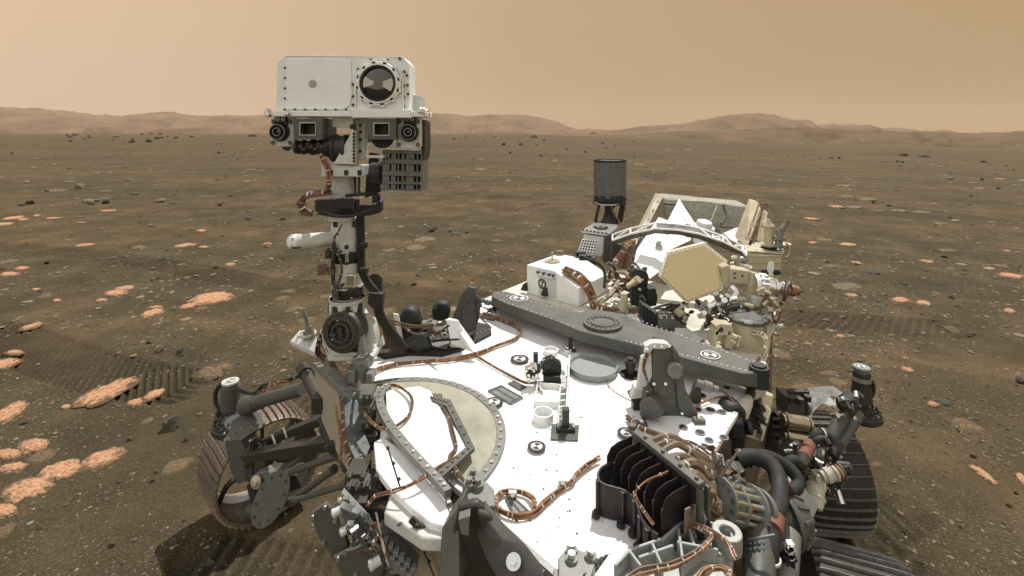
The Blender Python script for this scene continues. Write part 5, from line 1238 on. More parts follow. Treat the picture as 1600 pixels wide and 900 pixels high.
# cameras below the shelf
def nav(cx, cy, x0, x1, y0, y1):
    y = 1.60; mb = MB(); mb.sp([(x0, y0), (x1, y0), (x1, y1 - 4), (x1 - 5, y1), (x0 + 4, y1), (x0, y1 - 4)], y, .03)
    pl_ = mb.build('camera_plate', 'offwhite', head, .002)
    mb = MB()
    for a, b in ((x0 + 4, y1 - 6), (x1 - 5, y1 - 6), (x0 + 5, y0 + 6), (x1 - 5, y0 + 6)): c = V(a, b, y); mb.cyl(c, c - Y * .005, .007, None, 14)
    mb.build('plate_screws', 'grey', pl_)['kind'] = 'stuff'
    mb = MB(); mb.sp([(cx - 9, y0 - 2), (cx + 9, y0 - 2), (cx + 9, cy - 6), (cx - 9, cy - 6)], y - .012, .012)
    for dx in (-4, 4): mb.m = 1; mb.ring(V(cx + dx, y0 + 2, y - .013), -Y, .0035, .006, .003, 14); mb.m = 0
    mb.build('lens_clamp', ['black', 'silver'], pl_, .001)
    mb = MB(); c = V(cx, cy, y); p = lambda a: PX(a, y)
    mb.lathe(c, -Y, [(0, p(14.5)), (.012, p(14.5)), (.012, p(12.5)), (.024, p(12)), (.026, p(10)), (.020, p(9)), (.020, p(7)), (.028, p(6.5)), (.028, p(5)), (.022, p(4))], 36); l_ = mb.build('navigation_lens', 'black', pl_)
    mb = MB(); mb.ring(c - Y * .0245, -Y, p(11.2), p(12.2), .002, 36); mb.ring(c - Y * .0275, -Y, p(5.3), p(6.4), .002, 30); mb.build('lens_rim', 'lgrey', pl_)
    mb = MB(); mb.lathe(c - Y * .0205, -Y, [(0, p(4.2)), (.003, p(2)), (.0035, 0)], 20); mb.build('lens_glass', 'glass', pl_)
nav(438.5, 206, 423, 459, 184, 229); nav(640, 206.5, 619, 658, 184, 232)
def square_cam(x0, x1, y0, y1, a0, a1, b0, b1):
    y = 1.57; mb = MB()
    for r_ in ([(x0, y0), (x1, y0), (x1, b0), (x0, b0)], [(x0, b1), (x1, b1), (x1, y1), (x0, y1)], [(x0, b0), (a0, b0), (a0, b1), (x0, b1)], [(a1, b0), (x1, b0), (x1, b1), (a1, b1)]): mb.sp(r_, y, .05)
    sq = mb.build('zoom_camera_hood', 'grey', head, .0008)
    mb = MB(); mb.sp([(x0 + 1, y0 + 1), (x1 - 1, y0 + 1), (x1 - 1, y1 - 1), (x0 + 1, y1 - 1)], y + .05, .012); mb.build('hood_back', 'black', sq)
    mb = MB(); mb.sp([(a0 + 1, b0 + 1), (a1 - 1, b0 + 1), (a1 - 1, b1 - 1), (a0 + 1, b1 - 1)], y + .035, .004); mb.build('window_glass', paint('dark_window', (.012, .012, .011), .35, dust=.1, bump=0), sq)
    mb = MB(); mb.tube([V(a0, b0, y - .001), V(a1, b0, y - .001), V(a1, b1, y - .001), V(a0, b1, y - .001), V(a0, b0, y - .001)], .0018, 5, 0); mb.build('window_edge', 'offwhite', sq)
square_cam(459, 504, 185, 218, 468.5, 493, 192, 211); square_cam(574, 619, 185, 218, 584, 608, 192.5, 211.5)
mb = MB(); mb.box(V(505, 201, 1.72), PX(12, 1.7), .06, PX(16, 1.7)); mb.box(V(568, 205, 1.72), .02, .05, .04); mb.lathe(V(596, 215, 1.62), -Y, [(0, 0), (0, PX(17, 1.6)), (-.03, PX(17, 1.6)), (-.03, 0)], 24); mb.build('camera_body', 'black', head, .003)
mb = MB(); mb.sp([(441, 229), (452, 229), (452, 232), (447, 236), (441, 232)], 1.62, .02); mb.build('plate_latch', 'dgrey', head)
mb = MB(); mb.sp([(572, 243), (599, 243), (599, 247), (572, 247)], 1.585, .03); mb.build('yoke_lip', 'offwhite', head, .001)
mb = MB(); mb.sp([(658, 186), (663, 188), (664, 232), (661, 250), (658, 252)], 1.62, .12); mb.build('side_cover', 'black', head, .004)
# slotted grey electronics box hanging under the head
y = 1.62; mb = MB()
c = [V(598, 234, y), V(660, 236, y - .0), V(658.5, 299, y - .03), V(597, 297, y - .03)]
mb.prism([p + Y * .02 for p in c], Y * .10)
def slotrow(v0, v1, cols):
    f = lambda u, v: lerp(lerp(c[0], c[1], u), lerp(c[3], c[2], u), v)
    e = [0] + [x for ab in cols for x in ab] + [1]
    for a, b in zip(e[::2], e[1::2]): mb.prism([f(a, v0), f(b, v0), f(b, v1), f(a, v1)], Y * .02)
def solid(v0, v1): f = lambda u, v: lerp(lerp(c[0], c[1], u), lerp(c[3], c[2], u), v); mb.prism([f(0, v0) - Y * .004, f(1, v0) - Y * .004, f(1, v1) - Y * .004, f(0, v1) - Y * .004], Y * .026)
cols = [(.18, .22), (.34, .38), (.42, .48), (.55, .59), (.80, .86), (.9, .96)]
for v0, v1 in ((.0, .08), (.22, .34), (.52, .64), (.78, .84), (.96, 1.0)): solid(v0, v1)
mb.m = 0
for v0, v1 in ((.08, .22), (.34, .52), (.64, .78), (.84, .96)): slotrow(v0, v1, cols)
sb = mb.build('slotted_case', 'grey', head, .0008)
mb = MB(); mb.prism([p + Y * .019 + Vector((0, 0, 0)) for p in (lerp(c[0], c[2], .03), lerp(c[1], c[3], .03), lerp(c[2], c[0], .03), lerp(c[3], c[1], .03))], Y * .0008); mb.build('case_backing', 'black', sb)
mb = MB(); mb.cyl(V(580, 270, 1.68), V(600, 270, 1.68), PX(16, 1.68), None, 24); mb.cyl(V(593, 270, 1.67), V(597, 270, 1.67), PX(18, 1.68), None, 24); mb.build('case_pivot', 'dgrey', sb, .001)
mb = MB(); mb.sp([(578, 238), (590, 240), (594, 300), (570, 310), (572, 280)], 1.74, .02); mb.build('flat_cable', 'black', head)
# sensor boom with white tip
mb = MB(); a, b = V(452, 378, 1.60), V(522, 373, 1.70); d = (b - a).normalized()
mb.lathe(a, d, [(.016, PX(12, 1.6)), (.16, PX(11.5, 1.6)), (.162, PX(10, 1.6))], 28); mb.m = 1
for t in (.066, .082, .090, .112, .12): p = a + d * t * 1.0 - Y * .0262 * 1.0; mb.ball(p, .0040, n=8, m=5)
boom = mb.build('sensor_boom', ['offwhite', 'dgrey'], mast)
mb = MB(); mb.lathe(a, -d, [(-.018, PX(12, 1.6)), (-.006, PX(11.6, 1.6)), (.003, PX(8, 1.6)), (.006, 0)], 24); mb.build('boom_tip', 'white', boom)
mb = MB()
for dz in (.008, -.014): mb.box(a + d * .034 + UP * dz - Y * .0236, d * .014, Y * .004, UP * (.008 if dz > 0 else .005))
mb.build('boom_window', 'black', boom)
# flat black cable strap down the mast
def strap(mb, pts, w, th=.004, steps=4):
    q = MB().tube(pts, .01, 4, steps).path; vs = []; fs = []
    for i, p in enumerate(q):
        d = (q[min(i + 1, len(q) - 1)] - q[max(i - 1, 0)]).normalized(); n = d.cross(Y).normalized() * w / 2; vs += [p + n, p - n, p - n + Y * th, p + n + Y * th]
    for i in range(len(q) - 1):
        for k in range(4): fs.append((i * 4 + k, i * 4 + (k + 1) % 4, (i + 1) * 4 + (k + 1) % 4, (i + 1) * 4 + k))
    fs += [(0, 1, 2, 3), tuple((len(q) - 1) * 4 + k for k in (3, 2, 1, 0))]; mb.add(vs, fs)
mb = MB(); strap(mb, [V(562, 338, 1.68), V(563, 380, 1.68), V(564, 418, 1.68), V(572, 440, 1.67), V(586, 458, 1.66), V(593, 474, 1.68)], .026, .014)
strap(mb, [V(590, 466, 1.67), V(592, 490, 1.68), V(604, 512, 1.68), V(622, 535, 1.68), V(632, 548, 1.68)], .032, .012)
for px, py in [(566, 383), (567, 422), (588, 462)]: mb.box(V(px, py, 1.665), .018, .010, .008)
mb.sp([(576, 458), (598, 460), (597, 478), (584, 484), (574, 474)], 1.64, .03)
mb.cyl(V(585, 440, 1.76), V(585, 440, 1.72), PX(12, 1.7), None, 20); mb.sp([(574, 438), (594, 438), (596, 470), (580, 470)], 1.74, .03)
mb.build('mast_cable_strap', 'black', rover, .001)
# little sensors on the mast
mb = MB(); mb.sp([(539, 394), (544, 394), (544, 410), (539, 410)], 1.62, .02); mb.m = 1; mb.ball(V(541.5, 386, 1.63), .008, n=10, m=8); mb.ball(V(541.5, 411, 1.63), .007, n=10, m=8); mb.build('mast_sensor', ['silver', 'black'], mast, .001)
mb = MB(); mb.box(V(549, 438, 1.61), .017, .012, .021); mb.m = 1; mb.box(V(547, 438, 1.596), .011, .002, .016); mb.build('mast_sensor', ['gold', 'lgrey'], mast, .003)
mb = MB()
for k in range(6): mb.tube([V(497, 413 + k * 3.3, 1.63), V(509, 413 + k * 3.3, 1.63)], .0013, 5, 0); mb.tube([V(497 + k * 2.4, 413, 1.63), V(497 + k * 2.4, 430, 1.63)], .0013, 5, 0)
mb.box(V(503, 421, 1.65), .012, .012, .017); mb.tube([V(508, 420, 1.66), V(522, 422, 1.67)], .006, 8, 0); mb.box(V(518, 424, 1.66), .010, .012, .010); mb.build('mesh_sensor', 'taupe', mast, .0008)
mb = MB(); mb.box(V(514, 396, 1.65), .009, .015, .015); mb.box(V(523, 397, 1.65), .006, .02, .018); mb.tube([V(522, 380, 1.66), V(520, 410, 1.66), V(521, 440, 1.66), V(527, 466, 1.66)], .007); mb.build('mast_conduit', 'dgrey', mast, .001)
harness('mast_lead', [V(522, 392, 1.64), V(530, 402, 1.63), V(534, 424, 1.63), V(528, 446, 1.64), V(525, 468, 1.64)], .0035, 3, mast, mat='brown', ties=5, seed=80)
harness('mast_lead', [V(534, 350, 1.65), V(528, 362, 1.64), V(522, 372, 1.64), V(524, 388, 1.64), V(534, 394, 1.64)], .004, 2, mast, mat='dgrey', ties=4, seed=81)
mb = MB()
for k in range(6): mb.tube([V(521 + k * 1.4, 440, 1.645), V(521 + k * 1.4, 470, 1.645)], .0008, 4, 0); mb.tube([V(521, 440 + k * 6, 1.645), V(528, 440 + k * 6, 1.645)], .0008, 4, 0)
mb.build('wire_guard', 'lgrey', mast)
# mast foot with the round azimuth gear
mb = MB(); c = V(545, 516, 1.74)
mb.lathe(c, Vector((.25, -1, 0)).normalized(), [(-.09, PX(30, YM)), (.01, PX(38, YM)), (.03, PX(38, YM)), (.03, 0)], 40)
mb.sp([(513, 562), (516, 520), (528, 494), (560, 492), (582, 505), (588, 530), (586, 556), (580, 562)], 1.76, .05)
mb.sp([(556, 500), (572, 494), (582, 506), (587, 530), (580, 545), (566, 556), (566, 520)], 1.70, .04)
base = mb.build('mast_base', 'offwhite', rover, .003)
mb = MB(); c = V(534, 519, 1.655); dv = Vector((-.18, -1, .05)).normalized()
mb.lathe(c, dv, [(-.05, PX(32, 1.7)), (0, PX(32, 1.7)), (.006, PX(30, 1.7)), (.006, PX(25, 1.7)), (.014, PX(24, 1.7)), (.014, PX(20, 1.7)), (.002, PX(19, 1.7)), (.002, PX(16, 1.7)), (.012, PX(15.5, 1.7)), (.012, PX(12, 1.7)), (0, PX(11.5, 1.7)), (0, 0)], 44); mb.box(c + dv * .004, .006, .01, .020)
u, w = frame_of(dv)
for k in range(16): t = k * math.pi / 8; p = c + (u * math.cos(t) + w * math.sin(t)) * PX(26, 1.7); mb.cyl(p, p + dv * .010, .005, None, 8)
for k in range(6): t = k * math.pi / 3 + .3; p = c + (u * math.cos(t) + w * math.sin(t)) * PX(13.5, 1.7) + dv * .006; mb.box(p, .012, .005, .004)
mb.build('azimuth_gear', paint('gear_grey', (.055, .055, .047), .45, metal=.3, dust=.3), base, .0008)
mb = MB()
for p in [(527, 500), (520, 530), (552, 538), (549, 510)]: mb.cyl(V(*p, 1.665), V(*p, 1.655), .004, None, 8)
mb.m = 0; mb.build('base_screw', 'silver', base); mb = MB(); mb.sp([(510, 560), (517, 535), (523, 535), (520, 562)], 1.68, .02); mb.build('base_rib', 'offwhite', base, .0015); mb = MB(); mb.sp([(562, 562), (556, 540), (562, 534), (574, 545), (586, 550), (584, 560)], 1.69, .03); mb.build('base_rib', 'offwhite', base, .0015); mb = MB(); mb.sp([(512, 556), (584, 556), (584, 564), (512, 564)], 1.66, .10); mb.sp([(517, 548), (560, 552), (560, 556), (517, 556)], 1.655, .01)
mb.build('base_plate', 'offwhite', base, .0015)
harness('base_cable', [V(524, 500, 1.7), V(508, 514, 1.72), V(500, 530, 1.74), V(496, 548, 1.78), V(506, 560, 1.8)], .010, 5, rover, mat='brown', ties=5, seed=83)
# whip antenna on its white cone
mb = MB(); c = V(474, 545, 1.95)
mb.prism([V(453, 533, 1.93), V(468, 516, 1.97), V(492, 516, 1.97), V(496, 534, 1.93), V(492, 551, 1.90)], UP * -.010)
mb.prism([V(453, 533, 1.93), V(492, 551, 1.90), V(492, 558, 1.90), V(456, 541, 1.93)], Y * .02); mb.ring(V(480, 524, 1.95), UP, .03, .036, .012, 24)
sk = mb.build('antenna_skirt', 'offwhite', rover, .002)
mb = MB(); a = V(486, 527, 1.94); b = V(474, 483, 1.94); mb.cyl(a, lerp(a, b, .38), .018, .015, 18); mb.cyl(V(478, 528, 1.94), V(478, 518, 1.94), .012)
for k in range(9): p = lerp(a, b, .38 + .06 * k); mb.cyl(p, lerp(a, b, .38 + .06 * k + .03), .0085, None, 12)
mb.tube([lerp(a, b, .9), lerp(a, b, 1.0) + UP * .004, lerp(a, b, 1.06) + X * .004], .006, 8, 3, .002); mb.build('whip_antenna', 'lgrey', sk, .001)
# black tray, launch lock pieces right of the mast foot
mb = MB(); mb.dp([(585, 549), (620, 536), (640, 524), (700, 510), (735, 500), (766, 508), (768, 520), (720, 545), (690, 553), (640, 551), (600, 557)], .012, .014)
for k in range(8): p = DK(722 + k * 6, 530 - k * 2.2, .013); mb.m = 1; mb.box(p, .004, .003, .001); mb.m = 0
mb.build('black_tray', ['black', 'lgrey'], rover, .003)
mb = MB(); y = 1.86; mb.sp([(622, 500), (628, 485), (640, 482), (651, 488), (656, 505), (658, 534), (636, 542), (624, 530)], y, .06); mb.sp([(628, 534), (660, 520), (676, 545), (640, 550)], y - .05, .03)
mb.build('black_housing', 'blue', rover, .012)
mb = MB(); mb.sp([(614, 490), (622, 492), (630, 530), (622, 528)], y - .02, .01); mb.sp([(588, 540), (596, 526), (600, 540)], 1.74, .02); mb.build('housing_bracket', 'offwhite', rover, .001)
mb = MB()
for k in range(5): mb.tube([V(596 + k * 4, 500 + k, 1.85), V(600 + k * 4, 520, 1.84), V(598 + k * 5, 545, 1.83)], .006)
mb.build('black_cable_bunch', 'brown', rover)
mb = MB(); y = 2.05; mb.sp([(676, 502), (674, 484), (684, 473), (698, 474), (703, 486), (700, 503)], y, .05); mb.m = 1; mb.cyl(V(680, 480, y - .003), V(680, 480, y - .01), .01); mb.m = 0
mb.build('rounded_cover', ['blue', 'dgrey'], rover, .010)
mb = MB(); y = 2.0; mb.prism([V(717, 522, y - .05), V(744, 518, y - .05), V(744, 450, y + .05), V(730, 448, y + .05)], Vector((.0, .03, 0)))
mb.prism([V(700, 512, y), V(716, 522, y - .04), V(731, 449, y + .05), V(722, 460, y + .05)], Vector((.01, .03, 0)))
for t in (.2, .5, .8): p = lerp(V(734, 460, y + .03), V(722, 515, y - .06), t); mb.cyl(p, p + Vector((0, -.012, .006)), .005, None, 8)
mb.sp([(744, 462), (752, 470), (748, 500), (744, 510)], y, .03)
mb.build('leaning_panel', 'dgrey', rover, .003)
mb = MB(); mb.prism([V(694, 500, 1.90), V(706, 503, 1.86), V(740, 551, 1.78), V(727, 543, 1.82), V(700, 520, 1.9)], Vector((.02, .015, .004))); mb.sp([(697, 500), (716, 501), (741, 552), (705, 538)], 1.84, .008); mb.build('white_flap', 'white', rover, .002)
mb = MB(); rr_ = random.Random(21)
for k in range(16): p = V(rr_.uniform(660, 716), rr_.uniform(505, 540), 1.86); s = rr_.uniform(.006, .018); mb.m = k % 3; mb.box(p, s * 1.6, s, s * .6); mb.cyl(p, p + UP * .015, s * .5, None, 10)
mb.tube([V(655, 505, 1.9), V(680, 510, 1.9), V(697, 515, 1.86)], .008); mb.build('launch_lock', ['lgrey', 'dgrey', 'offwhite'], rover, .001)
mb = MB(); mb.dp([(670, 540), (684, 528), (704, 530), (698, 544)], .02, .006); mb.build('lock_foot', 'lgrey', rover, .001)
harness('edge_harness', [V(762, 486, 2.2), V(775, 480, 2.25), V(757, 470, 2.35), V(742, 478, 2.3), V(752, 494, 2.2), V(770, 500, 2.1)], .008, 4, rover, ties=4, mat='brown', seed=85)
mb = MB(); rr_ = random.Random(4)
for k in range(9): p = V(744 + rr_.uniform(0, 26), 466 + rr_.uniform(0, 26), 2.28); mb.cyl(p, p + Vector((.02, -.01, .0)), .009, None, 10)
mb.build('edge_connector', 'lgrey', rover, .001)

# ---------------- rear deck
def rd(px, py, dz=0): return DK(px, py, dz)
A_ = rd(823, 458); B_ = rd(904, 480); W_ = rd(950, 455); dv = (W_ - B_); e_ = (B_ - A_)
prof = [(0, 0), (0, .150), (.55, .150), (1.0, .092), (1.0, 0)]
mb = MB(); mb.prism([A_ + e_ * u + UP * h for u, h in prof], dv * 1.0)
wb = mb.build('white_instrument_box', 'white', rover, .003)
fn = (e_.cross(UP)).normalized(); fn = fn if fn.y < 0 else -fn
c = A_ + e_ * .32 + UP * .07 + fn * .001; target_marker(0, 0, 0, .026, wb, nrm=fn, c=c)
mb = MB(); c2 = A_ + e_ * .42 + UP * .065 + fn * .001; mb.box(c2, e_.normalized() * .055, fn * .001, UP * .052); mb.build('box_patch', 'offwhite', wb)
mb = MB(); c = A_ + e_ * .42 + UP * .13 + fn * .006; mb.tube([c - e_ * .16, c - e_ * .16 - UP * .012 + fn * .01, c + e_ * .14 - UP * .012 + fn * .01, c + e_ * .14], .004, 6, 2)
for t in (-.16, -.05, .06, .14): mb.m = 1; mb.cyl(c + e_ * t, c + e_ * t + fn * .012, .007, None, 8); mb.m = 0
mb.build('box_handle', ['offwhite', 'dgrey'], wb)
c = A_ + e_ * .22 + dv * .45 + UP * .152
mb = MB(); mb.cyl(c, c + UP * .006, .042, None, 28); mb.ring(c + UP * .006, UP, .022, .028, .003, 24); mb.cyl(c + UP * .006, c + UP * .045, .004, None, 8); mb.ball(c + UP * .046, .007, n=8, m=6); mb.build('lid_disc', 'tan', wb, .001)
c = A_ + e_ * .05 + dv * .95 + UP * .152
mb = MB(); mb.cyl(c, c + UP * .02, .03, .02, 20); mb.cyl(c + UP * .02, c + UP * .12, .0015, None, 6); mb.build('thin_antenna', 'taupe', wb)
for t in (-.03, .38):
    mb = MB(); p = A_ + e_ * t + fn * .02 + UP * .015; mb.prism([p - e_.normalized() * .018, p + e_.normalized() * .018, p + e_.normalized() * .012 + UP * .045 - fn * .01, p - e_.normalized() * .01 + UP * .03 - fn * .01], -fn * .02); mb.build('box_clip', 'black', wb, .002)
harness('box_ribbon_cable', [A_ + e_ * .72 + dv * .12 + UP * .155, A_ + e_ * .9 + dv * .14 + UP * .13, B_ + dv * .14 + UP * .10 + Vector((.012, -.01, 0)), B_ + dv * .2 + UP * .05 + Vector((.03, -.02, 0)), V(930, 478, 2.3), V(946, 485, 2.25), V(975, 488, 2.2), V(996, 492, 2.2)], .020, 8, rover, ties=7, seed=90, tiew=1.0)
mb = MB(); a = A_ + e_ * .62 + dv * .10 + UP * .152; mb.prism([a, a + dv * .22, a + dv * .24 + e_ * .42 - UP * .055, a + e_ * .42 - UP * .055], UP * .004); mb.build('kapton_flap', 'copper', wb)
mb = MB(); mb.tube([W_ + UP * .15 + X * .0, W_ + UP * .13 + Vector((.03, -.02, 0)), W_ + UP * .03 + Vector((.04, -.03, 0)), W_ + Vector((.04, -.04, 0))], .008); mb.build('box_hose', 'blue', rover); mb = MB(); mb.tube([V(912, 403, 2.4), V(935, 412, 2.4), V(945, 428, 2.38), V(944, 450, 2.34)], .008); mb.box(V(914, 402, 2.45), .03, .02, .012); mb.build('box_hose', 'blue', rover)
# grey helix cylinder on its stand
yU = 3.15; U = lambda a: PX(a, yU)
mb = MB(); mb.cyl(V(953, 309, yU), V(953, 251, yU), U(25), None, 40); mb.build('helix_cover', 'helix', rover)
helix = bpy.data.objects['helix_cover']
mb = MB(); mb.ring(V(953, 252.5, yU), UP, U(24), U(25.8), U(3), 40); mb.build('helix_rim', 'black', helix, .001); mb = MB()
mb.cyl(V(953, 318, yU), V(953, 308, yU), U(25.5), None, 32); mb.ring(V(953, 317, yU), UP, U(24), U(27), .006, 36)
for px in (932, 942, 957, 966, 973): mb.box(V(px, 311, yU - U(24.5)), U(3), .01, U(4.5))
mb.build('helix_collar', 'black', helix, .001)
mb = MB(); mb.tube([V(929, 316, yU - .05), V(940, 320, yU - .11), V(962, 320, yU - .11), V(978, 315, yU - .05)], .004); mb.build('collar_wire', 'tie', helix)
mb = MB()
for a, b in [((936, 319), (930, 347)), ((972, 319), (965, 350)), ((950, 320), (962, 345)), ((960, 320), (944, 347)), ((975, 319), (970, 348))]: mb.tube([V(a[0], a[1], yU), V(b[0], b[1], yU - .02)], .011, 6, 0)
mb.cyl(V(952, 349, yU), V(952, 335, yU), .06, .035, 16); mb.cyl(V(952, 337, yU), V(952, 322, yU), .03, .03, 14); mb.build('helix_stand', 'black', helix, .001)
harness('stand_lead', [V(955, 322, yU - .1), V(960, 335, yU - .1), V(968, 350, yU - .1), V(955, 366, 3.0), V(945, 390, 2.9), V(940, 405, 2.8)], .006, 3, rover, ties=5, seed=91)
yP = 3.05
mb = MB(); mb.prism([V(908, 360, yP - .1), V(950, 366, yP - .14), V(968, 351, yP + .02), V(930, 347, yP + .1)], UP * -.012); pf = mb.build('antenna_platform', 'white', rover, .002)
mb = MB()
for t in range(7):
    for a, b in (((908, 360, yP - .1), (950, 366, yP - .14)), ((930, 347, yP + .1), (966, 351, yP + .02))): p = lerp(V(*a), V(*b), (t + .5) / 7) + Vector((0, .0, .001)); mb.cyl(p, p + UP * .006, .008, None, 6)
mb.build('platform_screws', 'dgrey', pf)['kind'] = 'stuff'
c = lerp(V(908, 360, yP - .1), V(968, 351, yP + .02), .5) + UP * .001; target_marker(0, 0, 0, .045, pf, c=c)
mb = MB(); mb.prism([V(913, 366, yP - .1), V(948, 371, yP - .13), V(944, 400, yP - .2), V(906, 398, yP - .15)], Vector((.03, .16, 0))); mb.build('platform_box', 'offwhite', pf, .002)
mb = MB(); pq = [V(910, 374, 2.86), V(934, 376, 2.84), V(929, 398, 2.80), V(903, 394, 2.82)]; mb.prism(pq, Vector((0, .01, 0))); mb.m = 1
for i in range(6):
    for j in range(5):
        u, v = (i + .5) / 6, (j + .5) / 5; p = lerp(lerp(pq[0], pq[1], u), lerp(pq[3], pq[2], u), v); mb.cyl(p - Y * .001, p - Y * .003, .0055, None, 8)
mb.build('perforated_plate', ['white', 'black'], pf)
mb = MB(); rr_ = random.Random(31)
for k in range(10): p = V(rr_.uniform(905, 930), rr_.uniform(396, 412), 2.7); mb.box(p, rr_.uniform(.01, .03), .02, rr_.uniform(.008, .02))
mb.build('valve_block', 'dgrey', rover, .002)
# tall grey bracket column right of the platform
mb = MB(); mb.prism([V(946, 372, 2.85), V(962, 366, 2.85), V(960, 405, 2.8), V(944, 412, 2.8)], Y * .05); mb.prism([V(958, 378, 2.75), V(972, 384, 2.75), V(966, 410, 2.7), V(954, 410, 2.7)], Y * .04); mb.build('bracket_column', 'dgrey', rover, .002)
# arched truss
yA, yB = 2.75, 2.45
arch_t = [(957, 367), (985, 357), (1024, 348.5), (1060, 351), (1093, 357), (1130, 369), (1160, 384), (1166, 391)]
arch_b = [(955, 383), (985, 374), (1024, 365), (1060, 367), (1090, 373), (1125, 386), (1160, 400), (1168, 404)]
ay = lambda px: lerp(yA, yB, (px - 955) / 215)
Tn = [V(a, b, ay(a)) for a, b in arch_t]; Bn = [V(a, b, ay(a) - .03) for a, b in arch_b]; Fn = [V(a, b + 8.5, ay(a) - .07) for a, b in arch_t]
mb = MB()
for i in range(7): mb.prism([Fn[i], Fn[i + 1], Bn[i + 1], Bn[i]], Y * .012)
arch_o = mb.build('truss_web', paint('web_grey_metal', (.11, .105, .085), .5, metal=.3, dust=.3), rover, .001)
mb = MB(); mb.tube(Tn, .0055, 8, 0); mb.tube(Fn, .0055, 8, 0)
for a, b in [(0, 0), (1, 1), (2, 2), (5, 5), (6, 6), (7, 7)]: mb.tube([Tn[a], Fn[b]], .005, 6, 0)
for i in (1, 2): mb.tube([Tn[i], Fn[i - 1]], .004, 6, 0)
for i in (4, 5, 6): mb.tube([lerp(Fn[i], Fn[i + 1], .5), Tn[i]], .005, 6, 0); mb.tube([lerp(Fn[i], Fn[i + 1], .5), Tn[i + 1]], .005, 6, 0)
mb.build('truss_tube', 'white', arch_o)
mb = MB()
mb.prism([lerp(Tn[2], Tn[3], .05) , Tn[4], Fn[4], lerp(Fn[2], Fn[3], .05)], UP * -.004); mb.build('truss_plate', 'dgrey', arch_o, .001)
mb = MB()
for i in range(5): c = lerp(Fn[i], Bn[i + 1], .5) - Y * .002; mb.ring(c, -Y, .012, .016, .002, 16)
mb.build('web_stamp', 'grey', arch_o)
# radioisotope generator behind: grey back cover, tan side rails, white fins
mb = MB(); mb.prism([V(1034, 308, 3.45), V(1100, 315, 3.4), V(1170, 321, 3.3), V(1166, 360, 3.2), V(1040, 350, 3.4)], Vector((.05, .25, 0)))
gen = mb.build('generator_cover', paint('grey_green_fabric', (.30, .30, .23), .8, dust=.4, var=.3, bump=.8, bscale=18), rover, .02)
mb = MB(); mb.tube([V(1037, 318, 3.38), V(1064, 321, 3.36), V(1074, 330, 3.34), V(1078, 344, 3.3), V(1084, 352, 3.28)], .008); mb.tube([V(1130, 320, 3.3), V(1134, 336, 3.26), V(1127, 350, 3.2)], .008); mb.build('cooling_pipe', 'grey', gen)
mb = MB(); mb.prism([V(986, 386, 2.95), V(1000, 378, 2.95), V(1037, 306, 3.3), V(1028, 303, 3.3)], Vector((.0, .06, 0))); mb.m = 1
for t in np.linspace(.1, .9, 5): p = lerp(V(993, 380, 2.945), V(1031, 308, 3.29), t); mb.cyl(p, p - Y * .006, .006, None, 6)
mb.build('left_rail', ['tan', 'gold'], gen, .003)
mb = MB(); mb.prism([V(988, 430, 2.7), V(1000, 410, 2.75), V(1014, 374, 2.95), V(1004, 372, 2.95), V(984, 412, 2.72)], Vector((.0, .05, 0))); mb.build('rail_black_beam', 'black', gen, .002)  # black beam carrying on below the left rail
mb = MB(); mb.prism([V(1150, 372, 2.8), V(1168, 388, 2.72), V(1190, 330, 2.9), V(1184, 316, 3.1), V(1172, 312, 3.2)], Vector((.02, .06, 0))); mb.prism([V(1186, 378, 2.72), V(1192, 384, 2.70), V(1200, 332, 2.85), V(1194, 328, 2.9)], Y * .05)
mb.build('right_rail', 'gold', gen, .003)
mb = MB()
for a, b in [((1168, 372), (1186, 318)), ((1174, 376), (1191, 322))]: mb.tube([V(a[0], a[1], 2.7), V(b[0], b[1], 2.95)], .006)
mb.tube([V(1190, 330, 2.85), V(1194, 318, 2.85), V(1200, 322, 2.85), V(1203, 340, 2.8)], .006); mb.tube([V(1166, 396, 2.7), V(1180, 360, 2.72), V(1184, 345, 2.75)], .009)
for p in ((1175, 352), (1168, 372)): mb.m = 1; mb.cyl(V(*p, 2.72), V(*p, 2.69), .014); mb.m = 0
mb.build('rail_pipe', ['taupe', 'gold'], gen)
wf = [([(1062, 312), (1084, 346), (1086, 352), (1044, 347)], 3.05), ([(1030, 341), (1044, 346), (1008, 400), (990, 418), (996, 392)], 2.85), ([(1044, 349), (1070, 350), (1080, 375), (1044, 392), (1030, 425), (1015, 436), (992, 418), (1014, 374)], 2.72), ([(1132, 366), (1150, 358), (1160, 356), (1152, 380)], 2.85), ([(1080, 352), (1120, 362), (1130, 380), (1085, 380)], 2.9)]
for pts, y in wf:
    y += .22 if pts[0] != (1062, 312) else 0
    mb = MB(); mb.prism([V(a, b, y + (b - 350) * -.0065) for a, b in pts], Vector((.0, .012, .006))); mb.build('white_radiator_panel', 'deck', gen, .001)
mb = MB(); mb.sp([(1026, 378), (1032, 376), (1042, 412), (1034, 424), (1022, 396)], 2.66, .004); mb.build('panel_edge', paint('pale_green_panel', (.50, .58, .50), .5), gen)
mb = MB()
for a, b in [((1000, 392), (1028, 400)), ((1012, 376), (1036, 386)), ((1060, 330), (1076, 352))]: mb.tube([V(a[0], a[1], 2.66 if a[1] > 340 else 3.0), V(b[0], b[1], 2.66 if a[1] > 340 else 3.0)], .0015, 4, 0)
mb.build('panel_seam', 'dgrey', gen)
mb = MB(); mb.lathe(V(1098, 364, 3.0), Vector((.1, -.2, 1)).normalized(), [(-.03, .055), (.03, .058), (.032, .064), (.045, .064), (.047, .05), (.075, .045), (.085, .02), (.085, 0)], 26); mb.tube([V(1108, 352, 2.9), V(1121, 320, 2.95)], .002, 5, 0); mb.build('generator_cap', 'white', gen)
mb = MB()
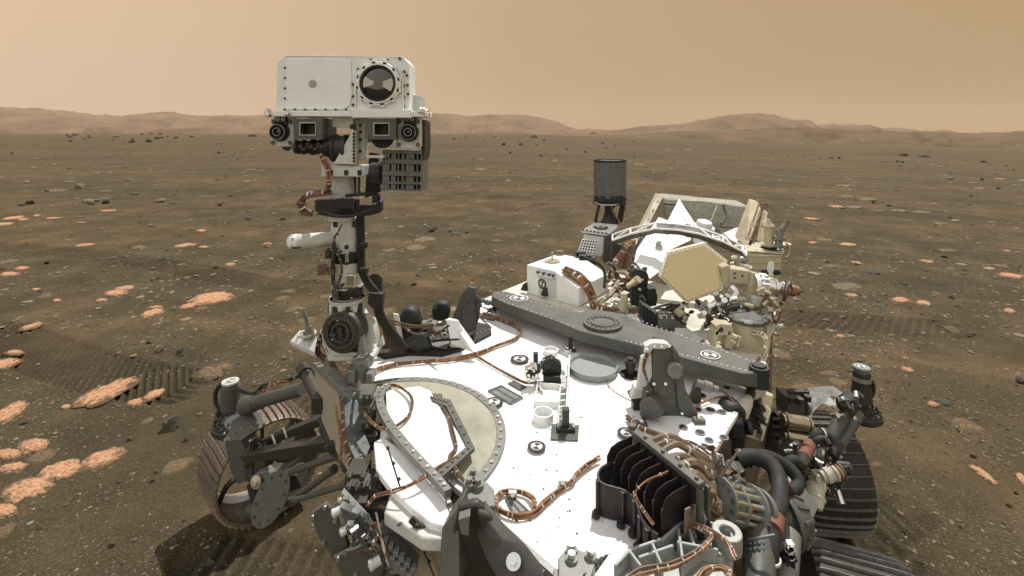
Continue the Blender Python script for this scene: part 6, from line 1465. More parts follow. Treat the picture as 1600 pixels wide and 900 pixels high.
for k in range(8): mb.tube([V(1112 + k * 2.2, 346 + k * 2, 2.9), V(1118 + k * 1.8, 356 + k * 1.4, 2.88), V(1116 + k * 2, 368, 2.86)], .004)
mb.build('generator_lead', 'steel', gen)
harness('generator_harness', [V(962, 408, 2.6), V(972, 395, 2.65), V(978, 384, 2.7), V(990, 378, 2.8)], .014, 5, rover, ties=6, seed=93)
mb = MB(); mb.prism([V(966, 420, 2.6), V(974, 404, 2.62), V(994, 376, 2.8), V(985, 420, 2.65)], Y * .05); mb.build('rear_duct', 'taupe', rover, .003)
# tangle of lines on the rear deck
rr_ = random.Random(99)
for i in range(15):
    a = V(rr_.uniform(948, 985), rr_.uniform(420, 455), 2.45); b = V(rr_.uniform(985, 1010), rr_.uniform(425, 470), 2.35); m_ = (a + b) / 2 + Vector((rr_.uniform(-.06, .06), rr_.uniform(-.05, .05), rr_.uniform(-.06, .08)))
    harness('rear_line', [a, lerp(a, m_, .5) + UP * rr_.uniform(-.02, .04), m_, lerp(m_, b, .5) - UP * rr_.uniform(-.02, .03), b], rr_.uniform(.005, .010), 1, rover, mat=rr_.choice(['copper', 'brown', 'taupe', 'gold', 'black']), ties=2, seed=i)
harness('rear_line', [V(926, 482, 2.3), V(940, 470, 2.3), V(956, 458, 2.35), V(968, 440, 2.4)], .013, 3, rover, mat='gold', ties=4, seed=95)
harness('rear_line', [V(948, 440, 2.4), V(955, 430, 2.45), V(962, 444, 2.4), V(972, 452, 2.35)], .010, 3, rover, ties=4, seed=96)
mb = MB(); y = 2.28; mb.sp([(987, 424), (993, 420), (1010, 424), (1013, 430), (1012, 478), (1004, 482), (986, 476)], y, .03); mb.build('dark_plate', 'dgrey', rover, .003)
mb = MB(); mb.cyl(V(989, 442, y - .01), V(998, 436, y - .03), .018, None, 14); mb.cyl(V(980, 448, y - .05), V(992, 440, y - .03), .012, None, 12); mb.cyl(V(975, 486, 2.2), V(975, 458, 2.2), .02, .016, 14); mb.build('pipe_fitting', 'tan', rover, .001)
mb = MB(); mb.sp([(1013, 452), (1024, 450), (1028, 464), (1026, 478), (1014, 480)], 2.22, .06); mb.build('dark_cover', 'blue', rover, .004)
for k in range(6):
    mb = MB(); p = V(1003 + k * 4.6, 486 + k * 3.2, 2.14 - k * .02); mb.box(p, .005, .035, .038); mb.build('stacked_fin', 'blue', rover, .001)
mb = MB(); c = V(1055, 492, 2.15); mb.lathe(c - UP * .035, UP, [(0, .040), (.01, .050), (.018, .043), (.026, .050), (.034, .043), (.042, .050), (.05, .045), (.052, .03), (.07, .022), (.09, .02), (.09, 0)], 26)
for t in np.linspace(0, 6.28, 8): p = c + Vector((math.cos(t), math.sin(t), 0)) * .036 + UP * .018; mb.cyl(p, p + UP * .014, .006, None, 8)
mb.build('round_actuator', 'dgrey', rover, .001)
mb = MB(); mb.prism([V(1036, 506, 2.02), V(1058, 500, 2.06), V(1100, 530, 1.90), V(1084, 538, 1.86), V(1050, 524, 1.92)], UP * -.05); mb.box(V(1040, 505, 2.0), .03, .03, .03)
for p in ((1032, 510), (1038, 500), (1046, 496)): mb.cyl(V(*p, 1.98), V(p[0], p[1] - 8, 1.98), .008)
mb.build('wedge_bracket', 'grey', rover, .003)
mb = MB(); mb.dp([(966, 486), (1000, 478), (1010, 500), (985, 510), (966, 500)], .03, .03); mb.build('deck_socket', 'lgrey', rover, .002)
# ---------------- hexagonal antenna
yX = 2.12; hx = [(1101, 379), (1137, 407), (1129.5, 453.5), (1072.5, 474.5), (1030.5, 432.5), (1044, 393.5)]
mb = MB(); tilt = lambda px, py, o=0: V(px, py, yX + o + (py - 427) * -.0018 + (px - 1085) * .0005)
mb.prism([tilt(*p, .006) for p in hx], Y * .020); hga = mb.build('hexagonal_antenna', paint('pale_rim', (.60, .56, .44), .5, dust=.2), rover, .002)
cx, cy = 1085, 427; ins = lambda p, k: (cx + (p[0] - cx) * k, cy + (p[1] - cy) * k)
mb = MB(); mb.prism([tilt(*ins(p, .915), .0) for p in hx], Y * .006); mb.build('antenna_face', 'hga', hga, .0015)
mb = MB()
for i in range(6):
    a, b = tilt(*ins(hx[i], .965), .004), tilt(*ins(hx[(i + 1) % 6], .965), .004)
    for k in range(8): p = lerp(a, b, (k + .5) / 8); mb.cyl(p, p - Y * .003, .0028, None, 6)
mb.build('antenna_screws', 'silver', hga)['kind'] = 'stuff'
mb = MB(); y = 2.12
mb.sp([(1128, 418), (1140, 414), (1146, 430), (1142, 452), (1130, 450)], y, .06); mb.sp([(1142, 420), (1174, 424), (1174, 446), (1140, 442)], y - .01, .07)
mb.m = 1
for p in ((1148, 427), (1148, 434), (1160, 431)): mb.cyl(V(*p, y - .011), V(*p, y - .013), .0045, None, 10)
mb.m = 0; mb.sp([(1176, 426), (1190, 430), (1192, 500), (1170, 498), (1172, 450)], y - .03, .04); mb.build('antenna_arm', ['tan', 'black'], rover, .004)
mb = MB(); a = V(1178, 446, y - .02); b = V(1240, 453, y - .05); d = (b - a).normalized()
mb.lathe(a, d, [(0, 0), (0, .052), (.012, .054), (.014, .045), (.022, .045), (.024, .052), (.032, .052), (.034, .040), (.05, .040), (.052, .046), (.06, .046), (.062, .034), (.08, .034), (.082, .040), (.09, .040), (.092, .026), (.11, .026), (.112, .032), (.118, .032), (.12, .022), (.145, .022), (.145, 0)], 26)
for k in range(14):
    t = k * 2 * math.pi / 14; u, w = frame_of(d); p = a + d * .02 + (u * math.cos(t) + w * math.sin(t)) * .05; mb.cyl(p, p + d * .03, .006, None, 7)
mb.build('azimuth_motor', 'silver', rover)
mb = MB(); mb.lathe(V(1236, 454, y - .05), X, [(-.012, 0), (-.012, .020), (.0, .024), (.012, .024), (.014, .020), (.03, .020), (.034, .014), (.034, 0)], 20); mb.m = 1; mb.tube([V(1248, 455, y - .05), V(1256, 456, y - .05)], .003, 5, 0); mb.build('motor_end_cap', [ 'copper', 'black'], rover)
harness('motor_lead', [V(1196, 468, 2.05), V(1206, 478, 2.05), V(1222, 474, 2.04), V(1228, 456, 2.03), V(1232, 442, 2.04), V(1237, 452, 2.04)], .008, 3, rover, mat='brown', ties=5, seed=97)
# arm, hubs and pedestal under the antenna
mb = MB(); rr_ = random.Random(12)
mb.tube([V(1090, 476, 2.1), V(1110, 482, 2.05), V(1130, 470, 2.05)], .022, 10); mb.tube([V(1142, 448, 2.1), V(1150, 458, 2.08), V(1140, 478, 2.04)], .018, 10); mb.cyl(V(1158, 488, 2.04), V(1158, 466, 2.04), .026, .022, 18)
for k in range(22):
    p = V(rr_.uniform(1092, 1158), rr_.uniform(462, 492), 2.03); dd = Vector((rr_.uniform(-1, 1), rr_.uniform(-.6, .2), rr_.uniform(-.5, 1))).normalized(); mb.m = k % 2; mb.cyl(p, p + dd * rr_.uniform(.02, .045), rr_.uniform(.006, .013), None, 10)
mb.build('antenna_linkage', ['silver', 'lgrey'], rover, .001)
harness('linkage_cable', [V(1124, 500, 1.95), V(1132, 488, 1.95), V(1146, 482, 1.95), V(1162, 480, 1.96), V(1170, 484, 1.96)], .007, 4, rover, mat='black', ties=4, seed=98)
mb = MB(); c = DK(1168, 540, 0); mb.cyl(c, c + UP * .10, .058, .058, 30); mb.cyl(c, c + UP * .008, .075, None, 30); ped = mb.build('pedestal', 'tan', rover, .002)
mb = MB(); mb.cyl(c + UP * .10, c + UP * .112, .068, .068, 36); mb.cyl(c + UP * .112, c + UP * .12, .066, .05, 36)
for k in range(8): t = k * math.pi / 4; p = c + UP * .11 + Vector((math.cos(t), math.sin(t), 0)) * .066; mb.box(p, .008, .008, .007)
mb.build('pedestal_cap', 'grey', ped, .001)
mb = MB(); y = 1.86
mb.sp([(1118, 510), (1126, 506), (1144, 508), (1146, 518), (1122, 520)], y, .05); mb.sp([(1112, 540), (1118, 514), (1124, 516), (1119, 542)], y, .05); mb.sp([(1134, 544), (1138, 516), (1146, 516), (1145, 546)], y, .05); mb.sp([(1118, 517), (1142, 518), (1141, 524), (1117, 524)], y, .04)
mb.prism([DK(1100, 537, .004), DK(1120, 548, .004), DK(1152, 542, .004), DK(1140, 534, .004)], UP * .006)
mb.m = 1; mb.cyl(V(1126, 515, y - .001), V(1126, 515, y - .003), .010, None, 14)
mb.build('pedestal_frame', ['tan', 'black'], rover, .002)
mb = MB()
for a, b in (((1144, 524), (1152, 528)), ((1142, 530), (1150, 536))): mb.cyl(V(*a, 1.83), V(*b, 1.82), .009, None, 12); mb.cyl(V(*b, 1.82), V(b[0] + 3, b[1] + 1, 1.82), .011, None, 12)
mb.build('pedestal_connector', 'gold', rover)
harness('corner_line', [V(1176, 520, 1.85), V(1190, 522, 1.84), V(1196, 530, 1.82), V(1200, 545, 1.8), V(1194, 556, 1.8)], .010, 2, rover, mat='gold', ties=4, seed=101)
harness('corner_line', [V(1190, 552, 1.8), V(1184, 566, 1.78), V(1196, 572, 1.76), V(1202, 556, 1.8)], .005, 2, rover, ties=3, seed=102)
# tan tower box and post at the rear right
yR = 2.55
mb = MB(); mb.sp([(1170, 392), (1222, 396), (1218, 440), (1172, 428)], yR - .05, .16); mb.prism([V(1168, 392, yR - .05), V(1222, 397, yR - .05), V(1232, 382, yR + .12), V(1176, 378, yR + .12)], UP * -.01)
for k in range(3): mb.box(V(1196, 400 + k * 10, yR - .055), .085, .004, .003)
tw = mb.build('rear_tower_box', 'tan', rover, .003)
mb = MB(); c = V(1201, 388, yR + .03) + UP * .004; mb.cyl(c, c + UP * .002, .05, None, 28); mb.build('tower_port', 'black', tw)
mb = MB(); mb.lathe(V(1201, 390, yR + .03), UP, [(0, .018), (.02, .018), (.022, .038), (.032, .040), (.034, .024), (.12, .022), (.122, .030), (.13, .030), (.15, .012), (.165, .008), (.165, 0)], 24); mb.build('tower_post', 'tan', tw)
mb = MB()
for px in (1182, 1190, 1216, 1223):
    for py in (384, 391): c = V(px, py, yR + .02 + (388 - py) * .02) + UP * .002; mb.cyl(c, c + UP * .006, .006, None, 6)
mb.sp([(1200, 412), (1204, 408), (1210, 410), (1209, 432), (1198, 430)], yR - .06, .01); mb.build('tower_fitting', 'white', tw, .001)
mb = MB()
for px in (1193, 1197, 1211, 1216): mb.ball(V(px, 426, yR - .06), .012, n=10, m=8)
mb.build('tower_plug', 'black', tw)
mb = MB(); mb.cyl(V(1216, 388, yR), V(1219, 360, yR), .02, .016, 16); mb.cyl(V(1217, 374, yR), V(1217.5, 370, yR), .03, None, 16); mb.cyl(V(1220, 360, yR), V(1228, 350, yR), .014, .012, 12); mb.m = 1; mb.cyl(V(1227, 351, yR), V(1231, 345, yR), .010, None, 10); mb.build('nozzle', ['lgrey', 'copper'], tw)
mb = MB(); mb.lathe(V(1222, 386, yR + .05), UP, [(0, .04), (.01, .045), (.02, .045), (.02, 0)], 20); mb.tube([V(1228, 380, yR), V(1233, 386, yR), V(1232, 398, yR), V(1226, 402, yR)], .006); mb.build('tower_side_cap', 'gold', tw)
# rear right side wall fittings
mb = MB()
mb.sp([(1180, 430), (1212, 436), (1210, 470), (1206, 520), (1196, 560), (1188, 556), (1182, 500)], 2.15, .03)
mb.m = 1
for a in [(1186, 470, 20, 14), (1196, 490, 14, 22), (1190, 508, 18, 10), (1200, 466, 16, 8), (1194, 530, 10, 16)]: mb.box(V(a[0], a[1], 2.06), PX(a[2], 2.1) / 2, .02, PX(a[3], 2.1) / 2)
for k in range(14): p = V(1206 + (k % 2) * 3, 440 + k * 9, 2.1); mb.cyl(p, p + X * .012, .006, None, 7)
mb.build('side_fairing', ['tan', 'offwhite'], rover, .002)
mb = MB(); mb.prism([V(1199, 500, 2.0), V(1212, 505, 1.98), V(1212, 512, 1.97), V(1198, 540, 1.92)], Y * .02); mb.build('side_fin', 'tan', rover, .001)

# ---------------- right flank: pads, boots, cover
mb = MB(); y = 1.46; mb.sp([(1128, 650), (1140, 634), (1156, 634), (1168, 644), (1166, 700), (1154, 735), (1130, 730), (1122, 700)], y, .06); mb.m = 0; mb.cyl(V(1166, 668, y), V(1172, 668, y), .02, None, 14); mb.box(V(1150, 670, y - .01), .022, .012, .03)
mb.build('side_hinge_cover', 'blue', rover, .010)
def boot(pts, rs, name='fabric_boot', mat='cream'):
    q = MB().tube(pts, .01, 4, 4).path; mb = MB(); n = 16; vs = []; u = None
    for i, p in enumerate(q):
        d = (q[min(i + 1, len(q) - 1)] - q[max(i - 1, 0)]).normalized()
        if u is None: u, w = frame_of(d)
        else: u = (u - d * u.dot(d)).normalized(); w = d.cross(u)
        t = i / (len(q) - 1) * (len(rs) - 1); k = min(int(t), len(rs) - 2); r_ = lerp(rs[k], rs[k + 1], t - k)
        for j in range(n):
            a = 2 * math.pi * j / n; rr = r_ * (1 + .12 * mnoise.noise(Vector((math.cos(a) * 1.5, math.sin(a) * 1.5, i * .9)))); vs.append(p + (u * math.cos(a) + w * math.sin(a)) * rr)
    m = len(q); mb.add(vs, [(j * n + i, j * n + (i + 1) % n, (j + 1) * n + (i + 1) % n, (j + 1) * n + i) for j in range(m - 1) for i in range(n)], True); mb.add(vs[:n], [tuple(range(n))]); mb.add(vs[-n:], [tuple(range(n))])
    return mb.build(name, mat, rover)
boot([V(1190, 578, 1.62), V(1186, 592, 1.60), V(1180, 608, 1.58), V(1172, 620, 1.56)], [.020, .034, .030, .014])
boot([V(1170, 622, 1.54), V(1164, 632, 1.52), V(1156, 642, 1.50), V(1146, 650, 1.48)], [.014, .022, .028, .026])
mb = MB(); mb.cyl(V(1174, 612, 1.56), V(1166, 630, 1.53), .014, None, 14); mb.build('boot_strut', 'blue', rover)
mb = MB(); mb.prism([V(1188, 612, 1.66), V(1208, 620, 1.64), V(1205, 640, 1.62), V(1190, 690, 1.58), V(1165, 682, 1.56), V(1180, 640, 1.62)], Vector((.01, .02, 0)))
mb.prism([V(1203, 640, 1.6), V(1206, 642, 1.6), V(1192, 690, 1.55), V(1188, 690, 1.55)], Y * .05); mb.build('side_shield', 'tan', rover, .002)
mb = MB(); rr_ = random.Random(6)
mb.sp([(1160, 636), (1190, 622), (1192, 660), (1170, 680), (1162, 674)], 1.58, .03)
for k in range(14): p = V(rr_.uniform(1164, 1190), rr_.uniform(628, 668), 1.55); mb.cyl(p, p + Vector((rr_.uniform(-1, 1), -.5, rr_.uniform(-1, 1))).normalized() * .03, rr_.uniform(.005, .010), None, 8)
mb.build('side_mechanism', 'dgrey', rover, .001)
mb = MB(); mb.sp([(1110, 706), (1130, 712), (1133, 728), (1112, 722)], 1.24, .004); mb.build('white_tab', 'white', rover)

# ---------------- wheels
def wheel(c, ax, tread_mat, r=.2625, w=.30, name='wheel', strakes=48, hubside=1):
    """aluminium rim with curved cleats; ax points out of the open face"""
    ax = ax.normalized(); c = Vector(c); u = ax.cross(UP).normalized(); n = 96; mb = MB()
    prof = [(-.5 * w, r * .955), (-.46 * w, r * .975), (-.2 * w, r * .99), (.2 * w, r * .99), (.46 * w, r * .975), (.5 * w, r * .955), (.5 * w, r * .925), (.42 * w, r * .92), (.38 * w, r * .955), (-.38 * w, r * .955), (-.5 * w, r * .92), (-.5 * w, r * .955)]
    mb.lathe(c, ax, prof, n)
    rim = mb.build(name, tread_mat, rover)
    mb = MB(); m = 11
    for k in range(strakes):
        a0 = 2 * math.pi * k / strakes; vs = []
        for j in range(m):
            s = -1 + 2 * j / (m - 1); t = a0 + .022 * math.cos(s * math.pi * .5)
            rb = r * (.985 - .03 * abs(s) ** 6); rt = rb + .013
            for rr, dt in ((rb - .003, -.010), (rt, -.006), (rt, .006), (rb - .003, .010)):
                vs.append(c + ax * (s * .5 * w) + (u * math.cos(t + dt) + UP * math.sin(t + dt)) * rr)
        fs = [(j * 4 + q, j * 4 + q + 1, (j + 1) * 4 + q + 1, (j + 1) * 4 + q) for j in range(m - 1) for q in range(3)] + [(0, 1, 2, 3), tuple((m - 1) * 4 + q for q in (3, 2, 1, 0))]
        mb.add(vs, fs)
    mb.build('cleats', 'cleat_glint' if tread_mat == 'tread' else tread_mat, rim)['kind'] = 'stuff'
    mb = MB(); mb.lathe(c, ax, [(-.44 * w, r * .918), (-.37 * w, r * .95), (.37 * w, r * .95), (.44 * w, r * .914)], n); mb.build('rim_shade_lining', 'dgrey', rim)  # dark anodised inside, added as a lining to keep the interior looking shaded
    mb = MB()
    for k in range(6):
        t = k * math.pi / 3 + .3; d = u * math.cos(t) + UP * math.sin(t); tt = -u * math.sin(t) + UP * math.cos(t)
        pts = [c + d * .055 + ax * .02, c + d * .10 + tt * .03 + ax * .0, c + d * .17 + tt * .045 - ax * .02, c + d * r * .93 + tt * .02 - ax * .02]
        q = MB().tube(pts, .01, 4, 4).path
        for a, b in zip(q, q[1:]):
            dd = (b - a).normalized(); nn = dd.cross(ax).normalized() * .0035; mb.prism([a - nn - ax * .02, b - nn - ax * .02, b + nn - ax * .02, a + nn - ax * .02], ax * .04)
    mb.lathe(c, ax, [(-.06, 0), (-.06, .06), (.04, .06), (.05, .05), (.05, 0)], 28); mb.build('wheel_hub', 'dgrey', rim)
    return rim
LW = Vector((-1.34, 2.56, .268))
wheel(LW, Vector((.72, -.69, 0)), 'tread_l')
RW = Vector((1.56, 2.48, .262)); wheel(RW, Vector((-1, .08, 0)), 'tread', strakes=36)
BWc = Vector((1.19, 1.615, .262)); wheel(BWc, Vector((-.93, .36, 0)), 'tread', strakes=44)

# ---------------- left front steering motor and suspension
yL = 2.28; c = V(360, 640, yL)
mb = MB(); zt = V(360, 600, yL); 
mb.cyl(V(360, 642, yL), V(360, 603, yL), PX(14, yL), PX(13.5, yL), 28); mb.cyl(V(360, 603, yL), V(360, 598, yL), PX(12, yL), PX(11, yL), 28)
lm = mb.build('steering_motor', 'grey', rover, .002)
mb = MB(); mb.cyl(V(360, 598, yL), V(360, 595, yL), PX(12, yL), None, 28); mb.build('motor_cap', 'offwhite', lm)
target_marker(0, 0, 0, PX(9, yL), lm, c=V(360, 594.7, yL), hole=True)
def flange(px, py, y, rpx, h, k, name, mat, parent):
    mb = MB(); c = V(px, py, y); r_ = PX(rpx, y); mb.lathe(c, UP, [(-h, 0), (-h, r_ * .8), (-h * .7, r_), (-h * .3, r_), (-h * .25, r_ * .94), (0, r_ * .92), (.004, r_ * .6), (.004, 0)], 36)
    for i in range(k): t = 2 * math.pi * i / k; p = c + Vector((math.cos(t), math.sin(t), 0)) * r_ * .86; mb.cyl(p, p + UP * .010, .0055, None, 7)
    for i in range(k): t = 2 * math.pi * (i + .5) / k; p = c + Vector((math.cos(t), math.sin(t), 0)) * r_ * .72; mb.box(p + UP * .008, .004, .004, .012)
    return mb.build(name, mat, parent, .001)
flange(366, 655, yL - .02, 31, .055, 16, 'steering_flange', 'dgrey', rover)
flange(358, 643, yL, 20, .02, 12, 'steering_flange', 'dgrey', rover)
mb = MB(); mb.tube([V(346, 640, yL), V(338, 630, yL), V(337, 614, yL), V(344, 602, yL), V(352, 600, yL)], .010, 9); mb.build('motor_hose', 'hose', rover)
mb = MB(); mb.cyl(V(400, 629, 2.2), V(474, 607, 2.02), PX(10.5, 2.1), PX(9.5, 2.1), 24); mb.cyl(V(384, 634, 2.24), V(402, 628, 2.2), PX(15, 2.2), PX(12, 2.2), 24)
for t in (.0, .1): p = lerp(V(400, 629, 2.2), V(474, 607, 2.02), t); mb.cyl(p, lerp(V(400, 629, 2.2), V(474, 607, 2.02), t + .03), PX(12, 2.1), None, 20)
mb.build('suspension_tube', 'grey', rover, .001)
harness('suspension_cable', [V(370, 604, 2.26), V(378, 610, 2.22), V(398, 614, 2.18), V(412, 604, 2.12), V(436, 598, 2.08), V(456, 592, 2.02), V(474, 586, 1.96), V(492, 583, 1.9)], .008, 4, rover, mat='hose', ties=7, seed=110)
harness('suspension_cable', [V(404, 614, 2.14), V(430, 600, 2.07), V(452, 596, 2.02)], .006, 3, rover, ties=4, seed=111)
mb = MB(); mb.cyl(V(476, 580, 1.92), V(500, 628, 1.78), PX(9, 1.9), None, 22); mb.cyl(V(473, 575, 1.94), V(478, 584, 1.9), PX(10, 1.9), None, 22); mb.box(V(502, 628, 1.76), .025, .03, .03); mb.build('pivot_cylinder', 'dgrey', rover, .002)
# fork: plated box above the wheel and open-face hub
mb = MB(); y = 2.16
mb.prism([V(351, 690, y), V(376, 686, y - .05), V(391, 722, y - .05), V(392, 748, y - .04), V(371, 757, y), V(360, 735, y)], Vector((.02, .08, 0)))
mb.prism([V(335, 668, 2.2), V(344, 650, 2.24), V(396, 655, 2.2), V(400, 672, 2.12), V(376, 688, 2.1), V(350, 690, 2.16)], Vector((.01, .05, 0)))
mb.m = 1
for k in range(6): p = lerp(V(353, 694, y), V(366, 748, y), k / 5) - Vector((.003, .003, 0)); mb.cyl(p, p - Y * .006, .004, None, 7)
for k in range(6): p = V(352 + k * 8, 676 - (k % 2) * 8, 2.14); mb.cyl(p, p - Y * .012, .0055, None, 7)
mb.build('wheel_fork', ['grey', 'silver'], rover, .003)
mb = MB()
def beam(a, b, w, h=None):
    A, B = V(*a), V(*b); d = (B - A).normalized(); s = d.cross(Y).normalized(); h = h or w; mb.box((A + B) / 2, d * (B - A).length / 2, s * w, d.cross(s) * h)
beam((384, 713, 2.08), (526, 690, 1.66), .020); beam((392, 700, 2.08), (392, 740, 2.06), .018); beam((394, 700, 2.1), (382, 728, 2.06), .012)
beam((414, 690, 2.1), (502, 656, 1.8), .016); beam((388, 742, 2.06), (420, 760, 1.98), .014); beam((384, 728, 2.06), (420, 700, 2.02), .010)
arm_l = mb.build('suspension_arm', 'dgrey', rover, .003)
mb = MB()
for a, b, r_ in [((431, 745, 1.98), (541, 707, 1.55), .0125), ((457, 783, 1.88), (544, 756, 1.5), .010), ((464, 776, 1.9), (522, 733, 1.62), .012), ((439, 741, 2.0), (490, 698, 1.8), .008), ((440, 786, 1.9), (462, 782, 1.86), .015), ((402, 746, 2.0), (436, 744, 1.96), .016)]:
    mb.cyl(V(*a), V(*b), r_, None, 16); mb.cyl(V(*a), lerp(V(*a), V(*b), .08), r_ * 1.25, None, 16); mb.cyl(lerp(V(*a), V(*b), .92), V(*b), r_ * 1.25, None, 16)
mb.build('suspension_strut', 'grey', rover)
mb = MB()
for a in [(425, 688), (443, 678)]: mb.sp([(a[0] - 2, a[1] - 8), (a[0], a[1] - 9), (a[0] + 6, a[1] + 6), (a[0] + 4, a[1] + 7)], 1.92, .004)
mb.build('strut_tie', 'tie', rover)
mb = MB(); c = V(424, 779, 1.86); dv = Vector((-.30, -.90, .30)).normalized(); u = Vector((.85, -.2, -.5)); u = (u - dv * u.dot(dv)).normalized(); w = dv.cross(u)
pts = []
for k in range(28): t = 2 * math.pi * k / 28; pts.append(c + u * math.cos(t) * .066 + w * math.sin(t) * .112)
mb.prism(pts, dv * .006); mb.m = 1
for k in range(10): t = 2 * math.pi * k / 10; p = c + (u * math.cos(t) * .052 + w * math.sin(t) * .092) + dv * .006; mb.cyl(p, p + dv * .003, .005, None, 8)
mb.build('oval_cover_plate', ['grey', 'dgrey'], rover, .002)
mb = MB(); mb.sp([(398, 744), (416, 736), (426, 746), (414, 766), (400, 760)], 1.98, .04); mb.m = 1; mb.lathe(V(402, 752, 1.97), Vector((-.3, -1, .2)).normalized(), [(0, 0), (0, .026), (.01, .026), (.012, .018), (.02, .012), (.02, 0)], 18); mb.build('fork_hub', ['lgrey', 'gold'], rover, .002)
mb = MB(); mb.sp([(384, 760), (396, 748), (402, 800), (420, 806), (408, 806), (392, 790)], 2.0, .05); mb.sp([(440, 746), (462, 742), (470, 762), (450, 772), (438, 764)], 2.0, .08); mb.cyl(V(394, 800, 1.98), V(414, 802, 1.94), .035, None, 18); mb.build('drive_housing', 'dgrey', rover, .004)
mb = MB(); rr_ = random.Random(9)
for k in range(12): p = V(rr_.uniform(396, 424), rr_.uniform(682, 702), 2.04); mb.cyl(p, p + Vector((rr_.uniform(-1, 1), -1, rr_.uniform(-1, 1))).normalized() * .03, rr_.uniform(.006, .012), None, 8)
mb.build('arm_fitting', 'dgrey', rover)
mb = MB(); mb.prism([V(500, 660, 1.72), V(540, 735, 1.46), V(540, 745, 1.46), V(498, 676, 1.74)], Y * .03); mb.sp([(505, 700), (530, 690), (536, 706), (520, 716)], 1.6, .05)
for k in range(5): mb.cyl(V(514 + k * 5, 700 + k * 5, 1.58), V(518 + k * 5, 692 + k * 5, 1.55), .009, None, 10)
mb.build('inner_frame', 'dgrey', rover, .002)

# ---------------- right steering motor, rocker arm, shoulder
yS = 2.36
mb = MB(); mb.cyl(V(1346, 606, yS), V(1346, 582, yS), PX(12.5, yS), None, 26); mb.cyl(V(1346, 626, yS), V(1346, 604, yS), PX(15, yS), PX(13, yS), 26)
rm = mb.build('steering_motor', 'dgrey', rover, .002)
mb = MB(); mb.cyl(V(1346, 582, yS), V(1346, 576, yS), PX(9, yS), None, 22); mb.cyl(V(1346, 577, yS), V(1346, 573, yS), PX(12, yS), None, 26); mb.build('motor_cap', 'lgrey', rm)
target_marker(0, 0, 0, PX(9, yS), rm, c=V(1346, 572.6, yS), hole=True)
mb = MB(); mb.ring(V(1346, 594, yS), UP, PX(12, yS), PX(13.3, yS), .02, 26); mb.build('motor_band', 'silver', rm)
mb = MB(); mb.tube([V(1356, 590, yS), V(1364, 600, yS), V(1363, 616, yS), V(1356, 624, yS)], .010, 8); mb.build('motor_hose', 'hose', rover)
flange(1348, 640, yS - .02, 26, .05, 14, 'steering_flange', 'dgrey', rover)
mb = MB(); y = 2.30
mb.prism([V(1258, 640, y), V(1270, 615, y + .05), V(1315, 612, y + .05), V(1330, 625, y), V(1334, 645, y - .04), V(1300, 636, y - .04), V(1286, 632, y - .03), V(1272, 645, y - .04), V(1268, 655, y - .05)], Vector((0, .06, 0)))
mb.sp([(1230, 622), (1258, 625), (1258, 660), (1234, 668), (1230, 650)], y - .06, .10); mb.build('rocker_bracket', 'grey', rover, .004)
mb = MB(); 
for px, py in [(1236, 608), (1247, 606), (1259, 609), (1262, 618), (1250, 622), (1236, 620)]: mb.cyl(V(px, py + 8, y - .02 + (615 - py) * .008), V(px, py, y - .02 + (615 - py) * .008), .016, None, 10)
mb.sp([(1233, 612), (1263, 612), (1262, 658), (1236, 664)], y - .02, .02); mb.tube([V(1236, 608, y), V(1260, 618, y - .02)], .006, 6, 0); mb.tube([V(1260, 608, y), V(1236, 619, y - .02)], .006, 6, 0); mb.build('open_frame', 'dgrey', rover, .002)
mb = MB()
for a, b, r_ in [((1330, 622, 2.2), (1296, 690, 2.1), 11), ((1340, 645, 2.2), (1306, 704, 2.1), 10), ((1318, 615, 2.25), (1338, 640, 2.2), 12)]:
    mb.cyl(V(*a), V(*b), PX(r_, 2.15), PX(r_ * .8, 2.15), 18)
mb.build('rocker_tube', 'grey', rover, .001)
mb = MB(); mb.sp([(1312, 626), (1328, 625), (1328, 642), (1314, 642)], 2.14, .03); rr_ = random.Random(15)
for k in range(16): p = V(rr_.uniform(1300, 1340), rr_.uniform(612, 655), 2.12); mb.m = k % 2; mb.cyl(p, p + Vector((rr_.uniform(-1, 1), -1, rr_.uniform(-1, 1))).normalized() * .03, rr_.uniform(.005, .011), None, 8)
mb.build('rocker_fitting', ['dgrey', 'silver'], rover, .001)
for row in (660, 683):
    mb = MB(); a, b = V(1226, row - 3, 2.05), V(1264, row + 3, 2.05); d = (b - a).normalized()
    mb.lathe(a, d, [(-.012, 0), (-.012, .026), (-.002, .026), (0, .034), (.008, .034), (.01, .029), (.095, .029), (.097, .034), (.105, .034), (.106, .022), (.115, .020), (.115, 0)], 24); mb.build('bronze_roller', 'bronze', rover)
mb = MB(); mb.sp([(1218, 652), (1226, 648), (1226, 700), (1268, 706), (1268, 716), (1214, 712), (1212, 690)], 2.1, .04)
for k in range(6): p = V(1218 + k * 9, 700 + k * 1.5, 2.06); mb.cyl(p, p - Y * .03, .012, None, 10)
for k in range(4): p = V(1217, 655 + k * 12, 2.06); mb.cyl(p, p - X * .03, .008, None, 8)
mb.build('roller_frame', 'dgrey', rover, .002)
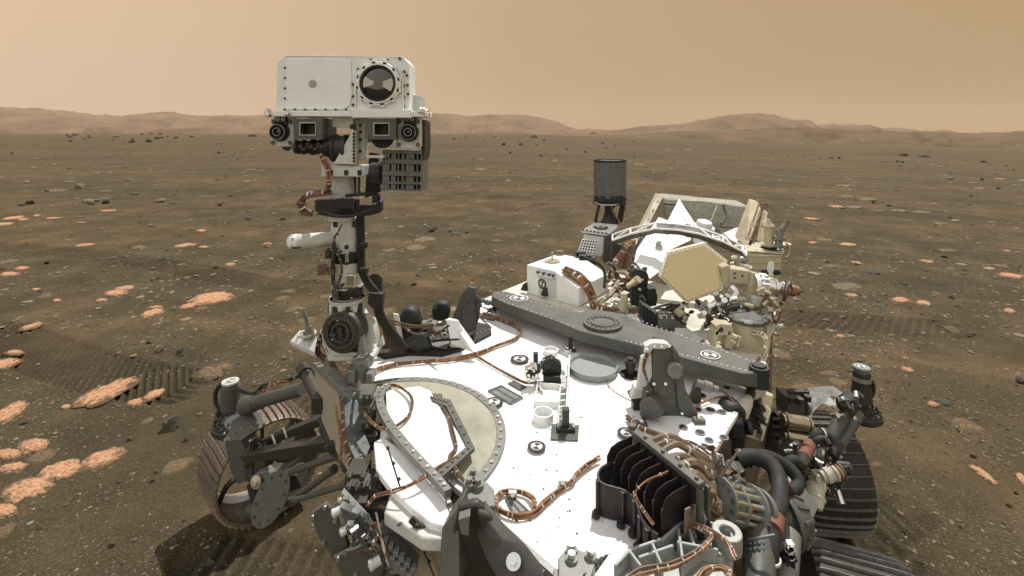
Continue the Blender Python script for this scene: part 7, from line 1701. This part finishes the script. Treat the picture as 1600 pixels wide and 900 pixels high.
# big black hoses looping to the arm
def hose(name, pts, r, mat='hose'): mb = MB(); mb.tube([V(*p) for p in pts], r, 14, 7); return mb.build(name, mat, rover)
hose('thick_hose', [(1150, 716, 1.36), (1176, 714, 1.36), (1200, 722, 1.34), (1216, 744, 1.30), (1218, 780, 1.24), (1212, 805, 1.20)], .021)
hose('thick_hose', [(1156, 722, 1.38), (1190, 712, 1.38), (1222, 724, 1.38), (1244, 744, 1.36), (1246, 760, 1.34), (1234, 768, 1.32), (1226, 764, 1.30)], .017)
hose('thick_hose', [(1264, 700, 1.9), (1272, 684, 1.9), (1286, 678, 1.9), (1300, 684, 1.88), (1304, 700, 1.86), (1300, 712, 1.84)], .016)
hose('thick_hose', [(1262, 708, 1.88), (1274, 690, 1.87), (1288, 686, 1.87), (1296, 696, 1.85)], .013)
hose('thick_hose', [(1226, 726, 1.6), (1240, 720, 1.6), (1252, 726, 1.62), (1256, 714, 1.7)], .018)
hose('thick_hose', [(1206, 830, 1.15), (1204, 860, 1.12), (1202, 890, 1.1), (1200, 925, 1.06)], .019)
mb = MB(); mb.cyl(V(1212, 808, 1.20), V(1207, 830, 1.155), .0225, None, 20); mb.build('red_hose_sleeve', 'red', rover)
mb = MB(); mb.cyl(V(1266, 695, 1.88), V(1254, 716, 1.72), .022, None, 20); mb.build('red_hose_sleeve', 'red', rover)
mb = MB(); mb.cyl(V(1218, 750, 1.30), V(1226, 762, 1.32), .020, None, 20); mb.build('red_hose_sleeve', 'red', rover)
mb = MB()
for p in ((1172, 716, 1.37), (1286, 679, 1.9), (1203, 872, 1.11)): c = V(*p); mb.lathe(c, X if p[1] < 800 else UP, [(-.003, .0235), (.003, .0235), (.003, .02), (-.003, .02)], 20)
mb.build('hose_tie', 'tie', rover)
# shoulder joint: stacked flanges, cone and upper arm tube
mb = MB(); a = V(1122, 782, 1.14); b = V(1196, 800, 1.22); d = (b - a).normalized(); L = (b - a).length
mb.lathe(a, d, [(0, 0), (0, .05), (.006, .05), (.006, .035), (L * .42, .035)], 30)
for s, r_, h in ((.30, .044, .008), (.62, .052, .010), (.80, .048, .016)): mb.lathe(a + d * L * s, d, [(0, 0), (0, r_), (h, r_), (h, 0)], 40)
u, w = frame_of(d)
for k in range(12): t = 2 * math.pi * k / 12; p = a + (u * math.cos(t) + w * math.sin(t)) * .038; mb.m = 1; mb.cyl(p, p + d * L * .62, .006, None, 10); mb.m = 0; mb.cyl(p + d * L * .64, p + d * (L * .64 + .014), .006, None, 6)
mb.build('shoulder_joint', ['lgrey', 'silver'], rover, .001)
mb = MB(); mb.cyl(V(1178, 800, 1.27), V(1224, 812, 1.31), .048, .060, 32); mb.sp([(1164, 806), (1206, 806), (1206, 832), (1168, 832)], 1.17, .02); mb.sp([(1160, 802), (1196, 803), (1196, 810), (1160, 809)], 1.155, .03); mb.m = 1; mb.cyl(V(1187, 820, 1.168), V(1187, 820, 1.16), .009); mb.m = 0; mb.cyl(V(1187, 820, 1.17), V(1187, 820, 1.163), .014); mb.build('elbow_housing', ['grey', 'silver'], rover, .004)
mb = MB(); a = V(1226, 812, 1.30); d = Vector((1, .1, .05)).normalized()
mb.lathe(a, d, [(0, 0), (0, .070), (.008, .072), (.016, .068), (.055, .044), (.06, .03), (.06, 0)], 40)
u, w = frame_of(d)
for k in range(12): t = 2 * math.pi * k / 12; q1 = a + (u * math.cos(t) + w * math.sin(t)) * .066 + d * .018; q2 = a + (u * math.cos(t) + w * math.sin(t)) * .044 + d * .056; mb.box((q1 + q2) / 2, (q2 - q1) * .5, (u * -math.sin(t) + w * math.cos(t)) * .004, (u * math.cos(t) + w * math.sin(t)) * .006)
mb.build('ribbed_cone', 'grey', rover, .001)
mb = MB(); mb.cyl(V(1186, 820, 1.18), V(1186, 930, 1.05), PX(25, 1.1), PX(24, 1.05), 36); mb.cyl(V(1186, 836, 1.165), V(1186, 842, 1.16), PX(27, 1.12), None, 36); mb.cyl(V(1186, 862, 1.135), V(1186, 868, 1.13), PX(27, 1.1), None, 36); mb.m = 1
for k in range(7):
    for row, yy in ((849, 1.15), (858, 1.14)): c = V(1166 + k * 6.5, row, yy - PX(26, 1.1) * math.sqrt(max(0, 1 - ((k - 3) / 3.6) ** 2))); mb.ball(c, .005, n=8, m=6)
mb.tube([V(1162, 848, 1.12), V(1180, 842, 1.09), V(1210, 836, 1.09)], .0035); mb.build('upper_arm_tube', ['grey', 'steel'], rover, .001)
mb = MB(); mb.cyl(V(1232, 835, 1.24), V(1222, 930, 1.12), .030, None, 22); mb.prism([V(1236, 750, 1.5), V(1262, 770, 1.5), V(1280, 790, 1.5), V(1262, 830, 1.4), V(1246, 880, 1.3), V(1236, 820, 1.35)], Y * .02); mb.build('lower_arm_tube', 'lgrey', rover, .002)
mb = MB(); rr_ = random.Random(44)
for k in range(14): p = V(rr_.uniform(1226, 1244), rr_.uniform(850, 880), 1.16); s = rr_.uniform(.004, .010); mb.m = k % 2; mb.box(p, s, s, s * .8); mb.cyl(p, p - Y * .012, s * .7, None, 8)
mb.build('arm_connector', ['white', 'black'], rover, .001)
mb = MB()
for px, py in [(1252, 805), (1254, 818), (1250, 812)]: mb.cyl(V(px, py, 1.28), V(px + 8, py - 2, 1.28), .010, None, 10)
mb.build('arm_plug', 'copper', rover, .001)
# cream gripper like actuator in front of the right wheel
mb = MB(); y = 1.82; a = V(1270, 792, 1.78); b = V(1278, 742, 1.84); d = (b - a).normalized()
mb.lathe(a, d, [(0, 0), (0, .030), (.012, .032), (.03, .034), (.032, .038), (.04, .038), (.042, .032), (.065, .030), (.067, .034), (.073, .034), (.075, .026), (.11, .022), (.115, 0)], 26); mb.box(V(1280, 744, y), .022, .02, .014); mb.sp([(1252, 765), (1270, 770), (1266, 800), (1248, 790), (1236, 760), (1244, 752)], 1.84, .02); act = mb.build('cream_actuator', 'cream', rover, .002)
mb = MB(); a = V(1284, 745, y - .02); b = V(1316, 737, y - .02); d = (b - a).normalized(); mb.lathe(a, d, [(0, 0), (0, .018), (.012, .020), (.014, .026), (.03, .026), (.032, .020), (.045, .026), (.056, .026), (.058, .018), (.078, .020), (.078, 0)], 22); mb.build('actuator_plug', 'cream', act)
mb = MB()
for t in (.55, .8, .95): p = lerp(a, b, t); mb.cyl(p - UP * .02, p - UP * .02 + d * .006, .010, None, 12); mb.cyl(p, lerp(a, b, t + .05), .0275, None, 20)
mb.build('copper_band', 'copper', act)
mb = MB(); mb.cyl(b, b + d * .02, .010, .016, 12); mb.cyl(b + UP * .012, b + d * .025 + UP * .012, .007, None, 10); mb.build('plug_tip', 'black', act)
mb = MB(); rr_ = random.Random(61)
for k in range(40):
    px = rr_.uniform(1238, 1306); py = rr_.uniform(700, 760); y = lerp(1.9, 2.0, rr_.random()); p = V(px, py, y); mb.m = rr_.choice([0, 0, 0, 1, 2]); dd = Vector((rr_.uniform(-1, 1), rr_.uniform(-1, .3), rr_.uniform(-1, 1))).normalized()
    mb.cyl(p, p + dd * rr_.uniform(.03, .07), rr_.uniform(.008, .02), None, 12)
for a, b in [((1262, 790), (1300, 700)), ((1240, 770), (1262, 700)), ((1280, 770), (1310, 690))]: mb.m = 0; mb.tube([V(*a, 1.95), V(*b, 2.05)], .022, 10, 0)
mb.build('differential_linkage', ['dgrey', 'silver', 'steel'], rover, .001)
mb = MB(); mb.lathe(V(1232, 752, 1.75), Vector((-.5, -.8, .2)), [(0, 0), (0, .05), (.02, .05), (.03, .03), (.03, 0)], 24); mb.build('linkage_cap', 'grey', rover, .002); mb = MB(); mb.sp([(1240, 690), (1262, 700), (1250, 730), (1222, 724), (1222, 704)], 2.0, .05); mb.build('linkage_cover', 'grey', rover, .002)
mb = MB()
for k in range(6): p = V(1286 + k * 3, 725 + (k % 3) * 6, 1.88); mb.box(p, .007, .006, .006)
mb.build('linkage_connector', 'white', rover, .001)
harness('linkage_cable_loop', [V(1296, 690, 1.9), V(1308, 696, 1.88), V(1310, 712, 1.86), V(1300, 724, 1.86), V(1290, 716, 1.87), V(1292, 704, 1.88)], .006, 3, rover, mat='hose', ties=3, seed=120)
mb = MB(); rr_ = random.Random(71)
for k in range(24): p = V(rr_.uniform(1126, 1170), rr_.uniform(738, 778), 1.24); mb.m = k % 3; mb.cyl(p, p + Vector((rr_.uniform(-1, 1), rr_.uniform(-1, 0), rr_.uniform(-1, 1))).normalized() * .03, rr_.uniform(.005, .012), None, 8)
mb.build('shoulder_fitting', ['taupe', 'dgrey', 'lgrey'], rover, .001); mb = MB(); mb.m = 1; mb.sp([(1120, 730), (1165, 736), (1160, 775), (1125, 770)], 1.30, .04); mb.build('shoulder_backplate', ['taupe', 'dgrey', 'lgrey'], rover, .001)

# ---------------- finer lines and fittings
rr_ = random.Random(321)
def scatter_lines(k, x0, x1, y0, y1, d0, d1, rmin, rmax, mats, name, sag=.05):
    for i in range(k):
        a = V(rr_.uniform(x0, x1), rr_.uniform(y0, y1), rr_.uniform(d0, d1)); b_ = V(rr_.uniform(x0, x1), rr_.uniform(y0, y1), rr_.uniform(d0, d1)); m_ = (a + b_) / 2 + Vector((rr_.uniform(-sag, sag), rr_.uniform(-sag, sag), rr_.uniform(-sag, sag)))
        harness(name, [a, lerp(a, m_, .55) + UP * rr_.uniform(-.3, .3) * sag, m_, lerp(m_, b_, .45) + X * rr_.uniform(-.3, .3) * sag, b_], rr_.uniform(rmin, rmax), rr_.choice([1, 2, 3]), rover, mat=rr_.choice(mats), ties=rr_.choice([0, 2, 4]), seed=1000 + i)
scatter_lines(9, 1236, 1306, 690, 770, 1.84, 2.0, .004, .008, ['hose', 'hose', 'brown', 'steel', 'copper'], 'linkage_line')
scatter_lines(9, 1112, 1162, 700, 780, 1.16, 1.26, .003, .007, ['taupe', 'brown', 'brown', 'copper', 'lgrey'], 'shoulder_line', .03)
scatter_lines(10, 1085, 1175, 474, 510, 2.0, 2.15, .004, .009, ['copper', 'gold', 'black', 'lgrey', 'brown'], 'antenna_line')
scatter_lines(6, 1172, 1206, 450, 545, 1.95, 2.05, .004, .008, ['copper', 'gold', 'taupe'], 'flank_line')
scatter_lines(6, 590, 720, 500, 545, 1.78, 1.9, .004, .008, ['black', 'brown', 'hose'], 'lock_line', .03)
scatter_lines(7, 545, 640, 800, 890, 1.04, 1.07, .0015, .003, ['copper', 'brown', 'silver'], 'camera_line', .02)
scatter_lines(8, 1000, 1070, 470, 500, 2.15, 2.3, .004, .008, ['lgrey', 'black'], 'deck_line')
def fittings(k, x0, x1, y0, y1, d0, d1, s0, s1, mats, name):
    for i in range(k):
        mb = MB(); p = V(rr_.uniform(x0, x1), rr_.uniform(y0, y1), rr_.uniform(d0, d1)); s = rr_.uniform(s0, s1)
        d = Vector((rr_.uniform(-1, 1), rr_.uniform(-1, .1), rr_.uniform(-.3, 1))).normalized()
        if i % 3 == 0: mb.box(p, d * s, frame_of(d)[0] * s * rr_.uniform(.5, 1), frame_of(d)[1] * s * .6)
        else: mb.cyl(p, p + d * s * 2.2, s * .6, None, 12); mb.cyl(p + d * s, p + d * s * 1.3, s * .8, None, 12)
        mb.build(name, rr_.choice(mats), rover, .0008)
fittings(26, 1060, 1168, 472, 504, 2.0, 2.12, .008, .020, ['tan', 'dgrey', 'silver', 'grey'], 'antenna_fitting')
fittings(16, 1176, 1212, 440, 550, 1.98, 2.06, .008, .018, ['tan', 'gold', 'offwhite'], 'flank_fitting')
fittings(14, 955, 1010, 420, 480, 2.25, 2.4, .008, .018, ['silver', 'tan', 'dgrey'], 'line_fitting')
fittings(16, 1230, 1300, 690, 760, 1.86, 1.95, .007, .016, ['silver', 'dgrey', 'grey', 'lgrey'], 'linkage_fitting')
fittings(14, 1130, 1170, 400, 440, 2.3, 2.4, .008, .016, ['silver', 'lgrey', 'white'], 'truss_fitting')
fittings(5, 518, 566, 350, 475, 1.63, 1.66, .003, .007, ['dgrey', 'silver', 'black'], 'mast_fitting')
